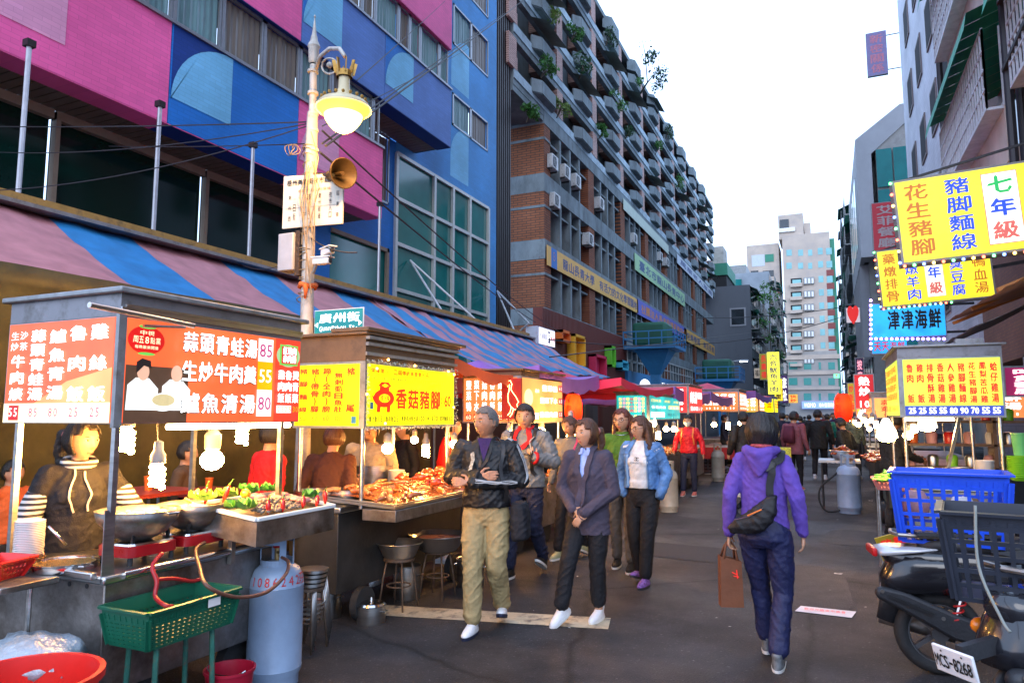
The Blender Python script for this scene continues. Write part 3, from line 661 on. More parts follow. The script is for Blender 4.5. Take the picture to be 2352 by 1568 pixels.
for i in range(8): leafclump(pl, (random.uniform(-1,.8), random.uniform(-1,2), random.uniform(-7,3)), .9, 60, .25)
pl.build('foliage', LEAF[0], t); MB().ring([(0,0,-8),(-.2,.5,-3),(.1,.3,2)],.06,5).build('stem', mat('plant stem'), t)
# ================================================================ tower closing the street
YT = 185.0
TW = mat('cream tower render', (.50,.415,.34), .8, 0, .12, .3, dirt=(.36,.32,.30), ds=.35, dt=(.45,.8)); TGLS = mat('pale teal window glass', (.16,.42,.42), .15, 0, .2, .4, spec=.8, coat=.5)
MARN = mat('maroon tile panel', (.22,.06,.055), .8); TB = mat('grey stone cladding', (.34,.32,.30), .8, 0, .15, .5)
tw = bl('apartment_tower', 'tall cream apartment tower with teal windows closing the end of the street', (-6,YT,0))
def T(x, y): p = at(x, y, Y=YT); return p.x, p.z
def tb(x0, ytop, x1, ybot, mt, name='wall', y0=0, y1=14):
    a = T(x0, ytop); b = T(x1, ybot); return wrd(MB().box((a[0],YT+y0,max(0,b[1])),(b[0],YT+y1,a[1])).build(name, mt), tw)
tb(1796,542,1918,812,TW); tb(1712,560,1797,812,TW,'left_wing',2.5,14); tb(1712,812,1930,960,TB,'stone_base',-.3,14)
tb(1786,493,1846,543,TW,'penthouse',1,12); tb(1846,508,1862,543,TW,'penthouse',2,10); tb(1790,503,1812,524,DGL,'window',.9,.95); tb(1788,524,1826,529,WHITEP,'ledge',.5,1.2)
tb(1724,582,1755,606,mat('open sky gap behind frame',(.5,.55,.6),.6),'roof_frame_opening',2.44,2.5); tb(1755,580,1776,596,GREENR,'roof_panel',2.4,2.48); tb(1716,664,1790,672,MARN,'trim',2.3,2.5)
tb(1916,545,1924,940,GREENR,'green_corner',1,12); 
rowsy = [570,600] + [634+30.4*i for i in range(7)] 
for k, y in enumerate(rowsy):
    for (x0, x1) in ((1878,1890),(1897,1911)): tb(x0+k*.9,y,x1+k*.9,y+14,TGLS,'window',-.05,.05)
    if k >= 2: tb(1896+k*.9,y-14,1914+k*.9,y-1,MARN,'maroon_panel',-.03,.04)
    if k < 2:
        for (x0, x1) in ((1806,1819),(1833,1845),(1856,1866)): tb(x0,y+4,x1,y+17,TGLS,'window',-.05,.05)
    else:
        f = tb(1816,y+6,1842,y+20,DARK,'balcony_recess',-.04,.04); tb(1820,y+9,1840,y+18,TGLS,'window',-.07,-.045); tb(1815,y+19,1843,y+25,TW,'balcony_front',-1.2,-.05); tb(1846,y+4,1870,y+18,AWB,'laundry_grille',-.5,-.05)
        for j in range(3): tb(1848+j*8,y+6,1853+j*8,y+17,WHITEP,'window',-.56,-.51)
for y in (832,868,903):
    for x0, x1 in ((1738,1752),(1770,1790),(1812,1832),(1846,1864),(1880,1886),(1902,1918)): tb(x0,y,x1,y+16,mat('green tinted window',(.05,.28,.24),.2,spec=.8),'window',-.36,-.31)
    tb(1712,y-12,1930,y-9,TW,'string_course',-.6,-.3)
tb(1842,922,1926,938,mat('blue lit shop sign',(.05,.12,.45),.5,emit=.5,ecol=(.3,.45,.9)),'shop_sign',-1.4,-.4)
for i, y in enumerate((618,648,678,708,738,768)): tb(1722,y,1740,y+12,DGL,'window',2.42,2.48); tb(1750,y,1776,y+12,DGL,'window',2.42,2.48)
A = T(1845,937); B = T(1923,923); p = Panel((A[0],YT-1.42,A[1]),(1,0,0),(0,0,1),B[0]-A[0],B[1]-A[1],None); p.row('MOMO 鴻久餐酒鍋物',.05,.95,.5,.7,WHITE,1)
for (m_, l_, b_) in p.L.values(): wrd(b_.build('lettering', m_), tw)
# ================================================================ right side buildings
XR = 4.0
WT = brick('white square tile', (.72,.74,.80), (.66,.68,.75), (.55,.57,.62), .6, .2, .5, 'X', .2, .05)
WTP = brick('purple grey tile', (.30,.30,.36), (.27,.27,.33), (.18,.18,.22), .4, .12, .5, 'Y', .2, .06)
r2 = bl('tiled_building', 'tall white tiled building with rows of narrow windows on the right', (8,40,0))
yA, yB = at(2205,150,X=4).y, at(2064,60,X=4).y; yN = at(2176,150,X=3.0).y; print('yA',yA,yB,yN)
wrd(MB().box((XR,yA,2.6),(XR+12,yB,60)).build('wall', WT), r2)
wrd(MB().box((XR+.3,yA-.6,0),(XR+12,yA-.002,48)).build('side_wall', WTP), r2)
for k in range(9):
    for j in range(int((yB-yA-1.5)/3.2)):
        y = yA+1.2+j*3.2; z = 5.2+3.35*k + (1.2 if j % 2 else 0)*0
        f = wrd(MB().box((XR-.05,y,z),(XR+.02,y+1.5,z+1.7)).build('window', mat('brown grey window frame',(.22,.18,.17),.6)), r2)
        c = MB().box((XR-.06,y+.12,z+.12),(XR-.05,y+1.38,z+1.58)).build('pane', DARK); c.parent = f
r3 = bl('glass_fronted_building', 'building with grey roof edge and teal glass bay beyond the white tiled building', (8,64,0))
LG = mat('pale grey metal cladding', (.36,.36,.37), .6, .1, .1, .6)
X3 = 2.6; zr = at(1995,262,Y=57).z
wrd(MB().box((X3+.6,58,3),(X3+12,74,zr-3)).box((X3+1.3,56.1,3),(X3+12,58,zr-1.4)).build('wall', CRM), r3)
wrd(MB().prism([(X3,zr-11),(X3,zr-2.2),(X3+3,zr),(X3+12,zr),(X3+12,zr-1.5),(X3+3.2,zr-1.5),(X3+1,zr-3.4),(X3+1,zr-11)], 2, ax=((1,0,0),(0,0,1),(0,1,0)), o=(0,56,0)).build('roof_frame', LG), r3)
wrd(MB().box((X3,58,zr-11),(X3+.3,74,zr-2.3)).build('fascia', LG), r3)
for j in range(4):
    for k in range(5): wrd(MB().box((X3+1.3+j*1.1,55.9,zr-18+k*3),(X3+2.3+j*1.1,56,zr-15.2+k*3)).build('glass_bay', TGL), r3)
for k in range(6): wrd(MB().box((X3-.02,59+k*2.5,zr-18),(X3+.7,59.3+k*2.5,zr-11)).build('fin', LG), r3)
for k in range(5):
    for j in range(4): wrd(MB().box((X3+.52,59.5+j*3.6,4.5+k*3.3),(X3+.62,62+j*3.6,6.4+k*3.3)).build('window', DGL), r3)
for k in range(4): wrd(MB().box((X3-.03,59.5+k*3.4,zr-9.5),(X3+.02,62+k*3.4,zr-4)).build('window', TGL), r3)
r4 = bl('old_apartment_house', 'dark old apartment house with cluttered balconies at the far end of the right side', (9,110,0))
X4 = 3.0; z4 = at(1975,545,Y=100).z
wrd(MB().box((X4,78,0),(X4+10,150,z4)).build('wall', mat('sooty wall', (.10,.10,.12), .85, 0, .3, .6)), r4)
cluttered(r4, X4, 78, 130, z4, -1, 3.1, st=5.2)
r4b = bl('old_apartment_house', 'pinkish old apartment house between the glass bay and the dark far house', (9,76,0))
wrd(MB().box((X3+.6,74.1,0),(X4+10,77.9,19)).build('wall', mat('pinkish wall', (.30,.25,.27), .85, 0, .3, .6)), r4b)
# near right house with cages, canopies and pipes
BRT = brick('brown red tile', (.30,.15,.10), (.24,.12,.09), (.16,.11,.10), .24, .08, .6, 'X', .3)
r1 = bl('caged_balcony_house', 'brown tiled house with caged balconies, green canopies and black pipes at the upper right', (8,16,0))
wrd(MB().box((XR,3,2.9),(XR+10,yA-.7,40)).build('wall', BRT), r1)
MB_ = MB()
cage = mat('weathered white cage bars', (.66,.68,.72), .5, .4, .2, 5); BEAM = mat('cream concrete balcony', (.60,.53,.47), .8, 0, .2, 1.2)
pipe = mat('dark drain pipe', (.035,.035,.04), .5, .1, .2, 3)
for k, z in enumerate((6.2,9.5,12.8,16.1,19.4,22.7)):
    for (y0, y1, d) in ((9,13.4,.8),(14.2,min(19.4,yN),1.0)):
        x1 = XR-d
        wrd(MB().box((x1,y0,z-.25),(XR-.001,y1,z)).box((x1,y0,z),(x1+.12,y1,z+.85)).build('balcony', BEAM), r1)
        m = MB(); n = int((y1-y0)/.22)
        for j in range(n+1): y = y0+(y1-y0)*j/n; m.bar((x1-.25,y,z+.75),(x1-.25,y,z+2.2),.03,.03)
        for zz_ in (.75,1.1,1.45,1.8,2.2): m.bar((x1-.25,y0,z+zz_),(x1-.25,y1,z+zz_),.035,.035)
        for j in range(4): x = x1-.25+.25*j; m.bar((x,y0,z+.75),(x,y0,z+2.2),.03,.03)
        m.box((x1-.27,y0,z+.70),(x1,y1,z+.75))
        wrd(m.build('balcony_cage', cage), r1)
        wrd(MB().box((XR-.05,y0+.4,z+.1),(XR-.002,y1-.4,z+2.3)).build('window', DGL), r1)
        if (k, y0) in ((3,14.2),(4,14.2),(1,14.2),(2,14.2)) or random.random() < .3:
            m = MB(); n = 10
            for j in range(n):
                ya = y0-.2+(y1-y0+.4)*j/n; yb_ = y0-.2+(y1-y0+.4)*(j+1)/n-.02
                m.add([(XR,ya,z+3.0),(XR,yb_,z+3.0),(x1-.5,yb_,z+2.45),(x1-.5,ya,z+2.45),(x1-.55,yb_,z+2.15),(x1-.55,ya,z+2.15),(x1-.5,(ya+yb_)/2,z+2.5)],[(0,1,2,3),(3,2,4,5)])
            wrd(m.build('canopy', AWG), r1)
for y, x in ((13.8,3.0),(14.0,3.2),(19.8,2.9),(10.2,3.1)):
    wrd(MB().cyl((x,y,4.5),(x,y,40),.07,8).build('drain_pipe', pipe), r1)
for z in (7.4,8.6,11,13.2,15.4): wrd(MB().bar((2.95,13.8,z),(2.95,8,z+.3),.07,.07).build('cable_rail', pipe), r1)
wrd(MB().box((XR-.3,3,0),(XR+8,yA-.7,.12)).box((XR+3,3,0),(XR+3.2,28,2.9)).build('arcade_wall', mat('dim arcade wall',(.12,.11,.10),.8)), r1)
for y in (5,9.5,14,18.5): wrd(MB().box((XR,y,.1),(XR+.5,y+.5,2.95)).build('arcade_pillar', CRM), r1)
wrd(MB().box((XR,yA,.1),(XR+.5,yA+.5,2.6)).box((XR,40,.1),(XR+.5,40.5,2.6)).box((XR+3,29,0),(XR+3.2,52,2.6)).build('arcade_pillar', CRM), r2)
# construction crane far away
cr = thing('tower_crane', 'distant white lattice crane seen in the gap at the street end', 'crane', (1,230,0))
m = MB(); a0 = at(1935,900,Y=230); a1 = at(1948,740,Y=230); a2 = at(1970,735,Y=230)
for p, q in ((V((a1.x+3,230,0)), V((a1.x+3,230,a1.z+4))), (V((a1.x+3,230,a1.z-3)), V((a0.x,230,a0.z+6)))):
    for dx, dy in ((-.7,-.7),(.7,-.7),(.7,.7),(-.7,.7)): m.bar(p+V((dx,dy,0)), q+V((dx,dy,0)), .16, .16)
    L = (q-p).length; n = int(L/2)
    for i in range(n):
        u = p+(q-p)*i/n; v = p+(q-p)*(i+1)/n; s = 1 if i % 2 else -1
        m.bar(u+V((-.7*s,-.7,0)), v+V((.7*s,-.7,0)), .12, .12)
wrd(m.build('lattice', mat('pale crane steel',(.5,.5,.52),.6)), cr)
# ================================================================ striped awning
def stripes(name, c1, c2, per, frac, rough=.65, sheen=.0):
    m = mat(name, c1, rough, 0, .2, 2.2, .25, 9); t = m.node_tree; N = t.nodes.new; L = t.links.new; b = t.nodes['Principled BSDF']
    g = N('ShaderNodeNewGeometry'); s = N('ShaderNodeSeparateXYZ'); L(g.outputs['Position'], s.inputs[0])
    d = N('ShaderNodeMath'); d.operation = 'DIVIDE'; L(s.outputs['Y'], d.inputs[0]); d.inputs[1].default_value = per
    f = N('ShaderNodeMath'); f.operation = 'FRACT'; L(d.outputs[0], f.inputs[0])
    k = N('ShaderNodeMath'); k.operation = 'LESS_THAN'; L(f.outputs[0], k.inputs[0]); k.inputs[1].default_value = frac
    src = b.inputs['Base Color'].links[0].from_socket
    n = N('ShaderNodeTexNoise'); n.inputs['Scale'].default_value = 3; n.inputs['Detail'].default_value = 8; L(g.outputs['Position'], n.inputs[0])
    mr = N('ShaderNodeMapRange'); L(n.outputs[0], mr.inputs[0]); mr.inputs[1].default_value=.3; mr.inputs[2].default_value=.7; mr.inputs[3].default_value = .75; mr.inputs[4].default_value = 1.1
    x = N('ShaderNodeMix'); x.data_type = 'RGBA'; L(k.outputs[0], x.inputs[0]); x.inputs[6].default_value = (*c1, 1); x.inputs[7].default_value = (*c2, 1)
    y = N('ShaderNodeMix'); y.data_type = 'RGBA'; y.blend_type = 'MULTIPLY'; y.inputs[0].default_value = 1; L(x.outputs[2], y.inputs[6]); L(mr.outputs[0], y.inputs[7]); L(y.outputs[2], b.inputs['Base Color'])
    return m
S1 = stripes('wide pink and blue striped canvas', (.47,.20,.22), (.012,.20,.48), 3.1, .42)
S2 = stripes('narrow pink and blue striped canvas', (.43,.20,.28), (.012,.21,.50), .95, .5)
def canvas(root, name, P00, P01, P10, P11, nu, nv, m, sag=.1, amp=.02, seed=0, thick=.006, under=None, scal=0):
    """cloth between four corners: P00-P01 high edge, P10-P11 low edge"""
    vs = []; P00, P01, P10, P11 = map(V, (P00,P01,P10,P11))
    for i in range(nu+1):
        for j in range(nv+1):
            u = i/nu; v = j/nv; p = (P00*(1-u)+P01*u)*(1-v)+(P10*(1-u)+P11*u)*v
            z = -sag*sin(pi*v)*(.6+.4*abs(sin(u*pi*6+seed))) + amp*noise.noise(p*2.5+V((seed,0,0))) - scal*v*v*abs(sin(u*pi*4))
            vs.append(p+V((0,0,z)))
    fs = [(i*(nv+1)+j, (i+1)*(nv+1)+j, (i+1)*(nv+1)+j+1, i*(nv+1)+j+1) for i in range(nu) for j in range(nv)]
    o = MB().add(vs, fs).build(name, m, smooth=True); s = o.modifiers.new('s','SOLIDIFY'); s.thickness = thick
    return wrd(o, root) if root else o
aw = thing('striped_awning', 'long pink and blue wide-striped canvas awning behind the first two stalls', 'awning', (-9,8,3.6), 0, 'striped awnings over the pavement')
zt = at(1240,785,X=-10).z
canvas(aw, 'canvas', (-10,2.2,zt), (-10,14,zt), (-7.3,2.2,2.9), (-7.5,14,3.0), 60, 12, S1, .12, .05, 1)
aw2 = thing('striped_awning', 'narrow-striped blue and pink awning ending at the lit parking sign', 'awning', (-9,19,3.6), 0, 'striped awnings over the pavement')
canvas(aw2, 'canvas', (-10,13.9,zt+.05), (-10,24.9,zt+.05), (-6.9,13.6,2.75), (-7.3,25.2,3.0), 60, 12, S2, .16, .1, 4, scal=.1)
YB_ = mat('metal beam with painted lamp glow', (.50,.30,.09), .5, .3, .3, 3, dirt=(.09,.07,.05), ds=3)  # yellow glow from the street lamp is put into the base colour
bm = thing('awning_beam', 'long metal beam with painted lamp glow carrying the striped awnings', 'beam', (-10,14,zt), 0)
wrd(MB().box((-10.08,1.5,zt+.04),(-9.94,25.3,zt+.2)).build('beam', YB_), bm); 
m = MB(); m.box((-10.0,1.5,zt-.02),(-9.7,25.3,zt+.035)); 
for i in range(20): m.bar((-10,2+i*1.2,zt),(-13,2+i*1.2,zt-.05),.05,.07)
wrd(m.build('bracket_rail', GALV), bm)
# ridge poles at right end
RODW = mat('white steel brace', (.6,.62,.65), .4, .3, .1, 6)
br = thing('wall_brace', 'long white steel tube brace before the teal curtain wall', 'brace', (-12,25,6), 0)
m = MB(); m2_ = MB()
br2 = thing('wall_brace', 'smaller white steel tube brace beside the lit parking sign', 'brace', (-12,27,6), 0); m1_ = m
for p, q in (((942,598),(1030,738)), ((942,598),(1112,752)), ((1142,668),(1185,768)), ((1142,668),(1215,742)),((1185,768),(1215,742))):
    m = m1_ if p == (942,598) else m2_
    A = at(*p, X=-12.95); B = at(*q, X=-10.6 if q != (1215,742) else -9.9)
    if p == (1185,768): A = at(*p, X=-10.6)
    m.cyl(A, B, .035, 8)
wrd(m1_.build('tubes', RODW), br); wrd(m2_.build('tubes', RODW), br2)
pk = thing('parking_sign', 'white lit box sign with blue P above the end of the striped awning', 'sign', (0,0,0))
a = at(1236,748,X=-9.6); b = at(1275,790,X=-9.6); y0 = a.y; y1 = at(1275,760,X=-9.6).y; z0 = at(1236,790,X=-9.6).z; z1 = a.z
LW = lit('lit white sign face', (.86,.86,1), .75)
c0 = at(1216,745,Y=y0)
MB().box((-9.6-.5,y0,z0),(-9.6,y1,z1)).build('sign_box', mat('white sign casing',(.5,.55,.65),.5), pk, bevel=.02)
pn = Panel((-9.597,y0,z0),(0,1,0),(0,0,1),y1-y0,z1-z0,pk); pn.rect(.03,.05,.97,.95,LW,1)
INKB = mat('dark blue ink', (.01,.03,.25), .5, var=0); INKR = mat('red ink', (.62,.015,.01), .5, var=0, emit=.25, ecol=(1,.03,.02)); INKK = mat('black ink', (.01,.01,.01), .5, var=0)
pn.row('市議頤園', .05,.5,.5,.3,INKB,2); pn.rect(.55,.2,.68,.85,INKB,2); pn.char('P',.615,.52,.1,.5,WHITE,3); pn.poly([(.72,.55),(.82,.55),(.79,.25)],INKR,2); pn.poly([(.85,.55),(.95,.55),(.92,.25)],INKR,2); pn.done()
# back tarpaulins under the awning
OLV = mat('olive plastic sheet', (.060,.047,.012), .5, 0, .5, 2.2, .3, 6, dirt=(.022,.018,.008), ds=3, spec=.4)
t = thing('plastic_curtain', 'olive translucent plastic sheet hanging behind the first stall', 'curtain', (-5.6,5,0))
o = canvas(t, 'sheet', (-5.7,1.5,2.75), (-5.5,9.2,2.75), (-5.7,1.5,.1), (-5.5,9.2,.1), 40, 16, OLV, 0, .0, 2)
for v in o.data.vertices: v.co.x += .08*noise.noise(V((v.co.y*2, v.co.z*.5, 1)))
DKT = mat('dark blue grey tarpaulin', (.03,.035,.045), .6, 0, .4, 1.5, .4, 5)
t = thing('tarpaulin_wall', 'dark tarpaulin closing the pavement behind the farther stalls', 'tarpaulin', (-7.7,25,0))
for i in range(6): 
    y = 9.3+i*7.5; canvas(t, 'tarpaulin_panel', (-7.5,y,2.8), (-7.5,y+7.4,2.8), (-7.5,y,.1), (-7.5,y+7.4,.1), 12, 6, DKT if i % 2 else mat('dark maroon tarpaulin',(.06,.012,.012),.6,0,.3,1.5), 0, .0, i)
# ================================================================ props
def bulb(kind, px, py, X, lab, s=1, cord=.25, grp='hanging bulbs of the left stalls', lean=0, at_=None):
    p = at(px, py, X=X) if at_ is None else V(at_); t = thing('light_bulb', lab, 'light bulb', p, 0, grp)
    SK = mat('grey lamp socket', (.25,.25,.26), .5, .2); BULB = globals()['BULB']; BULBC = globals()['BULBC']
    if p.y > 9: BULB = BULBC = BULBF
    if kind == 'globe':
        MB().sphere((0,0,0),.05*s,14,sc=(1,1,.9)).build('glass', BULB, t, smooth=True)
        MB().lathe([(.018*s,.035*s),(.033*s,.05*s),(.035*s,.11*s),(.02*s,.13*s),(.004,.14*s)],14).build('socket', SK, t, smooth='a')
    elif kind == 'cfl':
        m = MB(); n = 44
        m.ring([(.027*s*cos(i*2*pi/11), .027*s*sin(i*2*pi/11), -.055*s+.11*s*i/n) for i in range(n+1)], .0105*s, 6)
        m.cyl((0,0,-.05*s),(0,0,.055*s),.014*s,6)
        m.build('glass', BULB, t, smooth=True)
        MB().lathe([(.012*s,.055*s),(.034*s,.06*s),(.034*s,.10*s),(.022*s,.12*s),(.02*s,.16*s),(.004,.17*s)],14).build('socket', SK, t, smooth='a')
    else: # shaded
        MB().lathe([(.0,-.03*s),(.045*s,-.02*s),(.055*s,.0),(.03*s,.02*s)],16).build('glass', BULBC if kind == 'cool' else BULB, t, smooth=True)
        MB().lathe([(.07*s,-.0),(.06*s,.05*s),(.035*s,.10*s),(.02*s,.13*s),(.004,.135*s)],16).build('lamp_shade', mat('frosted lamp shade',(.7,.68,.6),.4,emit=1.2,ecol=(1,.85,.6)), t, smooth=True)
    if cord: MB().ring([(0,0,.13*s),(lean*.3,0,.13*s+cord*.5),(lean,0,.13*s+cord)],.004,5).build('cord', CABLE, t)
    return t
def stack(name, lab, cat, p, r, n, gap, m, grp=None, flare=.6, h=.03):
    """a pile of plates or bowls: every plate a thing"""
    for i in range(n):
        if i == 0:
            o = MB().lathe([(0,0),(r*flare,0),(r,h),(r,h+.004),(r*flare-.004,.005),(0,.005)],20).build(name, m, smooth='a'); first = o; tag(o, lab, cat, grp)
        else: o = first.copy(); COL.objects.link(o)
        o.location = V(p)+V((random.uniform(-.002,.002),random.uniform(-.002,.002),gap*i))
def wok(p, r, lab, soup=(.85,.62,.25), rz=0):
    t = thing('wok', lab, 'wok', p, rz, 'large steel woks on red stoves')
    MB().lathe([(0,0),(r*.35,.008),(r*.72,r*.24),(r*.93,r*.55),(r,r*.80),(r*1.02,r*.80),(r*.95,r*.54),(r*.7,r*.26),(0,.014)],36).build('pan', STEELD, t, smooth=True)
    MB().lathe([(0,r*.66),(r*.95,r*.66)],36).build('soup', mat('simmering pale soup', soup, .25, 0, .25, 22, .5, 30, coat=.5), t)
    m = MB(); random.seed(int(p[1]*100))
    for i in range(26): a = random.random()*6.3; q = random.random()**.5*r*.8; m.sphere((q*cos(a),q*sin(a),r*.665),random.uniform(.012,.026),7,sc=(1,1.3,.5))
    tag(m.build('ingredients', mat('pale dumpling pieces',(.75,.62,.38),.4,0,.2,12), t, smooth=True), kind='stuff')
    MB().ring([(r*.99,0,r*.78),(r*1.12,0,r*.74),(r*1.12,.06,r*.74),(r*.99,.07,r*.66)],.005,6).build('handle', CHROME, t)
    return t
def stove(p, lab, rz=0, L=.31, W_=.27):
    t = thing('gas_stove', lab, 'stove', p, rz, 'red portable gas stoves')
    MB().loft([((0,0,.03),L*.44,W_*.44),((0,0,.035),L/2,W_/2),((0,0,.085),L/2,W_/2),((0,0,.09),L*.48,W_*.48)],20,pw=6).build('body', mat('red enamel',(.42,.008,.012),.3,0,.15,6,coat=.5), t, smooth='a')
    MB().loft([((0,0,.0901),L*.47,W_*.46),((0,0,.1),L*.46,W_*.45)],20,pw=6).build('drip_tray', CHROME, t, smooth='a')
    MB().lathe([(0,.1),(.05,.1),(.05,.125),(.035,.13),(0,.13)],16).build('burner', BLACKM, t, smooth='a')
    m = MB()
    for i in range(4):
        a = pi/4+i*pi/2; m.bar((.05*cos(a),.05*sin(a),.135),(.15*cos(a),.13*sin(a),.145),.012,.02); m.bar((.15*cos(a),.13*sin(a),.1),(.15*cos(a),.13*sin(a),.15),.014,.014)
    m.build('pan_support', BLACKM, t)
    for sx in (-1,1):
        for sy in (-1,1): MB().cyl((sx*L*.4,sy*W_*.38,-.02),(sx*L*.4,sy*W_*.38,.035),.013,8).build('leg', BLACKM, t)
    return t
def crate(name, lab, p, L, W_, H, m, rz=0, grp=None, nx=9, ny=6, nz=4, taper=.04, solid=.16, bw=.016, th=.008, tilt=0, thickrim=.03):
    t = thing(name, lab, 'crate', p, rz, grp)
    if tilt: t.rotation_euler[1] = tilt
    b = [(-L/2+taper,-W_/2+taper),(L/2-taper,-W_/2+taper),(L/2-taper,W_/2-taper),(-L/2+taper,W_/2-taper)]
    tp = [(-L/2,-W_/2),(L/2,-W_/2),(L/2,W_/2),(-L/2,W_/2)]
    for s in range(4):
        k = MB(); b0, b1, t0, t1 = (V((*b[s],0)), V((*b[(s+1)%4],0)), V((*tp[s],H)), V((*tp[(s+1)%4],H)))
        P_ = lambda u, v: (b0*(1-u)+b1*u)*(1-v)+(t0*(1-u)+t1*u)*v
        nrm = (b1-b0).cross(t0-b0).normalized(); n = nx if s % 2 == 0 else ny
        for i in range(n+1):
            wd = bw*(2.6 if i in (0, n) else 1); k.bar(P_(i/n,0), P_(i/n,1-solid*.5), th, wd, up=nrm)
        for j in range(nz+1): k.bar(P_(0,j/nz*(1-solid)), P_(1,j/nz*(1-solid)), th*1.05, bw, up=nrm)
        va, vb = 1-solid, 1
        q = [P_(0,va),P_(1,va),P_(1,vb),P_(0,vb)]; k.add(q+[v-nrm*th for v in q], [(0,1,2,3),(7,6,5,4),(0,4,5,1),(1,5,6,2),(2,6,7,3),(3,7,4,0)])
        k.bar(P_(0,1)+nrm*.01, P_(1,1)+nrm*.01, thickrim, .012, up=nrm)
        k.build('side', m, t)
    MB().box((-L/2+taper,-W_/2+taper,0),(L/2-taper,W_/2-taper,.008)).build('base', m, t)
    return t
GASM = mat('dented blue grey gas bottle paint', (.25,.34,.48), .45, .1, .15, 3, .15, 12, dirt=(.12,.055,.035), ds=9, dt=(.66,.72))
def gas(p, lab, s=1, rz=0, h=.84, text=None, m=None):
    t = thing('gas_cylinder', lab, 'gas cylinder', p, rz, 'gas cylinders standing by the stalls'); r = .16*s; m = m or GASM
    MB().lathe([(0,.02),(r*.82,.02),(r*.9,.0),(r*.9,.05),(r,.08),(r,.095),(r*1.015,.1),(r,.105),(r,h*.66),(r*1.012,h*.665),(r,h*.67),(r*.97,h*.72),(r*.82,h*.78),(r*.5,h*.82),(.03,h*.835),(0,h*.835)],36).build('body', m, t, smooth='a')
    k = MB(); n = 28
    for a0, a1 in ((20,160),(200,340)):
        for i in range(12):
            A = R(a0+(a1-a0)*i/12); B = R(a0+(a1-a0)*(i+1)/12); q = r*.62
            for (z0, z1) in ((h*.8,h*.845),(h*.95,h)) if 2 <= i < 10 else ((h*.8,h),):
                k.add([(q*cos(A),q*sin(A),z0),(q*cos(B),q*sin(B),z0),(q*cos(B),q*sin(B),z1),(q*cos(A),q*sin(A),z1),(q*.95*cos(A),q*.95*sin(A),z0),(q*.95*cos(B),q*.95*sin(B),z0),(q*.95*cos(B),q*.95*sin(B),z1),(q*.95*cos(A),q*.95*sin(A),z1)],[(0,1,2,3),(7,6,5,4),(3,2,6,7),(0,4,5,1),(0,3,7,4),(1,5,6,2)])
    k.build('collar', m, t)
    v = MB().cyl((0,0,h*.83),(0,0,h*.92),.018,10).cyl((0,0,h*.89),(.05,-.03,h*.89),.012,8).build('valve', mat('brass valve',(.45,.32,.15),.4,.8), t, smooth='a')
    MB().lathe([(0,h*.92),(.028,h*.92),(.03,h*.935),(.024,h*.945),(0,h*.945)],8).build('valve_knob', REDP, t, smooth='a')
    if text:
        k = MB()
        for i, ch in enumerate(text):
            vs, fs, x0, x1, y0, y1 = glyph(ch, .02); a0 = R(-104)+i*.30
            pts = []
            for (x, y) in vs:
                a = a0+(x-(x0+x1)/2)*.42; zz = h*.685+y*.075; rr = r*(1.004 if zz < h*.70 else 1.004-(zz-h*.70)*1.2)
                pts.append((rr*cos(a), rr*sin(a), zz))
            k.add(pts, fs)
        k.build('stencilled_number', mat('red stencil paint',(.55,.03,.03),.6), t)
    return t
def basin(p, r, h, lab, m=STEEL, grp=None, fill=None):
    t = thing('steel_basin', lab, 'basin', p, 0, grp)
    MB().lathe([(0,0),(r*.62,0),(r*.72,h*.15),(r*.93,h*.85),(r*1.04,h),(r*1.05,h*.97),(r*.93,h*.8),(r*.7,h*.15),(0,.01)],32).build('bowl', m, t, smooth='a')
    if fill: MB().lathe([(0,h*.7),(r*.9,h*.7)],24).build('contents', fill, t)
    return t
def stool(p, h, w_, lab, m, grp=None, rz=0, rnd=True):
    t = thing('metal_stool', lab, 'stool', p, rz, grp)
    MB().lathe([(0,h-.02),(w_*.5,h-.02),(w_*.5,h),(0,h)],20).build('seat', m, t, smooth='a')
    for sx in (-1,1):
        for sy in (-1,1): MB().ring([(sx*w_*.28,sy*w_*.28,h-.02),(sx*w_*.36,sy*w_*.36,h*.6),(sx*w_*.45,sy*w_*.45,0)],.008,8).build('leg', m, t, smooth=True)
    MB().ring([(w_*.38*cos(i*pi/8),w_*.38*sin(i*pi/8)*1.0,h*.45) for i in range(16)],.007,6,closed=True).build('stretcher_ring', m, t)
    return t
def bucket(p, r, h, lab, m, fill=None, rim=True, name='bucket', cat='bucket', handle=True):
    t = thing(name, lab, cat, p)
    MB().lathe([(0,0),(r*.75,0),(r*.98,h*.94),(r*1.05,h*.95),(r*1.05,h),(r*.97,h),(r*.74,.01),(0,.01)],32).build('body', m, t, smooth='a')
    if handle: MB().ring([(r*1.03*cos(a*pi/10),-.02-r*.45*sin(a*pi/10),h*.95-.02*sin(a*pi/10)+.02) for a in range(11)],.004,6).build('handle', CHROME, t)
    return t
def pot(p, r, h, lab, m=STEEL, lid=False, name='steel_pot'):
    t = thing(name, lab, 'pot', p)
    MB().lathe([(0,0),(r*.97,0),(r,.01),(r,h-.005),(r*1.04,h),(r*1.04,h+.004),(r*.97,h),(r*.96,.01),(0,.01)],32).build('body', m, t, smooth='a')
    if lid: MB().lathe([(r*1.0,h+.005),(r*.9,h+.02),(r*.3,h+.035),(.015,h+.036),(.012,h+.055),(.025,h+.065),(0,h+.07)],28).build('lid', CHROME, t, smooth='a')
    for s in (-1,1): MB().ring([(s*r,-.03,h*.75),(s*(r+.03),-.025,h*.76),(s*(r+.03),.025,h*.76),(s*r,.03,h*.75)],.005,6).build('handle', CHROME, t)
    return t
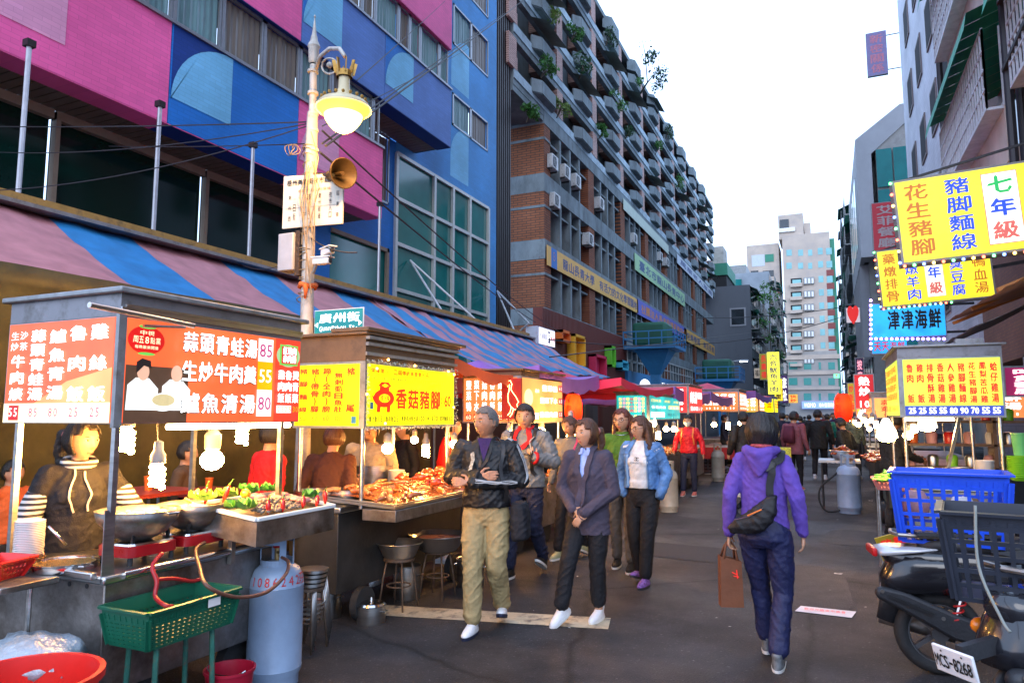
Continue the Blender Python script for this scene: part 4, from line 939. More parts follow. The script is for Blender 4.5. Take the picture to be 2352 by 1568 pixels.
def chili(p, d, L, lab='', grp='red chillies on the seafood tray', col=None):
    t = thing('red_chilli', lab, 'chilli', p, 0, grp); d = V(d).normalized()*L
    MB().ring([(0,0,0), d*.3+V((.004,0,0)), d*.7, d],[.005,.013,.015,.008],8).build('pod', mat('glossy red chilli',(.55,.012,.008),.25,0,.1,20,coat=.5), t, smooth=True)
    MB().ring([d, d*1.12+V((.003,0,0)), d*1.3+V((.012,0,.003))],[.009,.004,.003],6).build('stalk', LEAF[0], t, smooth=True)
    return t
def lettuce(p, r, lab, m, n=3, seed=0, name='lettuce_leaf', grp='green leaves around the seafood tray'):
    o = MB(); random.seed(seed)
    for q in range(n):
        c = V((random.uniform(-.4,.4)*r, random.uniform(-.4,.4)*r, random.uniform(0,.3)*r)); a0 = random.random()*6; vs = [c]; N_ = 34; K = 6
        for k in range(1, K+1):
            for j in range(N_):
                a = 2*pi*j/N_; rr = r*.75*k/K*(1+.15*sin(3*a+a0)); z = (k/K)**2*r*(.42+.22*sin(a*5+a0+k*.4)+.10*sin(a*9+q))+.1*r*noise.noise(V((a,k,q+seed)))
                vs.append(c+V((rr*cos(a),rr*sin(a),z)))
        fs = [(0,1+j,1+(j+1)%N_) for j in range(N_)] + [(1+(k-1)*N_+j,1+k*N_+j,1+k*N_+(j+1)%N_,1+(k-1)*N_+(j+1)%N_) for k in range(1,K) for j in range(N_)]
        o.add(vs, fs)
    ob = o.build(name, m, smooth=True, loc=p); tag(ob, lab, 'leaf', grp); return ob
LETT = mat('bright lettuce', (.18,.42,.05), .4, 0, .35, 14, .3, 40); LETD = mat('dark parsley', (.05,.25,.04), .5, 0, .4, 20)
def hose(pts, r, m, lab, name='gas_hose', cat='hose'):
    # smooth a polyline by Catmull-Rom
    pts = [V(p) for p in pts]; out = []
    for i in range(len(pts)-1):
        p0 = pts[max(i-1,0)]; p1 = pts[i]; p2 = pts[i+1]; p3 = pts[min(i+2,len(pts)-1)]
        for k in range(6):
            t_ = k/6; out.append(.5*((2*p1)+(p2-p0)*t_+(2*p0-5*p1+4*p2-p3)*t_*t_+(3*p1-p0-3*p2+p3)*t_**3))
    out.append(pts[-1]); o = MB().ring(out, r, 8).build(name, m, smooth=True); return tag(o, lab, cat)
def wire(p, q, sag, r, lab=None, m=None, name='overhead_cable', n=14, grp='overhead cables'):
    p = V(p); q = V(q); o = MB().ring([p.lerp(q, i/n)-V((0,0,sag*4*(i/n)*(1-i/n))) for i in range(n+1)], r, 5).build(name, m or CABLE); 
    return tag(o, lab, 'cable', grp) if lab else o
# ================================================================ stall 1 (orange signs)
ORS = lit('lit orange red sign face', (.90,.115,.035), .78); ORS2 = lit('lit orange gradient patch', (1,.33,.12), .85); CRS = lit('lit cream price strip', (1,.86,.52), .9); YLS = lit('lit yellow sign face', (.97,.86,.0), .85)
YLS2 = lit('lit pale yellow sign face', (1,.95,.10), .95); LIT_R = mat('red sign lettering', (.55,.01,.01), .5, var=0, emit=.45, ecol=(.8,.02,.0)); MAG = mat('magenta sign lettering',(.4,.01,.12),.5,var=0,emit=.4,ecol=(.5,.01,.15))
LIT_G = mat('green sign trim',(.05,.4,.05),.5,var=0,emit=.4,ecol=(.2,.6,.1)); MUST = lit('mustard price block',(.75,.40,.0),.8); DKRED = lit('deep red sign block',(.55,.01,.01),.7); PHOTO = mat('dark photo background',(.10,.05,.03),.5,var=.3,emit=.12,ecol=(.2,.1,.05)); SKINP = mat('printed skin tone',(.6,.3,.2),.5,var=.1,emit=.4,ecol=(.8,.45,.3)); HAIRP = mat('printed dark hair',(.03,.02,.02),.5,var=0); CLTHP = lit('printed white shirt',(.85,.9,.9),.75)
XS = -3.2
c0 = at(262,973,X=XS); cT = at(262,722,X=XS).z; cR = at(262,655,X=XS).z; cB = c0.z; cY = c0.y
xl = at(6,970,Y=cY).x; yr = at(685,975,X=XS).y
zc = at(245,1312,X=XS).z
st = thing('food_stall', 'steel food stall with orange red menu boards nearest on the left', 'food stall', (XS,cY,0))
def S(m, name, mt, **k): return wrd(m.build(name, mt, **k), st)
D1 = .62
SLD = mat('grey painted sheet metal', (.24,.24,.26), .45, .5, .15, 4, dirt=(.12,.11,.1), ds=5)
S(MB().prism([(0,0),(0,cR-cT+.0),(-(XS-xl),cR-cT-.13),(-(XS-xl),0)], yr-cY, ax=((1,0,0),(0,0,1),(0,1,0)), o=(XS,cY,cT+.002)) if 0 else MB().box((xl,cY+.002,cT+.002),(XS-.002,yr,cR-.03)), 'roof_fascia', SLD)
S(MB().box((xl-.04,cY-.03,cR-.03),(XS+.035,yr+.04,cR)), 'roof', GALV, bevel=.008)
S(MB().box((XS,cY+.02,cR-.10),(XS+.018,yr,cR-.085)).box((XS,cY,cT+.02),(XS+.012,yr,cT+.045)), 'roof_trim', STEEL)
# sign boxes
fr = S(MB().box((XS-.1,cY,cB),(XS,yr,cT)).box((xl,cY,cB),(XS-.101,cY+.1,cT)), 'sign_frame', GALV)
S(MB().box((XS-.012,cY-.012,cB-.02),(XS+.012,cY+.03,cT+.03)), 'corner_trim', GALV)
SP = S(MB().box((XS-.01,cY+.04,cB+.005),(XS+.003,yr-.01,cT-.005)), 'sign_panel', ORS)
SQ = S(MB().box((xl+.01,cY-.003,cB+.005),(XS-.03,cY+.01,cT-.005)), 'sign_panel', ORS)
p = Panel((XS+.003,cY+.04,cB+.005),(0,1,0),(0,0,1),yr-cY-.05,cT-cB-.01,None)
p.rect(0,.0,.30,.55,PHOTO,1); p.disc(.085,.8,.085,.14,DKRED,2); p.disc(.085,.93,.04,.02,LIT_G,3); p.disc(.085,.665,.04,.015,LIT_G,3)
p.row('中視',.05,.12,.87,.05,CRS,3); p.row('周五8點黨',.02,.15,.80,.07,CRS,3); p.row('每晚歡樂開播',.03,.14,.73,.035,CRS,3)
for cx, s_, hr in ((.075,1,HAIRP),(.235,1,None)):
    p.poly([(cx-.07,.12),(cx-.065,.36),(cx-.03,.43),(cx+.03,.43),(cx+.075,.33),(cx+.07,.12)],CLTHP,2)
    p.disc(cx,.49,.028,.085,SKINP,3); 
    if hr: p.poly([(cx-.034,.47),(cx-.034,.58),(cx-.01,.62),(cx+.03,.6),(cx+.034,.53),(cx,.55)],HAIRP,4)
p.disc(.17,.2,.07,.09,CLTHP,5); p.disc(.17,.22,.055,.06,mat('printed food',(.5,.4,.2),.5,var=.3,emit=.5),6)
for t_, y in (('蒜頭青蛙湯',.82),('生炒牛肉羹',.52),('鱸魚清湯',.19)):
    p.row(t_, .245,.68,y,.22,INKK,7,.03); 
    p.o += V((0,-.003,.004)); p.row(t_,.245,.68,y,.22,WHITE,9,.02); p.o -= V((0,-.003,.004))
p.rect(.70,.70,.80,.97,CLTHP,2); p.rect(.70,.37,.80,.70,MUST,2); p.rect(.70,.06,.80,.37,CLTHP,2)
p.row('85',.705,.795,.83,.16,MAG,3); p.row('55',.705,.795,.53,.16,WHITE,3); p.row('80',.705,.795,.21,.16,MAG,3)
p.rect(.82,.0,1,1,mat('darker red sign end',(.4,.02,.01),.5,var=0,emit=.55,ecol=(.7,.045,.02)),1)
p.disc(.91,.80,.085,.14,mat('sage sign oval',(.2,.3,.15),.5,var=0,emit=.5,ecol=(.35,.5,.25)),2); p.rect(.845,.68,.975,.93,LIT_G,3); p.rect(.855,.70,.965,.91,DKRED,4)
p.row('红燒肉',.86,.96,.86,.1,WHITE,5,.03); p.row('赤肉捲',.86,.96,.76,.1,WHITE,5,.03)
for t_, y in (('雞魯燙',.56),('肉肉青',.42),('飯飯菜',.28)): p.row(t_,.83,.985,y,.12,WHITE,5,.015)
p.rect(.83,.10,.935,.19,CLTHP,4); p.row('2525',.83,.935,.145,.07,MUST,5); p.row('30',.94,.985,.145,.07,MUST,5)
for (m_, l_, b_) in p.L.values(): wrd(b_.build('lettering' if l_ > 2 else 'sign_artwork', m_), SP if False else st)
p = Panel((xl+.01,cY-.003,cB+.005),(1,0,0),(0,0,1),XS-.03-xl-.01,cT-cB-.01,None)
p.rect(0,0,1,.19,CRS,1); p.poly([(.30,.19),(1,.19),(1,.52),(.6,.40)],ORS2,1)
p.row('生沙',.03,.21,.88,.09,WHITE,2); p.row('炒茶',.03,.21,.77,.09,WHITE,2)
p.col('牛肉焿',.12,.70,.20,.14,WHITE,2,.03,.135); p.col('蒜頭青蛙湯',.31,.94,.21,.15,WHITE,2,.03,.128); p.col('鱸魚青湯',.50,.94,.20,.16,WHITE,2,.03,.14)
p.col('魯 肉 飯',.69,.94,.20,.16,WHITE,2,.03,.155); p.col('雞 絲 飯',.88,.94,.20,.16,WHITE,2,.03,.155)
p.rect(.06,.02,.16,.17,DKRED,2)
for t_, x in (('55',.11),('85',.31),('80',.50),('25',.69),('25',.88)): p.row(t_,x-.05,x+.05,.1,.09,MAG if t_ != '55' else WHITE,3,.0)
for (m_, l_, b_) in p.L.values(): wrd(b_.build('lettering' if l_ > 1 else 'sign_artwork', m_), st)
# posts, counter
for x, y in ((XS-.03,cY+.035),(xl+.09,cY+.035),(XS-.03,yr-.13),(xl+.09,yr-.13)): S(MB().bar((x,y,zc-.02),(x,y,cB),.028,.028), 'post', STEEL)
yE = 3.5
body = S(MB().box((XS-D1-.28,cY+.0,.27),(XS-.0,yE,zc-.06)), 'body', STEELD, bevel=.006)
S(MB().box((XS-D1-.3,cY-.02,zc-.06),(XS+.02,yE+.02,zc-.02)), 'worktop', STEEL, bevel=.01)
S(MB().cyl((XS+.02,cY+.08,zc-.03),(XS+.02,yE,zc-.03),.02,10), 'rail', CHROME, smooth='a')
S(MB().box((XS-D1-.3,cY-.05,zc-.035),(XS-.03,cY-.02,zc+.0)), 'worktop_lip', STEEL, bevel=.006)
S(MB().prism([(-.02,0),(.05,0),(.05,.02),(.02,.30),(0,.34),(-.02,.34)], .006, ax=((0,1,0),(0,0,1),(1,0,0)), o=(XS-.005,cY-.0,zc-.05)), 'corner_guard', STEEL)
for y, n in ((at(303,1341,X=XS).y,0),(at(494,1315,X=XS).y,1)):
    z = at((303,494)[n],(1341,1315)[n],X=XS).z
    S(MB().lathe([(0,0),(.075,0),(.085,.012),(.085,.02),(.02,.03),(.02,.036),(0,.036)],20,(XS+.001,y,z),axis=(1,0,0)), 'burner_opening', BLACKR, smooth='a')
for px, py in ((160,1340),(200,1345),(470,1298),(545,1275)): q = at(px,py,X=XS) if px > 250 else at(px,py,Y=cY); S(MB().lathe([(0,.003),(.012,.003),(.012,0)],10,q,axis=(1,0,0) if px > 250 else (0,-1,0)), 'vent_hole', BLACKM)
for x, y in ((XS-.12,cY+.3),(XS-.12,yE-.15),(XS-.75,cY+.3),(XS-.75,yE-.15)):
    w_ = S(MB().cyl((x-.03,y,.14),(x+.03,y,.14),.13,18), 'wheel', BLACKR, smooth='a')
tl = S(MB().cyl((XS-.05,cY+.35,cB-.02),(XS-.05,yr-.03,cB-.02),.016,10), 'fluorescent_tube', TUBE)
S(MB().cyl(at(205,700,X=XS+.10),at(445,748,X=XS+.06),.014,10), 'lamp_tube', STEEL, smooth='a')
S(MB().cyl(at(330,748,X=XS+.04),at(425,752,X=XS+.02),.008,8), 'sign_conduit', STEEL, smooth='a')
# tray with seafood
tx0, tx1 = -3.42, -2.93; ty0 = at(590,1193,X=tx1).y; ty1 = at(768,1152,X=tx1).y; tz = at(590,1193,X=tx1).z
tr = thing('seafood_tray', 'sloping steel display tray with white rim at the street end of the first stall', 'tray', (tx1,ty0,tz))
tl_ = .06
def TP(u, v, h=0): return V((tx1+(tx0-tx1)*u, ty0+(ty1-ty0)*v, tz+tl_*u+h))
bx = [TP(0,0),TP(1,0),TP(1,1),TP(0,1)]
m = MB(); m.add([p_ for p_ in bx]+[p_-V((0,0,.15)) for p_ in bx]+[p_-V((0,0,.03)) for p_ in bx], [(7,6,5,4),(0,4,5,1),(1,5,6,2),(2,6,7,3),(3,7,4,0),(8,9,10,11)])
wrd(m.build('pan', STEELD), tr)
m = MB()
for i in range(4): m.bar(bx[i],bx[(i+1)%4],.022,.03)
wrd(m.build('rim', WHITEP, bevel=.004), tr)
wrd(MB().bar(TP(.5,.1,-.16),TP(.5,.1,-.3),.03,.03).bar(TP(.3,.9,-.16),TP(.9,.9,-.3),.03,.03).build('bracket', STEELD), tr)
random.seed(21)
m = MB()
for i in range(420):
    u = random.uniform(.06,.62); v = random.uniform(.12,.62); h = .02+.035*(1-abs(u-.34)/.3)*random.random()
    q = TP(u,v,h); k = random.uniform(.008,.014); m.sphere(q,k,6,sc=(random.uniform(.7,1.2),random.uniform(.7,1.5),random.uniform(.6,1)))
o = m.build('snail_heap', mat('dark wet snail shells',(.17,.14,.11),.4,0,.6,60), smooth=True); tag(o, 'heap of small dark shellfish in the seafood tray', 'shellfish', kind='stuff')
MEAT = mat('raw pink meat', (.50,.19,.17), .3, 0, .35, 18, .3, 40, dirt=(.6,.35,.3), ds=12, coat=.3)
for i, (u, v, a, s) in enumerate(((.55,.66,.5,1),(.75,.55,.9,1),(.45,.8,.2,.9),(.7,.82,.7,1),(.3,.82,1.2,.8))):
    o = MB().loft([((0,0,-.0),.05*s,.03*s),((.002,0,.012),.068*s,.038*s),((0,0,.028),.05*s,.03*s),((0,0,.036),.02*s,.012*s)],16).build('raw_meat_slab', MEAT, smooth=True, loc=TP(u,v,.008)); o.rotation_euler = (0,0,a)
    tag(o, ['pink raw slab at the middle of the tray','pink raw slab at the back of the tray behind the yellow fruit','pink raw slab near the front right of the tray','raw slab in the back right corner of the tray','smallest raw slab beside the front rim of the tray'][i], 'meat', 'raw meat on the seafood tray')
    for vtx in o.data.vertices: vtx.co += V((noise.noise(vtx.co*30+V((i,0,0))),noise.noise(vtx.co*30+V((0,i,5))),0))*.012
t = MB().sphere((0,0,0),.03,16).build('yellow_tomato', mat('orange yellow fruit skin',(.8,.38,.02),.25,coat=.5), smooth=True, loc=TP(.78,.44,.05)); tag(t, 'yellow orange tomato on top of the seafood tray', 'tomato')
ld_ = ['standing red chilli at the left corner leaf of the tray','tall red chilli leaning at the back left of the tray','front row red chilli nearest the tray corner','second red chilli in the front row of the tray','third red chilli in the front row of the tray','fourth red chilli in the front row of the tray','dark red chilli standing at the far right corner of the tray']
for i, (u, v, d, L) in enumerate(((.9,.06,(.1,0,1),.10),(.85,.22,(.25,.25,1),.11),(.1,.20,(0,.05,1),.08),(.08,.36,(0,.05,1),.08),(.08,.62,(0,.15,1),.075),(.07,.80,(0,.2,1),.07),(.12,.97,(0,0,1),.08))):
    chili(TP(u,v,.005), d, L, ld_[i])
ll = ['bright lettuce leaf at the left end of the tray','bright lettuce leaf hanging over the front left tray corner','bright lettuce tuft behind the shellfish','dark green parsley sprig at the back of the tray','second dark parsley sprig at the back of the tray','dark parsley sprig beside the far right chilli']
for i, (u, v, r_, m_) in enumerate(((.9,.02,.08,LETT),(.22,.03,.085,LETT),(.98,.30,.07,LETT),(1.0,.68,.07,LETD),(.9,.88,.07,LETD),(.38,.93,.065,LETD))): lettuce(TP(u,v,.02), r_, ll[i], m_, 3, i)
# woks on stoves
z0 = zc-.02
wx = XS-.2
q1 = at(316,1278,X=wx); q2 = at(432,1250,X=wx)
s1 = V((wx,q1.y,z0+.008)); s2 = V((wx,q2.y+.02,z0+.008))
stove(s1, 'red portable gas stove under the nearer wok', R(90)); stove(s2, 'red portable gas stove under the farther wok', R(90))
wok(s1+V((0,-.01,.095)), .205, 'wide steel wok of pale soup, the nearer of two'); wok(s2+V((-.01,.02,.095)), .195, 'wide steel wok of pale soup, the farther of two', (.85,.55,.2), 1.2)
tag(MB().ring([at(500,1160,X=wx-.05), at(440,1153,X=wx-.15), at(425,1145,X=wx-.15)],[.006,.008,.01],8).build('wooden_spoon', mat('pale wood',(.5,.32,.14),.6), smooth=True), 'wooden spoon lying over the farther wok', 'spoon')
# plates, soup pan, ladle
pp_ = at(65,1265,X=-3.75); stack('plate', 'white melamine plate in the tall stack beside the vendor', 'plate', (pp_.x,pp_.y,z0+.05), .068, 20, .0085, CERAM, 'white plates stacked on the first stall', .6, .018)
basin((pp_.x,pp_.y,z0), .075, .05, 'old wooden bowl under the white plates', mat('brown bowl',(.25,.14,.06),.5))
sp = at(150,1262,X=-3.55); pot((sp.x,sp.y,z0), .15, .035, 'shallow round pan with ladle beside the vendor', CHROME)
tag(MB().lathe([(0,.03),(.14,.03)],24,(sp.x,sp.y,z0)).build('broth', mat('thin brown broth',(.35,.22,.08),.1,0,.2,10,coat=.5)), 'brown broth filling the shallow pan', 'broth')
tag(MB().ring([at(112,1208,X=-3.6), at(135,1232,X=-3.55), at(152,1250,X=-3.55)],.007,8).build('ladle', CHROME, smooth=True), 'steel ladle handle leaning in the shallow pan', 'ladle')
# red basket and side table at far left
sb = at(20,1335,Y=cY-.25)
t = thing('side_table', 'steel side table with a bent corner left of the first stall', 'table', (sb.x-.2,cY-.22,0))
wrd(MB().box((sb.x-.6,cY-.35,sb.z-.03),(at(80,1330,Y=cY-.2).x,cY-.08,sb.z)).build('table_top', STEELD, bevel=.005), t); q = at(68,1500,Y=cY-.1)
for x, y in ((q.x+.0,cY-.12),(q.x,cY-.3),(q.x-.6,cY-.12)): wrd(MB().cyl((x,y,0),(x,y,sb.z-.03),.013,8).build('leg', STEEL, smooth='a'), t)
wrd(MB().bar((q.x-.6,cY-.12,.45),(q.x,cY-.12,.45),.015,.015).build('stretcher', STEEL), t)
rb = at(8,1312,Y=cY-.22); crate('plastic_basket', 'bright red plastic basket at the left edge on the side table', (rb.x-.04,rb.y,sb.z+.0), .22, .2, .09, REDP, .2, nx=12, ny=8, nz=3, solid=.3, bw=.012, th=.004, thickrim=.012)
tag(MB().lathe([(0,.0),(.1,0),(.13,.012),(.13,.02),(.1,.008),(0,.008)],28,(rb.x+.02,rb.y-.01,sb.z)).build('steel_plate', CHROME, smooth='a'), 'round steel plate under the red basket', 'plate') if 0 else None
# green crate on legs with hoses
gx = -2.86; gl = at(236,1430,X=gx); gr_ = at(540,1380,X=gx-.0)
gcz = at(380,1475,X=-2.9).z
GRN = mat('dark green plastic', (.006,.10,.055), .4, 0, .12, 4, spec=.5)
nb = at(340,1493,X=-2.86); fb_ = at(528,1445,X=-2.86); lb = at(250,1478,Y=nb.y)
gcz = nb.z; gc = V((-2.86-(-2.86-lb.x)/2-.0,(nb.y+fb_.y)/2,gcz)); gW = -2.86-lb.x+.06; gL = fb_.y-nb.y+.06; print('crate',gc,gW,gL)
crate('plastic_crate', 'dark green perforated plastic crate full of hoses before the first stall', gc, gL, gW, .17, GRN, R(90), nx=17, ny=8, nz=6, solid=.36, bw=.013, th=.006, taper=.03, thickrim=.014)
for px, lab in ((1,'white paper tag'),):
    pass
o = MB().box((-.105,.0,0),(-.03,.002,.045)).build('price_tag', mat('white paper label',(.75,.72,.7),.6)); o.location = (gc.x+gW/2+.012,gc.y+.16,gc.z+.12); o.rotation_euler = (0,0,R(90)); tag(o,'white paper label stuck on the green crate rim','label')
t = thing('crate_stand', 'rusty green metal stool legs carrying the green crate', 'stand', (gc.x,gc.y,0))
for dx, dy in ((-.1,-.18),(.1,-.18),(-.1,.18),(.1,.18)): MB().cyl((dx,dy,0),(dx*.9,dy*.9,gcz-.012),.013,8).build('leg', mat('flaking green paint',(.03,.16,.12),.6,.2,.3,20,dirt=(.15,.10,.06),ds=25), t, smooth='a')
MB().box((-.11,-.2,gcz-.015),(.11,.2,gcz-.004)).build('top', mat('flaking green paint'), t)
for i, (px, py) in enumerate(((350,1385),(405,1380))):
    q = at(px,py,X=gc.x); tag(MB().lathe([(0,.03),(.04,.028),(.062,.012),(.062,0),(0,0)],20).build('green_scrap_dish', mat('lime green plastic',(.22,.62,.02),.35), smooth=True, loc=(gc.x,q.y,gc.z+.09)), ['lime green plastic lid in the left half of the green crate','lime green plastic lid in the right half of the green crate'][i], 'lid', 'lime lids in the green crate')
RH = mat('red rubber hose', (.40,.015,.02), .4, 0, .15, 8); BH = mat('brown rubber hose', (.13,.05,.03), .45, 0, .2, 8)
hp = lambda *a: [at(x, y, X=X) for x, y, X in a]
hose(hp((372,1270,XS+.03),(350,1300,XS+.06),(360,1335,XS+.1),(357,1370,XS+.12),(380,1390,gc.x+.02),(395,1392,gc.x+.02)), .011, RH, 'red gas hose dropping from the nearer stove into the green crate')
hose(hp((362,1330,XS+.09),(400,1328,XS+.09),(440,1334,XS+.08),(462,1328,XS+.08)), .010, RH, 'short red gas hose running across to the brown hose')
hose(hp((470,1245,XS+.02),(450,1262,XS+.06),(458,1300,XS+.20),(476,1345,-2.83),(540,1370,-2.80),(610,1360,-2.80),(655,1320,-2.86),(662,1290,-2.95),(645,1278,-3.05)), .010, BH, 'brown gas hose looping from the farther stove to the big gas cylinder')
g1 = at(628,1570,Z=0); gas((g1.x-.02,g1.y+.02,0), 'large blue-grey gas cylinder with red numbers by the seafood tray', 1.0, R(2), .86, '1086242莊')
rbk = at(528,1572,Z=0); bq = at(528,1532,d=3.72); bucket((bq.x,bq.y,0), .125, bq.z, 'dark red plastic bucket with wire handle beside the big gas cylinder', mat('dark red plastic',(.36,.008,.03),.35))
rt = at(75,1568,Z=.25)
tq = at(52,1552,d=2.75); bucket((tq.x,tq.y,0), .27, tq.z, 'large bright red plastic tub in the lower left corner', REDP, name='plastic_tub', cat='tub', handle=False)
random.seed(4)
bagm = mat('clear plastic bag', (.30,.35,.40), .25, 0, .2, 12, .8, 18, spec=.8)
m = MB(); m.sphere((0,0,0),.2,28,sc=(1.3,.9,.5)); o = m.build('plastic_bag', bagm, smooth=True, loc=at(70,1512,d=3.15)); tag(o, 'crumpled clear plastic bag behind the red tub', 'plastic bag')
for v in o.data.vertices: v.co *= 1+.25*noise.noise(v.co*14)+.12*noise.noise(v.co*40)
tag(MB().lathe([(0,0),(.2,0),(.23,.34),(.24,.35),(.22,.35),(.19,.01),(0,.01)],28,(at(70,1512,d=3.15).x,at(70,1512,d=3.15).y,-.03)).build('dark_bin', mat('grey plastic bin',(.08,.09,.1),.5), smooth='a'), 'dark bin under the clear plastic bag', 'bin')
# things at the back of the stall
bp = at(386,1170,X=-3.85); pot((bp.x,bp.y,z0), .125, .17, 'big steel pot behind the two woks', STEEL)
bw = at(450,1146,X=-3.75); stack('bowl', 'lime green bowl in the stack behind the woks', 'bowl', (bw.x,bw.y,z0+.1), .065, 9, .0095, mat('lime green plastic'), 'lime green bowls', .6, .03)
pot((bw.x,bw.y,z0), .07, .09, 'small steel box under the lime bowls')
cp = at(315,1160,X=-3.95); pot((cp.x,cp.y,z0), .11, .09, 'steel seasoning tub left of the big pot')
tag(MB().lathe([(0,0),(.03,0),(.03,.08),(.012,.1),(.006,.13),(0,.13)],14,(cp.x+.02,cp.y,z0+.09)).build('squeeze_bottle', WHITEP, smooth=True), 'white squeeze bottle on the seasoning tub', 'bottle')
ch = at(295,1125,X=-4.3); 
bucket((ch.x,ch.y,z0), .04, .12, 'orange chopstick holder behind the seasoning tub', mat('orange plastic',(.7,.14,.02),.4), name='chopstick_holder', cat='holder', handle=False)
bulb('cfl', 290,1010, -3.55, 'bright spiral bulb at the left, below the lantern emblem', 1.25, .12)
bulb('cfl', 361,1093, -3.35, 'low hanging spiral bulb with grey socket over the nearer wok', 1.15, .35, lean=-.08)
bulb('globe', 487,1056, -3.35, 'large globe bulb with pale fitting over the farther wok', 1.35, .3)
bulb('cfl', 556,998, -3.5, 'spiral bulb tucked right under the board near its right end', 1.1, .1)

CUPM = mat('stacked paper cups', (.62,.58,.50), .6, 0, .1, 60)
for i, (px, py, n_) in enumerate(((582,1120,16),(600,1118,12))):
    q = at(px,py,X=-3.95); tag(MB().lathe([(0,0)]+[(.03+.006*(k%2),.004+.006*k) for k in range(n_*2)]+[(0,.006*n_*2)],16,(q.x,q.y,z0)).build('cup_stack', CUPM, smooth='a'), ['tall column of paper cups left of the far post of the first stall','shorter column of paper cups beside the far post of the first stall'][i], 'cups')
for i, (px, X) in enumerate(((330,-4.9),(470,-5.1))):
    q = at(px,1125,X=X); t = thing('dining_table', ['low red dining table deep behind the nearer wok','low red dining table deep behind the globe bulb'][i], 'table', (X,q.y,0)); h = q.z
    MB().box((-.3,-.3,h-.03),(.3,.3,h)).build('table_top', mat('dim red laminate',(.30,.04,.03),.4), t)
    for x in (-.26,.26):
        for y in (-.26,.26): MB().cyl((x,y,0),(x,y,h-.03),.013,6).build('leg', GALV, t)
    bucket((X+.05,q.y,h), .035, .11, ['orange chopstick cup on the table behind the nearer wok','orange chopstick cup on the table behind the globe bulb'][i], mat('orange plastic'), name='chopstick_holder', cat='holder', handle=False)
# ================================================================ generic cart
WOODR = mat('weathered brown roof sheet', (.16,.10,.06), .6, .2, .3, 4, dirt=(.06,.045,.035), ds=4)
def cart(label, X, Y0, Y1, dep, zc, zs, zt, zr, mfront, mside, side=1, roofm=None, grp='lit food stalls along the street', ov=.04, body=STEELD, wh=True, frm=None, YC1=None, XC=None):
    """side 1: street face looks to +X, body behind it; returns root and the two sign panels"""
    t = thing('food_stall', label, 'food stall', (X,Y0,0), 0, grp); s = -side
    fm = frm or GALV; YC1 = YC1 or Y1
    def B(x0, x1): return (min(X+s*x0, X+s*x1), max(X+s*x0, X+s*x1))
    def bx(x0, x1, y0, y1, z0, z1, nm, m, **k):
        a = B(x0, x1); return wrd(MB().box((a[0],y0,z0),(a[1],y1,z1)).build(nm, m, **k), t)
    xc = XC or 0
    bx(xc,dep,Y0,YC1,.24,zc-.05,'body',body,bevel=.006); bx(xc-.03,dep+.02,Y0-.02,YC1+.02,zc-.05,zc-.005,'worktop',STEEL,bevel=.008)
    bx(0,.08,Y0,Y1,zs,zt,'sign_frame',fm); bx(.081,dep,Y0,Y0+.08,zs,zt,'sign_frame',fm)
    bx(-ov,dep+ov,Y0-ov,Y1+ov,zr-.025,zr,'roof',roofm or GALV,bevel=.006); bx(.002,dep,Y0+.003,Y1,zt+.002,zr-.027,'roof_fascia',roofm or SLD)
    bx(-.004,.02,Y0+.03,Y1-.02,zs+.02,zt-.02,'sign_panel',mfront); bx(.05,dep-.02,Y0-.004,Y0+.02,zs+.02,zt-.02,'sign_panel',mside)
    for x in (.04,dep-.05):
        for y in (Y0+.04,Y1-.06): wrd(MB().cyl((X+s*x,y,zc-.01),(X+s*x,y,zs),.018,10).build('post', STEEL, smooth='a'), t)
    if wh:
        for x in (.16,dep-.12):
            for y in (Y0+.25,YC1-.25): wrd(MB().cyl((X+s*x-.03,y,.13),(X+s*x+.03,y,.13),.13,16).build('wheel', BLACKR, smooth='a'), t)
    if side == 1:
        pf = Panel((X+.004,Y0+.03,zs+.02),(0,1,0),(0,0,1),Y1-Y0-.05,zt-zs-.04,None); ps_ = Panel((X-dep+.02,Y0-.004,zs+.02),(1,0,0),(0,0,1),dep-.07,zt-zs-.04,None)
    else:
        pf = Panel((X-.004,Y1-.02,zs+.02),(0,-1,0),(0,0,1),Y1-Y0-.05,zt-zs-.04,None); ps_ = Panel((X+.05,Y0-.004,zs+.02),(1,0,0),(0,0,1),dep-.07,zt-zs-.04,None)
    def fin(p):
        for (m_, l_, b_) in p.L.values(): wrd(b_.build('lettering' if l_ > 1 else 'sign_artwork', m_), t)
    return t, pf, ps_, fin
RTXT = mat('red sign lettering')
# ---------------------------------------------------------------- stall 2, yellow boards
X2 = -3.25
c = at(836,984,X=X2); y2e = at(1043,984,X=X2).y; zt2 = at(838,828,X=X2).z; zr2 = at(838,760,X=X2).z
zc2 = at(815,1170,X=X2).z
dep2 = X2-at(672,980,Y=c.y).x
t2, pf, ps_, fin = cart('yellow-boarded pork knuckle stall heaped with braised meats, second on the left', X2, c.y, y2e, dep2, zc2, c.z, zt2, zr2, YLS, YLS, 1, WOODR, YC1=y2e+.55, XC=.22, body=mat('dark grimy steel',(.06,.058,.055),.5,.6,.3,4,.1,30))
wrd(MB().box((X2-.3,c.y-.05,zr2+.0),(X2+.06,y2e+.12,zr2+.03)).build('roof', WOODR, bevel=.005), t2)
for k, zz in enumerate((.045,.12,.17)): wrd(MB().box((X2,c.y,zt2+zz),(X2+.015+.01*k,y2e+.03,zt2+zz+.025)).build('roof_trim', GALV), t2)
pf.row('榮獲第一 二屆傳統美食第一名',.02,.66,.90,.085,RTXT,2,.02); pf.row('感謝三立 東森 超視 美食任務 HERE·TVBS·台北WALKER',.02,.86,.775,.055,INKK,2,.01)
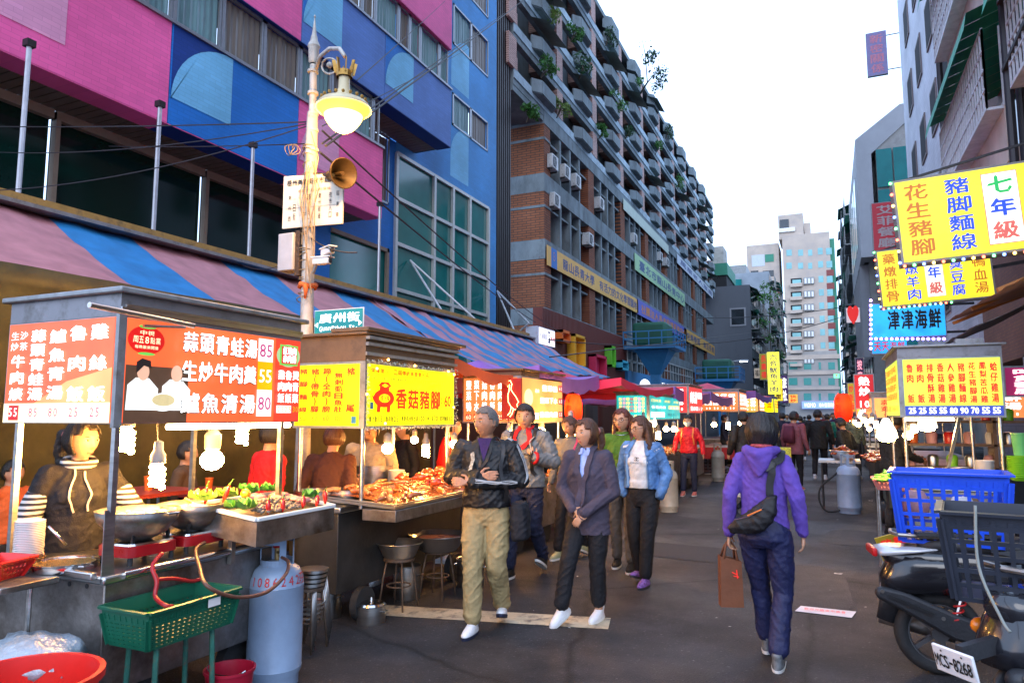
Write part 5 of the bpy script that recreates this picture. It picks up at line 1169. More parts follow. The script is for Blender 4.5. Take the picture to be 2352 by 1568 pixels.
pf.row('香菇豬腳',.27,.81,.45,.36,RTXT,2,.03); pf.row('60',.86,.95,.44,.22,RTXT,2,.02); pf.col('每人份',.825,.52,.28,.03,RTXT,2,.0); pf.char('元',.965,.32,.03,.06,RTXT,2)
pf.row('魯汁飯15 魯肉飯25 無刺虱目魚肚湯100 蚵仔湯70 乾拌麵線30',.01,.97,.11,.10,INKK,2,.012,)
# red pig emblem
pf.disc(.155,.45,.105,.15,RTXT,2); pf.disc(.155,.60,.05,.07,RTXT,3); pf.poly([(.09,.66),(.12,.72),(.19,.72),(.22,.66),(.18,.60),(.13,.60)],RTXT,4); pf.poly([(.12,.66),(.155,.695),(.19,.66),(.155,.63)],YLS,5)
for x0 in (.10,.20): pf.poly([(x0-.02,.22),(x0+.015,.22),(x0+.02,.36),(x0-.015,.36)],RTXT,3)
pf.poly([(.06,.46),(.03,.50),(.045,.42),(.06,.38)],RTXT,3); pf.disc(.155,.45,.055,.07,YLS,4); pf.row('原汁味',.11,.20,.45,.10,RTXT,5,.02)
pf.rect(.02,.27,.05,.38,mat('small blue sticker',(.02,.2,.4),.5,var=0),2); fin(pf)
cols = [('豬 腳 麵 線','60'),('豬(帶骨)腳','60'),('蹄(全肉)膀','60'),('無刺虱目魚肚','100'),('豬   尾','')]
for i, (tt, pr) in enumerate(cols):
    x = .14+i*.185; ps_.col(tt, x, .95 if i != 3 else .87, .21, .13, RTXT, 2, .03)
    if pr: ps_.row(pr, x-.05, x+.05, .12, .09, RTXT, 2)
ps_.row('紅燒', .65,.74,.905,.05,RTXT,2,.0); ps_.row('時價',.84,.93,.26,.07,RTXT,2,.02); ps_.rect(.9,.04,.97,.15,mat('small blue sticker'),2); fin(ps_)
# twinkle lights round the board
random.seed(8); AMB = mat('amber fairy bulb', (1,.5,.1), .4, 0, 0, emit=10, ecol=(1,.42,.06)); GAR = mat('pale plastic garland', (.5,.5,.42), .5, 0, .4, 60)
m = MB(); f_ = MB()
pts = [(X2+.02,c.y+(y2e-c.y)*i/40,zz) for zz in (c.z,zt2) for i in range(41)] + [(X2+.02,yy,c.z+(zt2-c.z)*i/16) for yy in (c.y+.01,y2e) for i in range(17)]
for q in pts: leafclump(f_, q, .018, 6, .010)
t = thing('fairy_lights', 'amber fairy light garland framing the yellow pork knuckle board', 'fairy lights', (X2,c.y,c.z)); wrd(f_.build('garland', GAR), t)
for (x, y) in ((892,826),(953,840),(1030,853),(866,846),(1043,860),(885,972),(843,905),(1042,935)): q = at(x,y,X=X2+.03); m = MB().sphere(q,.011,8); wrd(m.build('bulb', AMB), t)
# stall 2 goods
for yy in (.33,): 
    for i, px in enumerate((930,1010)): pass
zz2 = zc2-.0
STALL2_X = X2
y0 = c.y
def tray_sheet(X0, X1, Ya, Yb, z, lab, rise=.05, m=STEEL):
    t = thing('meat_tray', lab, 'tray', (X0,Ya,z), 0); a = [V((X0,Ya,z+.01)),V((X1,Ya,z+rise)),V((X1,Yb,z+rise)),V((X0,Yb,z+.01))]
    o = MB().add(a+[p-V((0,0,.02)) for p in a],[(0,3,2,1),(4,5,6,7),(0,1,5,4),(1,2,6,5),(2,3,7,6),(3,0,4,7)]); wrd(o.build('sheet', m), t)
    k = MB()
    for i in range(4): k.bar(a[i]+V((0,0,.012)), a[(i+1)%4]+V((0,0,.012)), .012,.022)
    wrd(k.build('rim', m), t); return t
tray_sheet(X2+.28, X2-.45, y0+.02, y2e+.5, zz2+.01, 'long steel tray of braised meats sloping towards the street')
wrd(MB().box((X2+.0,y0-.0,zz2-.09),(X2+.30,y2e+.52,zz2-.005)).build('front_shelf', STEELD, bevel=.005), t2)
BR1 = mat('glossy brown braised skin', (.34,.10,.025), .25, 0, .4, 25, .35, 50, coat=.5, dirt=(.12,.03,.01), ds=18); BR2 = mat('orange braised skin', (.42,.13,.025), .28, 0, .35, 25, .35, 50, coat=.5); BR3 = mat('glossy red duck skin', (.48,.06,.012), .18, 0, .3, 18, .1, 40, coat=.7); BR4 = mat('pale braised skin', (.50,.24,.08), .35, 0, .3, 22, .3, 50)
random.seed(31)
def piece(p, kind, a, lab, grp, s=1):
    if kind == 'duck':
        t = thing('roast_duck', lab, 'duck', p, a, grp)
        MB().sphere((0,0,.045*s),.06*s,18,sc=(1.15,.85,.75)).build('body', BR3, t, smooth=True)
        MB().chain([(.05*s,0,.05*s),(.085*s,.02*s,.06*s),(.09*s,.05*s,.03*s)],[.022*s,.014*s,.011*s],10).build('neck', BR3, t, smooth=True)
        for sg in (-1,1): MB().chain([(-.02*s,sg*.035*s,.04*s),(-.07*s,sg*.045*s,.03*s)],[.022*s,.01*s],8).build('leg', BR3, t, smooth=True)
        return t
    m = MB()
    if kind == 'trotter': m.chain([(0,0,.02),(.035*s,.005,.028),(.075*s,.0,.022),(.10*s,.012,.015)],[.021*s,.018*s,.014*s,.009*s],9).caps((.075*s,0,.022),(.10*s,-.012,.015),.012*s,.008*s,8)
    elif kind == 'wing': m.chain([(0,0,.012),(.04*s,.025*s,.02),(.075*s,0,.012),(.095*s,.01,.01)],[.012*s,.011*s,.008*s,.004*s],8)
    else: m.sphere((0,0,.012),.028*s,10,sc=(1.2,.8,.6))
    o = m.build({'trotter':'braised_trotter','wing':'braised_wing'}.get(kind,'braised_cut'), random.choice([BR1,BR2,BR1,BR2,BR4]), smooth=True, loc=p); o.rotation_euler = (random.uniform(-.4,.4),random.uniform(-.3,.3),a); return tag(o, lab, 'braised meat', grp)
def surf(Y, X): u = (X2+.28-X)/.73; v = (Y-y0)/(y2e+.5-y0); return zz2+.03+.055*u + (.11*max(0,v-.35)*max(0,sin(pi*min(1,u*1.1)))) + .03*sin(pi*u)
# one base mass plus pieces on top
vs = []; nU, nV = 20, 50
for j in range(nV+1):
    for i in range(nU+1):
        u = .05+.9*i/nU; v = .02+.96*j/nV; X = X2+.28-.73*u; Y = y0+(y2e+.5-y0)*v; vs.append((X,Y,surf(Y,X)-.012+.014*noise.noise(V((X*30,Y*30,0)))))
o = MB().add(vs, [(j*(nU+1)+i,(j+1)*(nU+1)+i,(j+1)*(nU+1)+i+1,j*(nU+1)+i+1) for j in range(nV) for i in range(nU)]).build('braised_meat_heap', BR1, smooth=True); tag(o, 'brown braised offcuts heaped under the whole pieces on the yellow stall', 'braised meat', kind='stuff')
gp = 'braised pieces piled on the yellow stall'
for i in range(85):
    v = random.random(); u = random.uniform(.06,.92); X = X2+.28-.73*u; Y = y0+.04+(y2e+.42-y0)*v
    piece((X,Y,surf(Y,X)), 'trotter' if v < .45 and random.random() < .7 else 'wing', random.random()*6.3, 'glossy brown braised piece in the heap on the yellow stall', gp, random.uniform(.8,1.15))
dl = ['red glazed duck lowest at the front of the heap','red glazed duck beside the white plates','red glazed duck highest in the middle of the heap','red glazed duck behind the front one','red glazed duck nearest the crossed-arms man','small red glazed duck at the right back of the heap']
for i, (px, py, X) in enumerate(((965,1128,X2-.1),(925,1120,X2-.3),(985,1115,X2-.25),(1000,1140,X2+.1),(1028,1130,X2+.05),(1010,1108,X2-.3))):
    q = at(px,py,X=X); piece((X,q.y,surf(q.y,X)+.01), 'duck', i*1.3, dl[i], 'glazed ducks on the yellow stall', .85)
q = at(910,1120,X=X2-.5); stack('plate', 'white plate in the stack at the back of the yellow stall', 'plate', (q.x,q.y,zz2+.02), .08, 14, .011, CERAM, 'white plates on the yellow stall', .6, .02)
q = at(720,1125,X=X2-.55); pot((q.x-.0,q.y,zz2), .15, .10, 'wide steel pot with ladle at the left of the yellow stall'); q = at(800,1130,X=X2-.35); pot((q.x,q.y,zz2), .15, .10, 'wide steel pot behind the yellow stall corner post')
q = at(860,1075,X=X2-.8); pot((q.x,q.y,zz2-.1), .2, .32, 'very large steel stock pot in the back of the yellow stall')
bulb('globe', 890,1030, X2-.05, 'round bulb below the middle of the yellow pork knuckle board', .95, .1); bulb('cfl', 978,1035, X2-.1, 'spiral bulb near the right end of the yellow pork knuckle board', .95, .12); bulb('globe', 1043,1020, X2-.1, 'round bulb just beyond the yellow board by the red canopy', .85, .12)
bulb('globe', 952,1010, X2-.6, 'small bulb deep inside the yellow stall', .8, .1)
# basins on stools, pots on the ground before stall 2
XB = -3.0
q = at(915,1395,Z=0); b0 = at(915,1280,X=q.x); hh = b0.z; stool((q.x,q.y,0), hh, .26, 'rusty metal stool under the left steel basin', mat('rusty steel',(.16,.11,.08),.6,.5,.4,20), 'metal stools carrying basins'); basin((q.x,q.y,hh), .19, .13, 'steel mixing basin on the left stool before the yellow stall', BASINM, 'steel basins on stools')
q = at(1005,1370,Z=0); b0 = at(1005,1262,X=q.x); hh = b0.z; stool((q.x,q.y,0), hh, .26, 'rusty metal stool under the wider steel basin', mat('rusty steel'), 'metal stools carrying basins'); basin((q.x,q.y,hh), .255, .14, 'wider steel basin of red meat on the right stool', BASINM, 'steel basins on stools', mat('raw pink meat'))
q = at(852,1428,Z=0); pot((q.x,q.y,0), .11, .13, 'small lidded steel pot on the ground by the stool', STEEL, True)
q = at(748,1415,Z=0); pot((q.x,q.y,0), .12, .22, 'open steel pot on the ground beside the stacked stools', STEEL)
q = at(935,1372,Z=0); pot((q.x,q.y,0), .12, .28, 'tall steel bucket behind the basin stools', STEEL)
q = at(1080,1345,Z=0); pot((q.x,q.y,0), .13, .25, 'steel bucket beside the wider basin', STEEL)
q = at(1020,1330,Z=0); crate('plastic_crate', 'black plastic crate beneath the braised meat tray', (q.x-.25,q.y+.2,.5), .5, .3, .22, mat('black plastic',(.02,.02,.022),.4), R(90), nx=12, ny=6, nz=4)
# stack of round stools behind the gas bottle
q = at(706,1490,Z=0)
for i in range(5): stool((q.x,q.y+.01*i,.0+.028*i), .42, .21, 'round steel stool in the nested stack behind the gas cylinder', STEEL if i else mat('rusty steel'), 'nested steel stools', .1)
# ---------------------------------------------------------------- stall 3, duck stall with orange boards
OR3 = lit('lit orange board', (.9,.20,.05), .75); OR3b = lit('lit pale orange board', (1,.34,.08), .8)
X3s = -3.25; c3 = at(1197,972,X=X3s); e3 = at(1292,972,X=X3s).y; d3 = X3s-at(1062,970,Y=c3.y).x
t3, pf, ps_, fin = cart('orange-boarded duck stall with neon goose, third on the left', X3s, c3.y, e3, d3, .85, c3.z, at(1197,862,X=X3s).z, at(1197,845,X=X3s).z, OR3b, OR3, 1, WOODR)
pf.row('鹽菜鴨',.45,.86,.80,.16,WHITE,2,.02); pf.row('鹽菜下水',.40,.86,.50,.15,WHITE,2,.02); pf.row('香菇肉焿',.38,.86,.16,.15,WHITE,2,.02); pf.disc(.13,.55,.10,.20,mat('pale green logo disc',(.4,.5,.2),.5,var=0,emit=.6,ecol=(.7,.85,.4)),2)
for y, n in ((.82,'60'),(.5,'60'),(.16,'55')): pf.rect(.88,y-.08,.99,y+.08,DKRED,2); pf.row(n,.885,.985,y,.10,WHITE,3)
pf.row('雞肉',.28,.38,.72,.1,WHITE,2); pf.rect(.24,.05,.36,.2,WHITE,2); pf.row('25',.24,.36,.12,.1,INKR,3); fin(pf)
for i, (tt, pr) in enumerate((('鹽菜鴨','60'),('菜下水','60'),('菇肉焿','55'),('魯肉飯','25'),('雞肉飯','25'),('青菜','30'))):
    x = .1+i*.15; ps_.col(tt,x,.97,.22,.10,WHITE,2,.02); ps_.rect(x-.055,.03,x+.055,.17,DKRED,2); ps_.row(pr,x-.05,x+.05,.10,.11,CRS,3)
fin(ps_)
# neon goose sign
gs = at(1177,975,X=X3s); gt = thing('neon_goose_sign', 'red board with a bulb-outlined goose at the corner of the orange stall', 'sign', (X3s+.08,c3.y-.05,c3.z+.1))
ga = at(1152,962,Y=c3.y-.12); gb = at(1197,868,Y=c3.y-.12); wrd(MB().box((ga.x,c3.y-.12,ga.z),(gb.x,c3.y-.09,gb.z)).build('board', mat('red painted board',(.35,.01,.01),.5)), gt)
outl = [(.35,.93),(.25,.85),(.32,.80),(.42,.84),(.40,.70),(.34,.60),(.36,.42),(.50,.30),(.66,.24),(.86,.22),(.80,.36),(.88,.42),(.74,.55),(.60,.64),(.50,.72),(.54,.86),(.47,.94)]
GB = mat('warm neon bead', (1,.8,.3), .4, 0, 0, emit=5, ecol=(1,.72,.25)); m = MB(); n = len(outl)
def gp_(x, y): return V((ga.x+(gb.x-ga.x)*x, c3.y-.128, ga.z+(gb.z-ga.z)*y))
def beads(pl, closed):
    for i in range(len(pl)-(0 if closed else 1)):
        p = gp_(*pl[i]); q = gp_(*pl[(i+1)%len(pl)]); k = max(1,int((q-p).length/.012))
        for j in range(k): m.sphere(p.lerp(q,j/k),.0045,5)
beads(outl, True); beads([(.5,.28),(.45,.16),(.3,.08)], False); beads([(.62,.25),(.56,.14),(.42,.04)], False)
wrd(m.build('neon_goose', GB), gt)
bulb('cfl',1168,998,X3s-.15,'spiral bulb left of the neon goose post',.9,.08); bulb('cfl',1187,1012,X3s+.0,'spiral bulb at the corner of the orange duck stall',1.0,.1); bulb('globe',1243,992,X3s-.1,'wide bulb under the right orange board',1.2,.06)
# ---------------------------------------------------------------- lantern
def lantern(px, py, d, s, lab, grp='red paper lanterns'):
    p = at(px, py, d=d); t = thing('red_lantern', lab, 'lantern', p, 0, grp); m = MB(); prof = []
    for i in range(29): a = i/28; z = -1+2*a; r = (1-abs(z)**3.2*.42)*(1+.012*(1 if i%2 else -1)); prof.append((r*.62*s, z*s))
    m.lathe([(.0,-s)]+prof+[(0,s)],28); LN = _M.get('glowing red paper')
    if not LN:
        LN = mat('glowing red paper', (.55,.03,.01), .6, 0, 0, emit=.9, ecol=(1,.03,.01)); tt = LN.node_tree; N = tt.nodes.new; tc = N('ShaderNodeTexCoord'); g_ = N('ShaderNodeTexGradient'); g_.gradient_type = 'SPHERICAL'; mp = N('ShaderNodeMapping'); mp.inputs['Scale'].default_value = (3.2/.4,3.2/.4,1.5/.4); 
        b_ = tt.nodes['Principled BSDF']; tl2 = N('ShaderNodeBsdfTranslucent'); tl2.inputs[0].default_value = (1,.035,.012,1); ms_ = N('ShaderNodeMixShader'); ms_.inputs[0].default_value = .6; tt.links.new(b_.outputs[0], ms_.inputs[1]); tt.links.new(tl2.outputs[0], ms_.inputs[2]); tt.links.new(ms_.outputs[0], [n_ for n_ in tt.nodes if n_.type == 'OUTPUT_MATERIAL'][0].inputs[0]); b_.inputs['Emission Strength'].default_value = .35
    MB().sphere((.0,.0,s*.25),.035,10).build('inner_bulb', BULB, t, smooth=True)
    m.build('paper_shade', LN, t, smooth=True)
    MB().lathe([(0,-s*1.04),(.34*s,-s*1.04),(.34*s,-s*.97)],16).lathe([(.34*s,s*.97),(.34*s,s*1.05),(0,s*1.05)],16).build('cap', BLACKM, t)
    cm_ = MB(); rr = (V((0,0,0))-p); a0 = atan2(-p.y, -p.x)-.6
    for i, ch in enumerate('羊肉館'):
        vs, fs, x0, x1, y0_, y1_ = glyph(ch); pts = []
        for (x, y) in vs: 
            a = a0+(x-(x0+x1)/2)*.8; z = s*(.58-.55*i+(y-.38)*.5); q = .62*s*(1-abs(z/s)**3.2*.42)*1.03; pts.append((q*cos(a),q*sin(a),z))
        cm_.add(pts, fs)
    cm_.build('lettering', INKK, t); MB().cyl((0,0,s*1.05),(0,0,s*1.7),.006,6).build('hanging_cord', CABLE, t); return t
lantern(1317,938,10.2,.205,'large red paper lantern with black characters by the orange duck stall')
bulb('cfl',1311,990,-2.9,'tall spiral bulb directly below the red lantern',1.5,.05)
# inner glow of lantern: a real lamp inside
# ---------------------------------------------------------------- red canopies
RC = mat('orange red canopy cloth', (.85,.13,.04), .6, 0, .15, 2, .15, 8); CRC = mat('crimson canopy cloth', (.75,.022,.08), .6, 0, .15, 2, .15, 8); PUR = mat('purple canopy cloth', (.30,.13,.48), .6, 0, .15, 2, .15, 8)
def tent(lab, Xs, Xb, Y0, Y1, zs, zm, m, name='canopy', val=.25, m2=None, peak=True):
    """gazebo canopy: pyramid-ish roof with hanging valance, street edge at Xs"""
    t = thing('market_canopy', lab, 'canopy', ((Xs+Xb)/2,Y0,zs), 0, 'red and purple market canopies')
    cx = (Xs+Xb)/2; cy = (Y0+Y1)/2; C4 = [V((Xs,Y0,zs)),V((Xs,Y1,zs)),V((Xb,Y1,zs)),V((Xb,Y0,zs))]; A = V((cx,cy,zm)); A2 = A
    for i in range(4):
        p, q = C4[i], C4[(i+1)%4]; n = 10; vs = []; 
        for a in range(n+1):
            for b in range(n+1):
                u = a/n; v = b/n; e = p.lerp(q,u); w_ = e.lerp(A,v) ; w_ = w_-V((0,0,.12*sin(pi*v)*(1)+.12*sin(pi*u)*(1-v))); vs.append(w_)
        vs2 = [p.lerp(q,a/n)-V((0,0,.12*sin(pi*a/n)+val+.03*sin(a*2.2))) for a in range(n+1)]
        o = MB().add(vs, [(a*(n+1)+b,(a+1)*(n+1)+b,(a+1)*(n+1)+b+1,a*(n+1)+b+1) for a in range(n) for b in range(n)]).build('roof_panel', m, smooth=True); s_ = o.modifiers.new('s','SOLIDIFY'); s_.thickness = .004; wrd(o, t)
        tops = [p.lerp(q,a/n)-V((0,0,.12*sin(pi*a/n))) for a in range(n+1)]
        o = MB().add(tops+vs2, [(a,n+1+a,n+2+a,a+1) for a in range(n)]).build('valance', m2 or m, smooth=True); wrd(o, t)
    for q in C4[2:]: wrd(MB().cyl((q.x,q.y,.0),(q.x,q.y,zs),.02,8).build('pole', GALV, smooth='a'), t)
    return t
tent('orange red cloth canopy with purple tip beside the yellow stall', -3.35, -6.4, 6.1, 8.3, 2.17, 2.5, RC, val=.12, m2=RC)
tent('purple canopy drooping over the neon goose', -3.25, -6.2, 8.1, 10.6, 2.22, 2.42, PUR, val=.2)
tent('wide crimson canopy behind the red lantern', -2.9, -6.5, 10.6, 14.6, 2.18, 2.45, CRC, val=.12)
tent('second crimson canopy farther down the left row', -2.9, -6.5, 14.8, 19.5, 2.2, 2.5, CRC, m2=PUR)
tent('small purple-edged canopy over the red boards', -2.9, -6.5, 19.7, 25, 2.25, 2.6, CRC, m2=PUR)
tent('farthest crimson canopy of the left row', -2.4, -7, 27, 35, 2.5, 3.0, CRC, m2=PUR)
# ---------------------------------------------------------------- farther left stalls
TEAL = lit('lit teal board', (.0,.42,.42), .75); RED_L = lit('lit red board', (.85,.03,.03), .8)
GOLD = lit('gold lettering', (1,.75,.15), .9)
def rows_of(p, n, m_rows, mats_, y1=.93, y0=.28, price=True, pm=None):
    random.seed(n*7); pool = '魯肉飯雞絲豬腳麵線香菇湯青菜牛羊炒蒜頭魚鮮蝦蛤仔排骨酥四神'
    for i in range(n):
        x = .06+.9*(i+.5)/n; tt = ''.join(random.choice(pool) for _ in range(m_rows)); p.col(tt, x, y1, y0, .8/n, mats_[i%len(mats_)], 2, .02)
        if price: p.row(random.choice(['50','60','80','40']), x-.35/n, x+.35/n, .13, .12, pm or mats_[i%len(mats_)], 2, .02)
X4s = -2.95; c4 = at(1492,965,X=X4s); e4 = at(1562,965,X=X4s).y; d4 = X4s-at(1415,965,Y=c4.y).x
t4, pf, ps_, fin = cart('teal-boarded stall with gold and pink menu characters', X4s, c4.y, e4, d4, .85, c4.z, at(1492,905,X=X4s).z, at(1492,898,X=X4s).z, TEAL, TEAL, 1)
PNK = lit('pink lettering', (1,.35,.45), .8)
rows_of(ps_, 7, 4, [GOLD,PNK,GOLD,INKR]); fin(ps_); pf.rect(.02,.08,.44,.30,WHITE,1); pf.rect(.58,.45,.97,.62,GOLD,1); pf.row('四神湯 肉粽 米糕',.03,.95,.8,.14,GOLD,2); pf.row('魯肉飯25 豬血湯30',.03,.95,.2,.14,INKB,2); pf.row('香菇肉羹 炒米粉',.03,.95,.52,.14,WHITE,2); fin(pf)
X5s = -2.8; c5 = at(1566,965,X=X5s); e5 = at(1614,965,X=X5s).y
t5, pf, ps_, fin = cart('red-boarded stall with large white characters beyond the teal boards', X5s, e4+.3, e5, 1.2, .85, 1.65, 2.25, 2.3, RED_L, RED_L, 1)
pf.row('肉片湯',.05,.55,.6,.5,WHITE,2,.03); pf.row('排骨酥',.58,.97,.7,.3,WHITE,2,.02); pf.row('鹽水鴨60',.05,.97,.16,.18,WHITE,2,.02); fin(pf); rows_of(ps_,5,4,[WHITE]); fin(ps_)
for k, (Y, lab, mm) in enumerate(((24.5,'orange-red lit stall below the far crimson canopy',OR3),(29.5,'distant orange lit stall of the left row',OR3b),(35,'farthest glowing stall of the left row',YLS))):
    tt_, pf, ps_, fin = cart(lab, -2.7+.2*k, Y, Y+2.2, 1.5, .85, 1.75, 2.4, 2.5, mm, mm, 1); rows_of(pf,6,3,[WHITE if k < 2 else RTXT]); rows_of(ps_,5,3,[WHITE if k < 2 else RTXT]); fin(pf); fin(ps_)
ci = 0
for (px, py, X, k, s) in ((1440,968,-3.5,'cool',1.3),(1478,972,-3.0,'cfl',1.2),(1497,975,-3.0,'cool',1.5),(1530,985,-3.1,'globe',1.2),(1548,985,-2.9,'globe',1.2),(1512,1000,-3.1,'cfl',1.3),(1418,990,-3.6,'cfl',1.1),(1640,975,-2.9,'globe',1.5),(1672,978,-2.6,'cfl',1.6),(1700,972,-2.6,'globe',1.5),(1735,975,-2.5,'globe',1.6)):
    ci += 1; nm = ['left','second','third','fourth','fifth','sixth','seventh','eighth','ninth','tenth','eleventh'][ci-1]
    bulb(k, px, py, X, f'{nm} bulb counted along the farther left stalls', s, .1, 'bulbs of the farther left stalls')
# goods on farther left stalls
def heap(lab, X0, X1, Ya, Yb, z, h, mats_, n, s, name='food_heap', cat='food', seed=0):
    random.seed(seed); m = MB(); 
    for i in range(n):
        u = random.random(); v = random.random(); q = V((X0+(X1-X0)*u, Ya+(Yb-Ya)*v, z+h*sin(pi*u)*sin(pi*v)*random.uniform(.6,1))); a = random.random()*6.3
        m.caps(q, q+V((cos(a)*s*1.6,sin(a)*s*1.6,random.uniform(-.3,.6)*s)), s*random.uniform(.5,.8), s*.4, 6, k=random.randrange(len(mats_)))
    return tag(m.build(name, mats_, smooth=True), lab, cat, kind='stuff')
heap('orange brown snacks heaped on the teal-boarded stall', -2.9, -3.7, c4.y, e4, .85, .16, [BR2,BR4,BR1], 240, .05, seed=1); heap('braised cuts heaped on the orange duck stall', -3.2, -4, c3.y, e3, .85, .14, [BR1,BR2], 160, .03, seed=2)
heap('pale goods laid out on the red-boarded stall', -2.8, -3.6, e4+.4, e5, .85, .1, [BR4,mat('silver fish skin',(.5,.52,.56),.3,.3)], 160, .05, seed=3)
RB = mat('red tarpaulin cloth', (.45,.01,.012), .5, 0, .15, 4)
for i, (Y, w_) in enumerate(((20.2,1.6),(22.4,1.4))):
    t = thing('folding_table', ['red-clothed folding table beyond the red-boarded stall','second red-clothed table farther along the left row'][i], 'table', (-2.6,Y,0)); MB().box((-.8,0,.70),(.2,w_,.74)).build('table_top', STEEL, t)
    MB().box((.2,0,.42),(.205,w_,.73)).build('cloth', RB, t); MB().box((-.8,-.005,.42),(.2,0,.73)).build('cloth', RB, t)
    for x in (-.75,.15):
        for y in (.05,w_-.05): MB().cyl((x,y,0),(x,y,.7),.015,6).build('leg', GALV, t)
for i in range(6): stool((-2.15,18.9+.55*i,0), .45, .3, ['first','second','third','fourth','fifth','sixth'][i]+' small metal stool in the line before the red tables', mat('rusty steel'), 'metal stools in a line')
for i, (px, py, h) in enumerate(((1550,1175,.84),(1660,1105,.9))): q = at(px,py,Z=0); gas((q.x-.1,q.y,0), ['pale gas cylinder beside the walker in red','grey gas cylinder behind the walker in red'][i], 1, 0, h, m=mat('pale dirty gas bottle paint',(.36,.33,.27),.5,.1,.2,4,dirt=(.15,.1,.07),ds=6,dt=(.6,.7)))
q = at(1555,1165,Z=0); bucket((q.x-.35,q.y+.6,0), .17, .4, 'brassy tin drum beside the pale gas cylinder', mat('brassy tin',(.4,.27,.09),.4,.7), handle=False, name='tin_drum', cat='drum')
# ================================================================ lamp post with its boards
PLM = mat('cream painted lamp post', (.50,.47,.42), .5, .1, .2, 5, dirt=(.25,.2,.15), ds=7)
LPd = 6.3; base = at(712,1000,d=LPd); LX, LY = base.x, base.y
def lp_(x, y, o=0): return at(x, y, Y=LY+o)
top = lp_(722,60); lp = thing('street_lamp', 'ornate cream street lamp post with glowing orange bell lamp, hung with boards and wires', 'street lamp', (LX,LY,0))
def L_(m, n, mt, **k): return wrd(m.build(n, mt, **k), lp)
p0 = lp_(704,760); p1 = lp_(715,330); p2 = lp_(718,262); p3 = lp_(721,120)
L_(MB().ring([(p0.x,LY,0),(p0.x,LY,p0.z),(p1.x,LY,p1.z),(p2.x,LY,p2.z)],[.075,.058,.056,.05],16), 'lower_pole', PLM, smooth='a')
L_(MB().ring([p2,lp_(720,150)],[.036,.034],14), 'upper_pole', PLM, smooth='a')
q = lp_(721,108); L_(MB().lathe([(.034,-.17),(.045,-.15),(.05,-.02),(.06,.0),(.05,.03),(.035,.06),(.03,.10),(.022,.12),(.004,.29),(.012,.30),(.0,.33)],16,q), 'finial', PLM, smooth='a')
for y in (165,215,262,300,345): q = lp_(719,y); L_(MB().lathe([(.03,-.015),(.052,-.012),(.052,.012),(.03,.015)],14,q), 'collar', PLM, smooth='a')
LH = LY-.34
def lh_(x, y): return at(x, y, Y=LH)
hd = lh_(790,215); g0 = lp_(725,170)
arm = [lp_(724,165),at(735,130,Y=LY-.06),at(757,112,Y=LY-.18),at(780,112,Y=LY-.3),lh_(792,130)]
L_(MB().ring(arm,.018,8), 'curved_arm', PLM, smooth=True); L_(MB().ring([lp_(757+18*cos(a*pi/8),152+18*sin(a*pi/8)) for a in range(16)],.009,6,closed=True), 'scroll', PLM); L_(MB().sphere(lp_(757,150),.03,10), 'boss', PLM, smooth=True)
GLD = mat('gilded crown', (.45,.25,.06), .4, .7, .3, 20)
cr = MB(); z0 = lh_(793,178).z; xc = hd.x
cr.lathe([(.07,0),(.075,.05),(.06,.055),(.055,0)],12,(xc,LH,z0))
for i in range(8): a = i*pi/4; cr.bar((xc+.07*cos(a),LH+.07*sin(a),z0+.03),(xc+.095*cos(a),LH+.095*sin(a),z0+.14),.03,.008,up=(cos(a),sin(a),0))
L_(cr, 'crown', GLD); L_(MB().lathe([(.045,.05),(.05,-.10),(.075,-.17),(.11,-.19),(.20,-.23),(.235,-.27),(.24,-.29),(.225,-.285),(.1,-.21)],32,(xc,LH,z0)), 'bell_shade', mat('cream bell shade',(.60,.50,.30),.4), smooth='a')
m = MB()
for i in range(20): a = i*pi/10; m.sphere((xc+.19*cos(a),LH+.19*sin(a),z0-.205),.016,6)
L_(m, 'bead_ring', GLD)
gl = L_(MB().lathe([(.225,-.284),(.20,-.30),(.185,-.33),(.165,-.345)],28,(xc,LH,z0)), 'amber_glow_rim', mat('painted amber glow rim',(1,.5,.1),.4,0,0,emit=1.25,ecol=(1,.36,.03)), smooth=True)  # separate ring coloured amber to imitate the orange edge of the lamp's glow
L_(MB().lathe([(.165,-.34),(.158,-.37),(.12,-.43),(.085,-.465),(.04,-.49),(0,-.495)],28,(xc,LH,z0)), 'glowing_globe', mat('sodium lamp glass',(1,.7,.3),.4,0,0,emit=4.5,ecol=(1,.48,.10),sample=True), smooth=True)
pl_d = bpy.data.lights.new('street_lamp_light','POINT'); pl_ = bpy.data.objects.new('street_lamp_light', pl_d); COL.objects.link(pl_); pl_.location = (xc,LH-.02,z0-.58); pl_d.energy = 80; pl_d.color = (1,.50,.14); pl_d.shadow_soft_size = .12
# loudspeaker
hs = thing('horn_loudspeaker', 'dark horn loudspeaker strapped to the street lamp post', 'loudspeaker', lp_(775,398))
dirh = (V((0,0,CAMZ+.4))-lp_(785,398)); dirh = (dirh.normalized()*.8+V((.9,.1,-.0))).normalized()
hm = mat('dark bronze horn paint',(.022,.014,.008),.35,.3,.2,8); c_ = lp_(790,398,-.12)
wrd(MB().lathe([(.13,.0),(.138,.0),(.135,-.02),(.10,-.07),(.06,-.12),(.045,-.15),(.045,-.24),(.0,-.24),(.0,-.23),(.038,-.15),(.05,-.12),(.09,-.07),(.13,.0)],28,c_,axis=dirh,up=(0,0,1)).build('horn', hm, smooth='a'), hs)
wrd(MB().lathe([(.0,-.02),(.02,-.02),(.02,-.12),(.0,-.12)],12,c_,axis=dirh,up=(0,0,1)).build('driver_cone', hm), hs); wrd(MB().bar(c_-dirh*.18,lp_(716,400),.03,.03).build('bracket', BLACKM), hs)
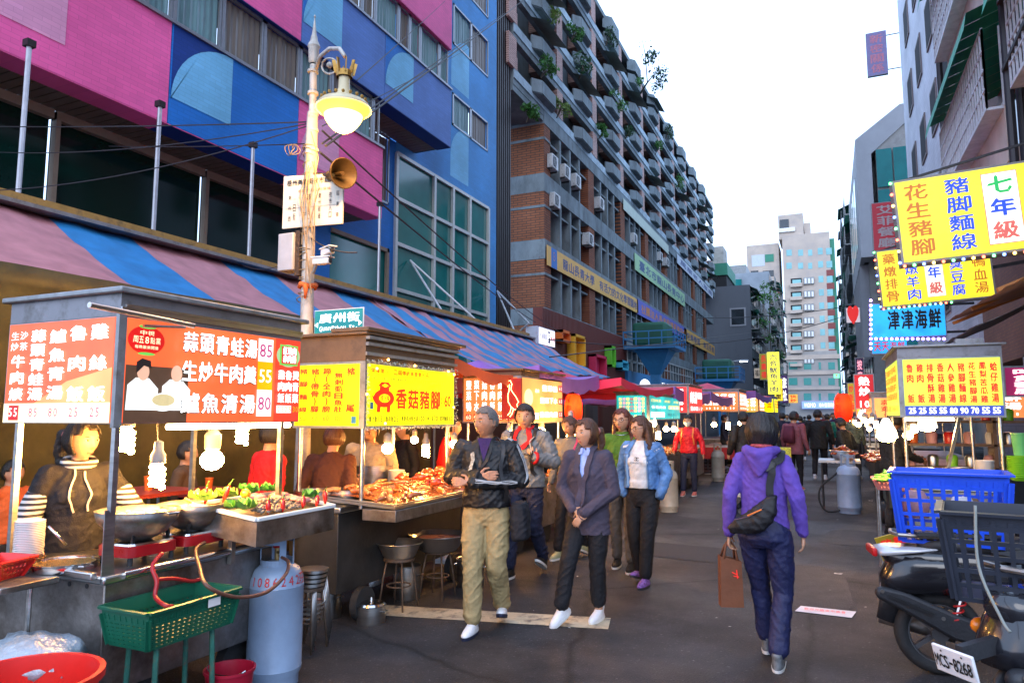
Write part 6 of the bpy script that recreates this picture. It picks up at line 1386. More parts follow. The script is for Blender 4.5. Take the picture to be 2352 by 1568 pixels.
# notice board
nb_ = thing('notice_board', 'stained white notice board with small black characters on the lamp post', 'notice board', lp_(716,480,-.07))
A = lp_(648,525,-.1); B = at(785,548,Y=LY-.02); zt_ = lp_(648,406,-.1).z
r_ = V((B.x-A.x, .08, 0)); wN = r_.length; hN = zt_-A.z
MTB = mat('stained white enamel board',(.62,.58,.48),.4,0,.12,5,dirt=(.25,.17,.1),ds=4,dt=(.58,.8))
n_ = r_.normalized().cross(V((0,0,1))); a0 = A
wrd(MB().add([a0,a0+r_,a0+r_+V((0,0,hN-.03)),a0+V((0,0,hN)),a0-n_*.02,a0+r_-n_*.02,a0+r_+V((0,0,hN-.03))-n_*.02,a0+V((0,0,hN))-n_*.02],[(0,1,2,3),(7,6,5,4),(0,4,5,1),(1,5,6,2),(2,6,7,3),(3,7,4,0)]).build('board', MTB), nb_)
p = Panel(a0,r_,(0,0,1),wN,hN,None); p.row('梧州美食街夜市自治會',.06,.96,.85,.12,INKK,1,.02)
p.row('敬請愛護公共環境',.25,.8,.68,.06,mat('faded orange ink',(.5,.2,.08),.6,var=0),1)
for x, tt in ((.12,'東 州 西'),(.2,'一日街'),(.45,'梧州街口'),(.62,'廣州街邊'),(.80,'夜市入口'),(.92,'區 東 東')): p.col(tt,x,.62,.12,.05,INKK,1,.0)
p.rect(.05,.36,.9,.365,INKK,1); p.rect(.3,.2,.304,.6,INKK,1)
for (m_, l_, b_) in p.L.values(): wrd(b_.build('lettering', m_), nb_)
eb = thing('junction_box', 'grey electrical box strapped below the notice board', 'electrical box', lp_(668,580)); a = lp_(645,625,-.05); b = lp_(688,535,-.05)
wrd(MB().box((a.x,LY-.1,a.z),(b.x-.03,LY+.06,b.z)).build('casing', mat('grey box paint',(.4,.4,.42),.5,0,.15,6), bevel=.008), eb)
wrd(MB().box((b.x-.03,LY-.07,a.z-.05),(b.x+.02,LY+.05,b.z+.02)).build('cable_bundle', mat('tangled brown cables',(.06,.035,.02),.7,0,.6,40,.8,60)), eb)
for i, (x, y) in enumerate(((752,578),(738,600))):
    q = lp_(x,y,-.08); ct = thing('security_camera', ['upper white security camera on the lamp post','lower bullet security camera on the lamp post'][i], 'security camera', q, R(-25+i*30), 'security cameras on the lamp post')
    MB().box((-.08,-.03,-.03),(.09,.03,.03)).build('housing', WHITEP, ct, bevel=.01); MB().box((-.09,-.038,.03),(.11,.038,.04)).build('hood', WHITEP, ct); MB().cyl((.09,0,0),(.1,0,0),.022,12).build('lens', BLACKM, ct); MB().bar((-.05,0,-.03),(-.1,.02,-.1),.02,.02).build('bracket', GALV, ct)
m = MB(); q = lp_(707,657,-.0); m.ring([q+V((.07*cos(a*pi/5),.07*sin(a*pi/5),.012*sin(a*2))) for a in range(10)],.024,8,closed=True); m.ring([q+V((.03,-.07,0)),q+V((.05,-.085,-.06)),q+V((.04,-.08,-.13))],[.025,.02,.01],6)
tag(m.build('orange_cloth', mat('frayed orange cloth',(.62,.12,.02),.8,0,.3,40,.8,60), smooth=True), 'orange cloth knotted round the lamp post', 'cloth')
ss = thing('street_name_sign', 'teal street name plate with white characters on the lamp post', 'street sign', lp_(775,735,-.09))
a = lp_(721,768,-.09); b = lp_(836,705,-.09); TS = mat('teal enamel plate', (.01,.28,.27), .35, 0, .1, 5); wrd(MB().box((a.x,LY-.09,a.z-.03),(b.x,LY-.08,b.z)).build('plate', WHITEP, bevel=.003), ss)
p = Panel((a.x,LY-.0905,a.z-.03),(1,0,0),(0,0,1),b.x-a.x,b.z-a.z+.03,None); p.rect(.015,.02,.985,.97,TS,1); p.row('廣州街',.1,.94,.68,.36,WHITE,2,.02); p.row('Guangzhou St.',.12,.9,.30,.2,WHITE,2,.0); p.poly([(.02,.45),(.09,.55),(.09,.35)],WHITE,2); p.poly([(.98,.45),(.91,.55),(.91,.35)],WHITE,2)
for (m_, l_, b_) in p.L.values(): wrd(b_.build('lettering', m_), ss)
# cable ties and coils
m = MB()
random.seed(9)
for i in range(26):
    z = lp_(710,random.uniform(300,690)).z; r = random.uniform(.06,.075); q = lp_(711,400); t_ = random.uniform(-.03,.03)
    m.ring([(q.x+r*cos(a*pi/6)-.004*(lp_(710,300).z-z),LY+r*sin(a*pi/6),z+t_*cos(a*pi/6+i)) for a in range(12)],.005,5,closed=True)
for i in range(3): q = lp_(665+i*6,345,-.05); m.ring([q+V((.05*cos(a*pi/8),.02*sin(a*pi/4+i),.05*sin(a*pi/8))) for a in range(16)],.004,5,closed=True)
for i in range(9):
    x0 = random.uniform(700,725); y0_ = random.uniform(300,420); m.ring([lp_(x0,y0_,-.07), lp_(x0+random.uniform(-15,25),y0_+60,-.1), lp_(x0+random.uniform(-15,15),y0_+random.uniform(120,260),-.08)],.005,5)
tag(m.build('cable_tangle', WIRE), 'tangle of brown cables and coils wound round the lamp post', 'cables', kind='stuff')
# overhead cables
tb_ = V((LX+.02,LY,at(722,330,Y=LY).z))
def far(x, y, X=None, Y=None): return at(x, y, X=X, Y=Y)
wl_ = [((715,280),(0,291),.02,.007),((715,283),(0,350),.10,.006),((715,330),(250,336),.02,.006),((740,330),(1160,30),.0,.010),((748,335),(1215,-10),.05,.013),((820,185),(1030,-5),.02,.006),((740,290),(1110,90),.05,.006)]
WN = ['black cable running level from the lamp post to the left edge','black cable sagging from the lamp post to the left edge','short cable from the lamp post to the middle rod','thick black cable climbing from the lamp post to the upper right','thickest black cable climbing to the roof of the dark ribbed strip','thin cable crossing above the bell lamp','thin cable rising behind the bell lamp']
for i, (p, q, sg, r) in enumerate(wl_):
    A = lp_(*p); B = at(*q, X=-9.9 if q[0] < 400 else -12.9) if q[0] < 900 else at(*q, X=-12.9); wire(A, B, sg, r, WN[i])
wire(at(0,437,X=-9), lp_(720,285), .12, .006, 'black cable slanting up from the left edge to the lamp post')
wire(lp_(735,350), at(1230,740,X=-9.6), .1, .012, 'black cable descending from the lamp post to the parking sign'); wire(lp_(740,300), at(1300,770,X=-9.6), .2, .010, 'second black cable descending towards the parking sign')
wire(at(1262,820,X=-7.5), at(1900,735,X=2.0), .8, .02, 'long cable crossing the street far ahead, lower'); wire(at(1260,780,X=-9.5), at(1960,718,Y=40), .8, .02, 'long cable crossing the street far ahead, upper'); wire(at(1600,730,X=-8), at(1960,700,Y=60), .3, .03, 'short distant cable below the tower')
wire(lp_(700,575,-.05), at(560,610,X=-6), .1, .004, 'thin wire from the cameras to the left'); wire(lp_(705,540), lp_(820,580,-.3), .05, .006, 'loose cable end sticking out right of the cameras')
# street lights in the distance
def farlamp(px, py, Y, X, lab, cool):
    q = at(px,py,Y=Y); t = thing('street_light', lab, 'street light', (q.x-1.2,Y,0), 0, 'distant street lights'); MB().ring([(0,0,0),(0,0,q.z-.3),(.3,0,q.z),(1.2,0,q.z+.1)],.07,8).build('pole', GALV, t, smooth=True); MB().box((.9,-.15,q.z),(1.7,.15,q.z+.14)).build('head', WHITEP, t, bevel=.04); MB().box((1.0,-.12,q.z-.03),(1.6,.12,q.z-.001)).build('lit_lens', mat('lit street light lens',(1,1,1),.4,0,0,emit=8,ecol=(.8,.95,1)), t)
farlamp(1705,830,62,None,'cool white street light beside the yellow vertical sign',1); farlamp(1783,868,80,None,'second white street light low in front of the far signs',1)
# vertical signs at the far left
def vsign(x0, y0, x1, y1, Y, mt, txt, tm, label, grp='hanging street signs', face='-Y', th=.25, bold=.02, horiz=False, wd=.7, frame_=True, pole=None):
    a = at(x0, y1, Y=Y); b = at(x1, y0, Y=Y); t = thing('hanging_sign', label, 'sign', (a.x,Y,a.z), 0, grp); W_ = b.x-a.x; H = b.z-a.z
    MB().box((-.02,0,-.02),(W_+.02,th,H+.02)).build('sign_box', GALV, t); p = Panel((0,-.004,0),(1,0,0),(0,0,1),W_,H,t); p.rect(0,0,1,1,mt,0)
    if horiz: p.row(txt, .04, .96, .5, wd, tm, 2, bold)
    else: p.col(txt, .5, .96, .04, wd, tm, 2, bold)
    p.done(); 
    if pole: MB().bar((W_,th/2,H*.9),(W_+pole,th/2,H*.9),.05,.05).bar((W_,th/2,H*.1),(W_+pole,th/2,H*.1),.05,.05).build('bracket', BLACKM, t)
    return t, p
YL_D = mat('yellow sign face with added glow',(.65,.5,.02),.5,var=.1,emit=.12);  # weak emission brightens this sign face, which has no lamp of its own
vsign(1765,808,1789,905,58,lit('bright yellow sign',(1,.92,.05),.9),'六合魷魚羊肉',INKB,'tall bright yellow vertical sign on the left row far ahead')
vsign(1746,812,1762,872,64,mat('olive sign face',(.35,.3,.03),.6,emit=.15),'長壽樓',INKR,'olive yellow vertical sign left of the tall bright one')
vsign(1780,870,1796,920,70,lit('amber yellow sign',(1,.7,.02),.7),'炒糖蟹',INKK,'rounded amber sign just below the tall yellow sign')
vsign(1733,845,1762,868,66,mat('cream lattice sign',(.5,.4,.3),.6,emit=.2),'福壽堂',INKK,'small cream sign under the olive one',horiz=True); vsign(1705,902,1730,920,50,LW,'租',INKR,'small white rental sign on the grey wall',horiz=True,wd=.9)
vsign(1674,898,1700,918,48,lit('glowing amber lamp box',(1,.6,.15),1.0),' ',INKK,'glowing amber box lamp on the grey wall')
vsign(1797,862,1808,925,76,mat('purple sign face',(.12,.04,.2),.5,emit=.1),'旅社',WHITE,'purple vertical sign beyond the amber one'); vsign(1812,905,1832,925,100,lit('orange far sign',(.9,.5,.1),.6),'快炒',RTXT,'small orange sign low in front of the tower')
# ================================================================ right side signs
YS1 = 10.4; LY1 = lit('lit lemon sign face',(.93,.80,.03),.72); BLU = mat('bright blue lettering',(.01,.05,.6),.5,var=0,emit=.5,ecol=(.02,.07,.75)); BRN = mat('rust brown lettering',(.5,.16,.02),.5,var=0,emit=.25,ecol=(.6,.18,.02)); GRNL = mat('green lettering',(.01,.35,.08),.5,var=0,emit=.35,ecol=(.02,.5,.12)); PALE = lit('pale panel',(.95,.97,.80),.8); REDB = mat('rose red lettering',(.6,.12,.1),.5,var=0,emit=.3,ecol=(.7,.15,.12))
def bigsign(x0, y0, x1, y1, Y, cols, label, Xr=None):
    a = at(x0, y1, Y=Y); b = at(x0, y0, Y=Y); xr_ = Xr or at(x1, y0, Y=Y).x; W_ = xr_-a.x; H = b.z-a.z
    t = thing('lightbox_sign', label, 'sign', (a.x,Y,a.z), 0, 'big yellow lightbox signs on the right'); t.rotation_euler = (0,R(-3.2),R(2))
    MB().box((-.03,0,-.03),(W_+.03,.28,H+.03)).build('sign_box', mat('grey sign casing',(.25,.25,.24),.5,.3), t); p = Panel((0,-.004,0),(1,0,0),(0,0,1),W_,H,t); p.rect(0,0,1,1,LY1,0)
    n = len(cols)
    for i, (tx, m_) in enumerate(cols):
        x = (i+.5)/n
        if tx == '七年級':
            p.rect(x-.42/n,.08,x+.42/n,.94,REDB,1); p.rect(x-.40/n,.09,x+.40/n,.93,PALE,2); 
            for k, (ch, mm) in enumerate(zip(tx, (GRNL,BLU,REDB))): p.char(ch, x, .79-.275*k, .6/n, .22, mm, 4, .03)
        else: p.col(tx, x, .96, .05, .62/n, m_, 2, .02)
    p.done(); m = MB(); m.bar((W_,.14,H*.5),(W_+1.2,.14,H*.5+.1),.06,.06).bar((0,.14,H+.03),(W_+1,.14,H+.6),.03,.03); m.build('bracket', BLACKM, t)
    cols_ = [(1,.1,.05),(.1,.9,.2),(.1,.2,1),(1,.6,.1)]
    for i in range(22):
        f = i/21; q = V((W_*f,-.01,-.05)) if i < 14 else V((-.05,-.01,H*(i-14)/7)); k = i % 4
        MB().sphere(q,.02,7).build('fairy_bulb', mat('fairy bulb %d'%k,cols_[k],.4,0,0,emit=5,ecol=cols_[k]), t)
    return t
bigsign(2077,418,2560,603,YS1,[('花生豬腳',BRN),('豬脚麵線',BLU),('七年級',BLU),('手工水餃',BLU),('滷肉飯香',BRN)],'large near yellow lightbox sign with rust, blue and green characters',Xr=3.3)
bigsign(2029,578,2280,704,15.0,[('藥燉排骨',BRN),('藥燉羊肉',BLU),('七年級',BLU),('蒸臭豆腐',BLU),('薑鴨血湯',BRN)],'smaller yellow lightbox sign just below and behind the big one')
CYB = lit('lit cyan blue sign face',(.02,.35,.85),.75)
t, p = vsign(2002,690,2168,776,18.5,CYB,' 津津海鮮',INKK,'blue seafood lightbox with black brush characters below the yellow signs',horiz=True,bold=.03,pole=.6,wd=.6)
vsign(2004,778,2082,812,19.5,CYB,'天天海鮮',INKR,'small cyan lightbox tucked beneath the blue seafood sign',horiz=True)
PB = mat('violet fairy bulb',(.3,.2,1),.4,0,0,emit=7,ecol=(.25,.15,1)); fl = thing('fairy_lights','blue and violet fairy lights bordering the blue seafood sign','fairy lights',at(2002,776,Y=18.4))
for i in range(26):
    x, y = (2000,690+i*11) if i < 11 else (2000+(i-11)*12,778); wrd(MB().sphere(at(x,y,Y=18.38),.035,7).build('bulb', PB), fl)
vsign(2008,462,2062,576,24,mat('brick red sign face',(.42,.03,.05),.5,emit=.12),'艾菲餐廳',mat('grey white lettering',(.5,.5,.5),.6),'faded red vertical sign with pale characters left of the big yellow sign',pole=.5); vsign(2063,464,2080,580,22,lit('cyan narrow sign',(.1,.5,.7),.5),'豬血糕',REDB,'narrow cyan vertical sign behind the big yellow sign edge')
vsign(1966,860,2005,937,16,mat('vivid red banner',(.62,.015,.02),.5,emit=.25),'熱炒 ',WHITE,'red banner reading 100 with white brush characters',th=.05,bold=.03,wd=.6)
q = at(1985,928,Y=15.95); pn_ = Panel(at(1968,936,Y=15.98),(1,0,0),(0,0,1),.38,.15,None); pn_.row('100',.05,.95,.5,.9,WHITE,2,.02)
for (m_, l_, b_) in pn_.L.values(): o = b_.build('lettering', m_); ob_ = [o_ for o_ in bpy.data.objects if o_.get('label','').startswith('red banner reading 100')][0]; wrd(o, ob_)
vsign(1945,706,1974,741,34,mat('pale pink sign',(.7,.6,.6),.5,emit=.25),'♥',INKR,'small white square sign with a red heart over the street',horiz=True,th=.1,wd=.9)
vsign(1968,822,1982,880,26,mat('purple dark sign',(.06,.02,.08),.5),'按摩',PNK,'small dark vertical sign with pink characters above the red banner'); vsign(1950,880,1962,945,22,YL_D,'炒飯麵',INKR,'narrow yellow vertical sign left of the red banner')
vsign(1915,858,1928,868,60,lit('green cross box',(.2,.9,.5),1),'T',INKR,'tiny green lit sign at the street end',horiz=True)
t, p = vsign(1994,70,2034,176,50,mat('faded violet sign',(.25,.2,.35),.5,.0),'新密關係',mat('pink sign characters',(.6,.2,.25),.5),'pink and blue vertical sign hanging high off the white tiled building',pole=1.6)
lantern(1937,936,15.5,.30,'red lantern hanging in the right row far ahead')
MG = mat('magenta banner cloth',(.55,.02,.16),.6,0,.1,4,emit=.12); t, p = vsign(2312,842,2420,908,9.6,MG,'吃飽豬腳',WHITE,'magenta cloth banner with white characters at the right edge',horiz=False,th=.02); 
# tarpaulin roofs at right
t = thing('tarpaulin_roof','dark orange-edged tarpaulin roof sloping out over the right stall','tarpaulin',(2.4,8,2.8)); OT = mat('brown orange tarpaulin',(.22,.09,.03),.6,0,.4,3,.3,8)
canvas(t,'sheet',(3.9,6.6,3.75),(3.9,11.5,3.85),(1.55,6.9,2.75),(1.6,11.8,2.95),16,10,OT,.1,.03,6); canvas(t,'sheet',(3.9,12,3.9),(3.9,17,3.9),(2.0,12,2.9),(2.1,17,3.0),16,10,mat('grey tarpaulin',(.12,.12,.14),.6,0,.3,3),.1,.03,7)
for i in range(4): wrd(MB().bar((3.9,7+1.4*i,3.8),(1.6,7+1.4*i,2.85),.04,.06).build('rafter', mat('orange brown rafter',(.35,.14,.03),.6,0,.3,6)), t)
# ---------------------------------------------------------------- right stall with yellow menu
cR_ = at(2068,958,d=7.6); XRs, YRs = cR_.x, cR_.y
zsR, ztR, zrR = cR_.z, at(2068,822,Y=YRs).z, at(2068,794,Y=YRs).z
depR = at(2312,958,Y=YRs).x-XRs
GY = lit('lit green yellow board',(.62,.80,.05),.72)
tR, pf, ps_, fin = cart('right-hand food stall with yellow menu board and blue price strip', XRs, YRs, at(2040,958,X=XRs).y, depR, .86, zsR, ztR, zrR, GY, GY, -1)
ps_.rect(0,0,1,.17,mat('blue price strip',(.02,.04,.35),.4,var=0,emit=.2,ecol=(.05,.1,.6)),1); ps_.rect(.12,.2,.88,.36,lit('amber menu strip',(1,.62,.05),.8),1)
for i, tx in enumerate(('魯肉 飯','雞肉 飯','排骨酥湯','香菇雞湯','人參雞湯','豬腳麵線','花生豬腳湯','鳳梨苦瓜雞','蛤仔雞湯')): ps_.col(tx, .07+i*.107, .93, .21, .075, RTXT, 3, .03)
[ps_.row(n_,.035+i*.107,.115+i*.107,.085,.11,WHITE,3,.02) for i, n_ in enumerate('25 25 55 55 80 90 70 55 55'.split())]; fin(ps_)
rows_of(pf,8,4,[RTXT],price=True); fin(pf)
wrd(MB().cyl((XRs+.05,YRs+.02,zsR-.02),(XRs+.5,YRs+.02,zsR-.02),.014,8).build('fluorescent_tube', TUBE), tR); wrd(MB().box((XRs+.55,YRs-.03,zrR),(XRs+.8,YRs+.1,zrR+.05)).build('roof_clip', GALV), tR)
wrd(MB().bar((XRs+.45,YRs+.6,.86),(XRs+.55,YRs+.05,zsR),.03,.03).build('brace', STEEL), tR)
bulb('shade',2036,1000,.5,'shaded bulb hanging left of the right-hand stall in front of the vendor',1.5,.12,'bulbs on the right side',at_=at(2037,1005,d=7.2)); bulb('globe',2085,1000,.9,'round bulb inside the right-hand stall',1.1,.1,'bulbs on the right side',at_=at(2085,1000,d=8.2)); bulb('shade',2125,985,.9,'wide bulb under the yellow menu board',1.5,.03,'bulbs on the right side',at_=at(2130,982,d=8)); bulb('globe',2100,985,.9,'small bulb behind the wide one on the right-hand stall',1.2,.03,'bulbs on the right side',at_=at(2098,985,d=8.8))
q = at(2265,1115,Y=YRs+.25); stack('plate','white plate in the stack on the right-hand stall','plate',(q.x,YRs+.25,.87),.09,22,.011,CERAM,'white plates on the right-hand stall',.6,.02)
q = at(2345,1140,Y=YRs-.1); stack('bowl','green plastic bowl stacked at the right edge','bowl',(q.x,q.y,.95),.10,12,.018,mat('lime green plastic'),'green bowls at the right edge',.6,.04); bucket((q.x+.02,q.y+.0,1.2),.07,.22,'pale green plastic bottle on the green bowls',mat('translucent green plastic',(.15,.5,.15),.2),name='plastic_jug',cat='jug',handle=False)
for i, (x, y, r) in enumerate(((.45,.3,.14),(.75,.45,.13),(.25,.7,.12),(.6,.9,.13))): pot((XRs+x,YRs+y,.86),r,.14,['steel pot at the front of the right-hand stall','second steel pot on the right-hand stall','steel pot near the street side of the right-hand stall','steel pot at the back of the right-hand stall'][i])
t = thing('shelf_rack','cluttered back shelf behind the right-hand stall','shelf',(XRs+.1,YRs+2.2,0)); 
for z in (.9,1.2,1.5): wrd(MB().box((XRs+.2,YRs+2.1,z),(XRs+2.2,YRs+2.5,z+.03)).build('shelf_board', WOODR), t)
for x in (.2,1.2,2.2): wrd(MB().box((XRs+x,YRs+2.1,0),(XRs+x+.04,YRs+2.5,1.9)).build('upright', WOODR), t)
random.seed(14)
JC = [mat('red plastic'),WHITEP,STEEL,mat('lime green plastic'),mat('orange plastic'),mat('pale pink plastic',(.6,.3,.3),.5)]
for i in range(24):
    z = (.93,1.23,1.53)[i%3]; x = XRs+.3+1.8*((i//3)/8)+random.uniform(-.03,.03); k = random.choice(JC)
    o = MB().lathe([(0,0),(.06,0),(.07,.12),(.05,.15),(.0,.16)],12).build('storage_jar', k, smooth='a', loc=(x,YRs+2.3,z)); tag(o, 'coloured tub on the cluttered shelf behind the right-hand stall', 'tub', 'tubs on the right shelf')
heap('greens in a basket beside the right-hand stall', at(2020,1095,d=7.6).x-.05, at(2060,1095,d=7.6).x+.1, YRs-.45, YRs-.1, .93, .1, [LETT,LETD], 80, .03, name='vegetable_heap', cat='vegetables', seed=5)
q = at(2045,1120,d=7.4); crate('vegetable_basket','shallow red basket of greens on a stand by the right-hand stall',(q.x+.03,q.y-.0,.84),.36,.42,.1,mat('pinkish plastic',(.6,.2,.18),.5),0,nx=8,ny=8,nz=2); 
t = thing('basket_stand','thin metal stand under the shallow basket of greens','stand',(q.x+.03,q.y,0))
for dx in (-.15,.15):
    for dy in (-.15,.15): MB().cyl((dx,dy,0),(dx,dy,.83),.012,6).build('leg', STEEL, t)
# farther right stalls
for k, (Y, X, lab, mm, tm) in enumerate(((11.9,1.05,'red-lit fried food stall beyond the right vendor',OR3,WHITE),(15.2,.75,'bright orange stall of roasted meat on the right row',OR3b,RTXT),(19.5,.85,'red-boarded stall farther along the right row',RED_L,WHITE),(24.5,.9,'small yellow-lit stall near the far end of the right row',YLS,RTXT),(30,.9,'distant glowing stall at the end of the right row',OR3b,RTXT))):
    tt_, pf, ps_, fin = cart(lab, X, Y, Y+2.4, 1.5, .86, 1.55, 1.95, 2.05, mm, mm, -1, body=BLACKM); rows_of(pf,6,2,[tm]); rows_of(ps_,5,2,[tm]); fin(pf); fin(ps_)
heap('orange fried food piled on the bright right stall', .55, 1.4, 12.9, 14.6, .86, .16, [BR2,BR1,BR3], 220, .045, seed=8)
for i, (px, py, d, s, k) in enumerate(((1985,965,13,1.0,'globe'),(1992,972,14,1.1,'cfl'),(2003,965,12.5,1.0,'globe'),(1997,985,13,.9,'globe'),(1972,975,16,1.2,'globe'),(1965,970,18,1.2,'globe'),(1978,958,17,1.3,'cool'),(1957,965,24,1.4,'globe'),(2012,975,11.5,1.0,'cfl'))):
    bulb(k,px,py,0,['first','second','third','fourth','fifth','sixth','seventh','eighth','ninth'][i]+' bulb in the glowing cluster of the right row',s,.1,'bulb cluster on the right row',at_=at(px,py,d=d))
q = at(1953,1178,Z=0); gas((q.x,q.y+.05,0),'blue-grey gas cylinder standing in the road on the right',1.15,1.0,.95); hose([(q.x-.1,q.y,.05),(q.x-.35,q.y-.05,.02),(q.x-.46,q.y-.05,.2),(q.x-.42,q.y-.05,.42),(q.x-.2,q.y,.62),(q.x,q.y,.8)],.016,BLACKR,'black hose looping beside the right gas cylinder')
t = thing('side_table','thin-legged table with a steel bowl of fried food beside the right gas cylinder','table',(q.x-.1,q.y+.5,0)); MB().box((-.35,-.3,.80),(.3,.4,.84)).build('table_top',STEEL,t)
for x in (-.3,.25):
    for y in (-.25,.35): MB().cyl((x,y,0),(x,y,.8),.015,6).build('leg',BLACKM,t)
basin((q.x-.05,q.y+.45,.84),.22,.16,'steel bowl heaped with red fried food on the thin table',STEEL); heap('red fried pieces in the bowl by the right gas cylinder',q.x-.22,q.x+.12,q.y+.3,q.y+.62,.95,.12,[BR3,BR2],50,.04,seed=9)
q = at(2030,1215,Z=0); t = thing('waste_trolley','dark steel trolley cart with wheels beside the vendor in black','trolley',(.95,11.0,0)); MB().box((-.25,0,.35),(.25,1.3,.85)).build('body',mat('dark green steel box',(.05,.07,.05),.6,0,.3,5),t)
for y in (.2,1.1): MB().cyl((-.3,y,.16),(-.24,y,.16),.16,16).build('wheel',BLACKR,t,smooth='a')
# ================================================================ people
SKIN = mat('warm skin', (.50,.27,.17), .5, 0, .08, 30, .08, 120, sss=.08); SKINO = mat('tanned older skin', (.40,.20,.12), .5, 0, .15, 40, .25, 90, sss=.08)
HBLK = mat('black hair', (.012,.010,.010), .42, 0, .4, 60, .5, 180, stretch=(1,1,.15)); HBRN = mat('brown hair', (.075,.028,.014), .42, 0, .4, 60, .5, 180, stretch=(1,1,.15)); HGRY = mat('grey cropped hair', (.17,.16,.155), .7, 0, .4, 160, .8, 300); HRED = mat('reddish brown hair', (.10,.022,.014), .42, 0, .4, 60, .5, 180, stretch=(1,1,.15))
EYEM = mat('dark eye', (.012,.008,.006), .2, 0, 0); EYEW = mat('eye white', (.6,.56,.52), .3, 0, 0); LIPM = mat('lips', (.42,.10,.09), .4, 0, 0); LIPD = mat('muted lips', (.30,.12,.09), .5, 0, 0)
def headpt(d):
    x, y, z = d; t = max(0, -z); px = .074*x; py = .091*y; pz = .115*z
    px *= 1-.34*t**1.7
    py *= (1-.10*t) if y > 0 else (1-.42*t)
    if y > 0:
        g = math.exp(-(x/.14)**2); r = max(0, min(1, (.16-z)/.45)) if z > -.32 else math.exp(-((z+.32)/.07)**2)
        py += .021*g*r*(y**.5)
        py -= .008*math.exp(-((abs(x)-.38)/.17)**2-((z-.05)/.12)**2)
        py += .004*math.exp(-(x/.5)**2-((z-.24)/.10)**2) + .005*math.exp(-(x/.24)**2-((z+.58)/.08)**2) + .010*math.exp(-(x/.35)**2-((z+.92)/.16)**2)
        px += .003*(1 if x > 0 else -1)*math.exp(-((abs(x)-.7)/.2)**2-((z+.15)/.2)**2)
    return V((px, py, pz))
HN, HM = 44, 34
def headgrid(scale=1, off=0, keep=None, disp=None, HN=HN):
    vs = []; ds = []
    for i in range(HM+1):
        ph = -pi/2+pi*i/HM
        for j in range(HN):
            a = 2*pi*j/HN; d = (cos(ph)*cos(a), cos(ph)*sin(a), sin(ph)); ds.append(d); p = headpt(d)
            if off: p = p*scale + V(d)*off*(disp(d) if disp else 1)
            vs.append(p)
    fs = [(i*HN+j, i*HN+(j+1)%HN, (i+1)*HN+(j+1)%HN, (i+1)*HN+j) for i in range(HM) for j in range(HN)]
    if keep: fs = [f for f in fs if all(keep(ds[k]) for k in f)]
    return vs, fs
def remesh(mb, name, m, parent, voxel, smooth=3, folds=0, fs=1, thick=False):
    o = mb.build(name, m); r = o.modifiers.new('r', 'REMESH'); r.mode = 'VOXEL'; r.voxel_size = voxel; r.use_smooth_shade = True
    s = o.modifiers.new('s', 'SMOOTH'); s.factor = .5; s.iterations = smooth
    COL.objects.unlink(o); me = bpy.data.meshes.new_from_object(evaluated(o)); bpy.data.objects.remove(o)
    o = bpy.data.objects.new(name, me); COL.objects.link(o); o.parent = parent
    if not me.materials: me.materials.append(m)
    if folds:
        out = []
        for p, nr in [(v.co.copy(), v.normal.copy()) for v in me.vertices]:
            q = V((p.x*6*fs, p.y*6*fs, p.z*10*fs+p.x*9)); q += V((noise.noise(q*.6),noise.noise(q*.6+V((9,0,0))),noise.noise(q*.5+V((0,7,0)))))*1.3
            rg = 1-abs(noise.noise(q)); out.extend(p + nr*(folds*(1.1*(rg**4-.4) + .5*noise.noise(p*40*fs))))
        me.vertices.foreach_set('co', out)
        me.update()
    for p in me.polygons: p.use_smooth = True
    return o
def hand(mb, w, d, n, side, curl=.5, s=1, spread=1):
    """w wrist, d pointing along the palm, n palm normal (fingers curl towards n), side +1 thumb towards d x n"""
    d = V(d).normalized(); n = V(n); n = (n-d*n.dot(d)).normalized(); t = d.cross(n)*side; w = V(w)
    for k in range(4): o = (k-1.5)*.0185*s; mb.caps(w+t*o*.6, w+d*.082*s+t*(-o), .0155*s, .0125*s, 8)
    for k, L in enumerate((.066,.075,.070,.055)):
        o = -(k-1.5)*.0205*s*spread; p = w+d*.085*s+t*(-o if False else o*1)
        dd = d.copy(); L *= s
        for j, f in enumerate((.42,.32,.26)):
            a = curl*(.55+.35*j); dd = (dd*cos(a)+n*sin(a)).normalized(); nn = (n-dd*n.dot(dd)); q = p+dd*L*f; mb.caps(p, q, (.0092-.0008*j)*s, (.0086-.0008*j)*s, 8); p = q
    b = w+d*.02*s+t*.028*s; q = b+(t*.7+d*.7+n*.25).normalized()*.04*s; mb.caps(b, q, .0135*s, .011*s, 8); mb.caps(q, q+(d*.85+t*.1+n*.4).normalized()*.035*s, .0105*s, .0085*s, 8)
def MZ(a): return Matrix.Rotation(a, 4, 'Z')
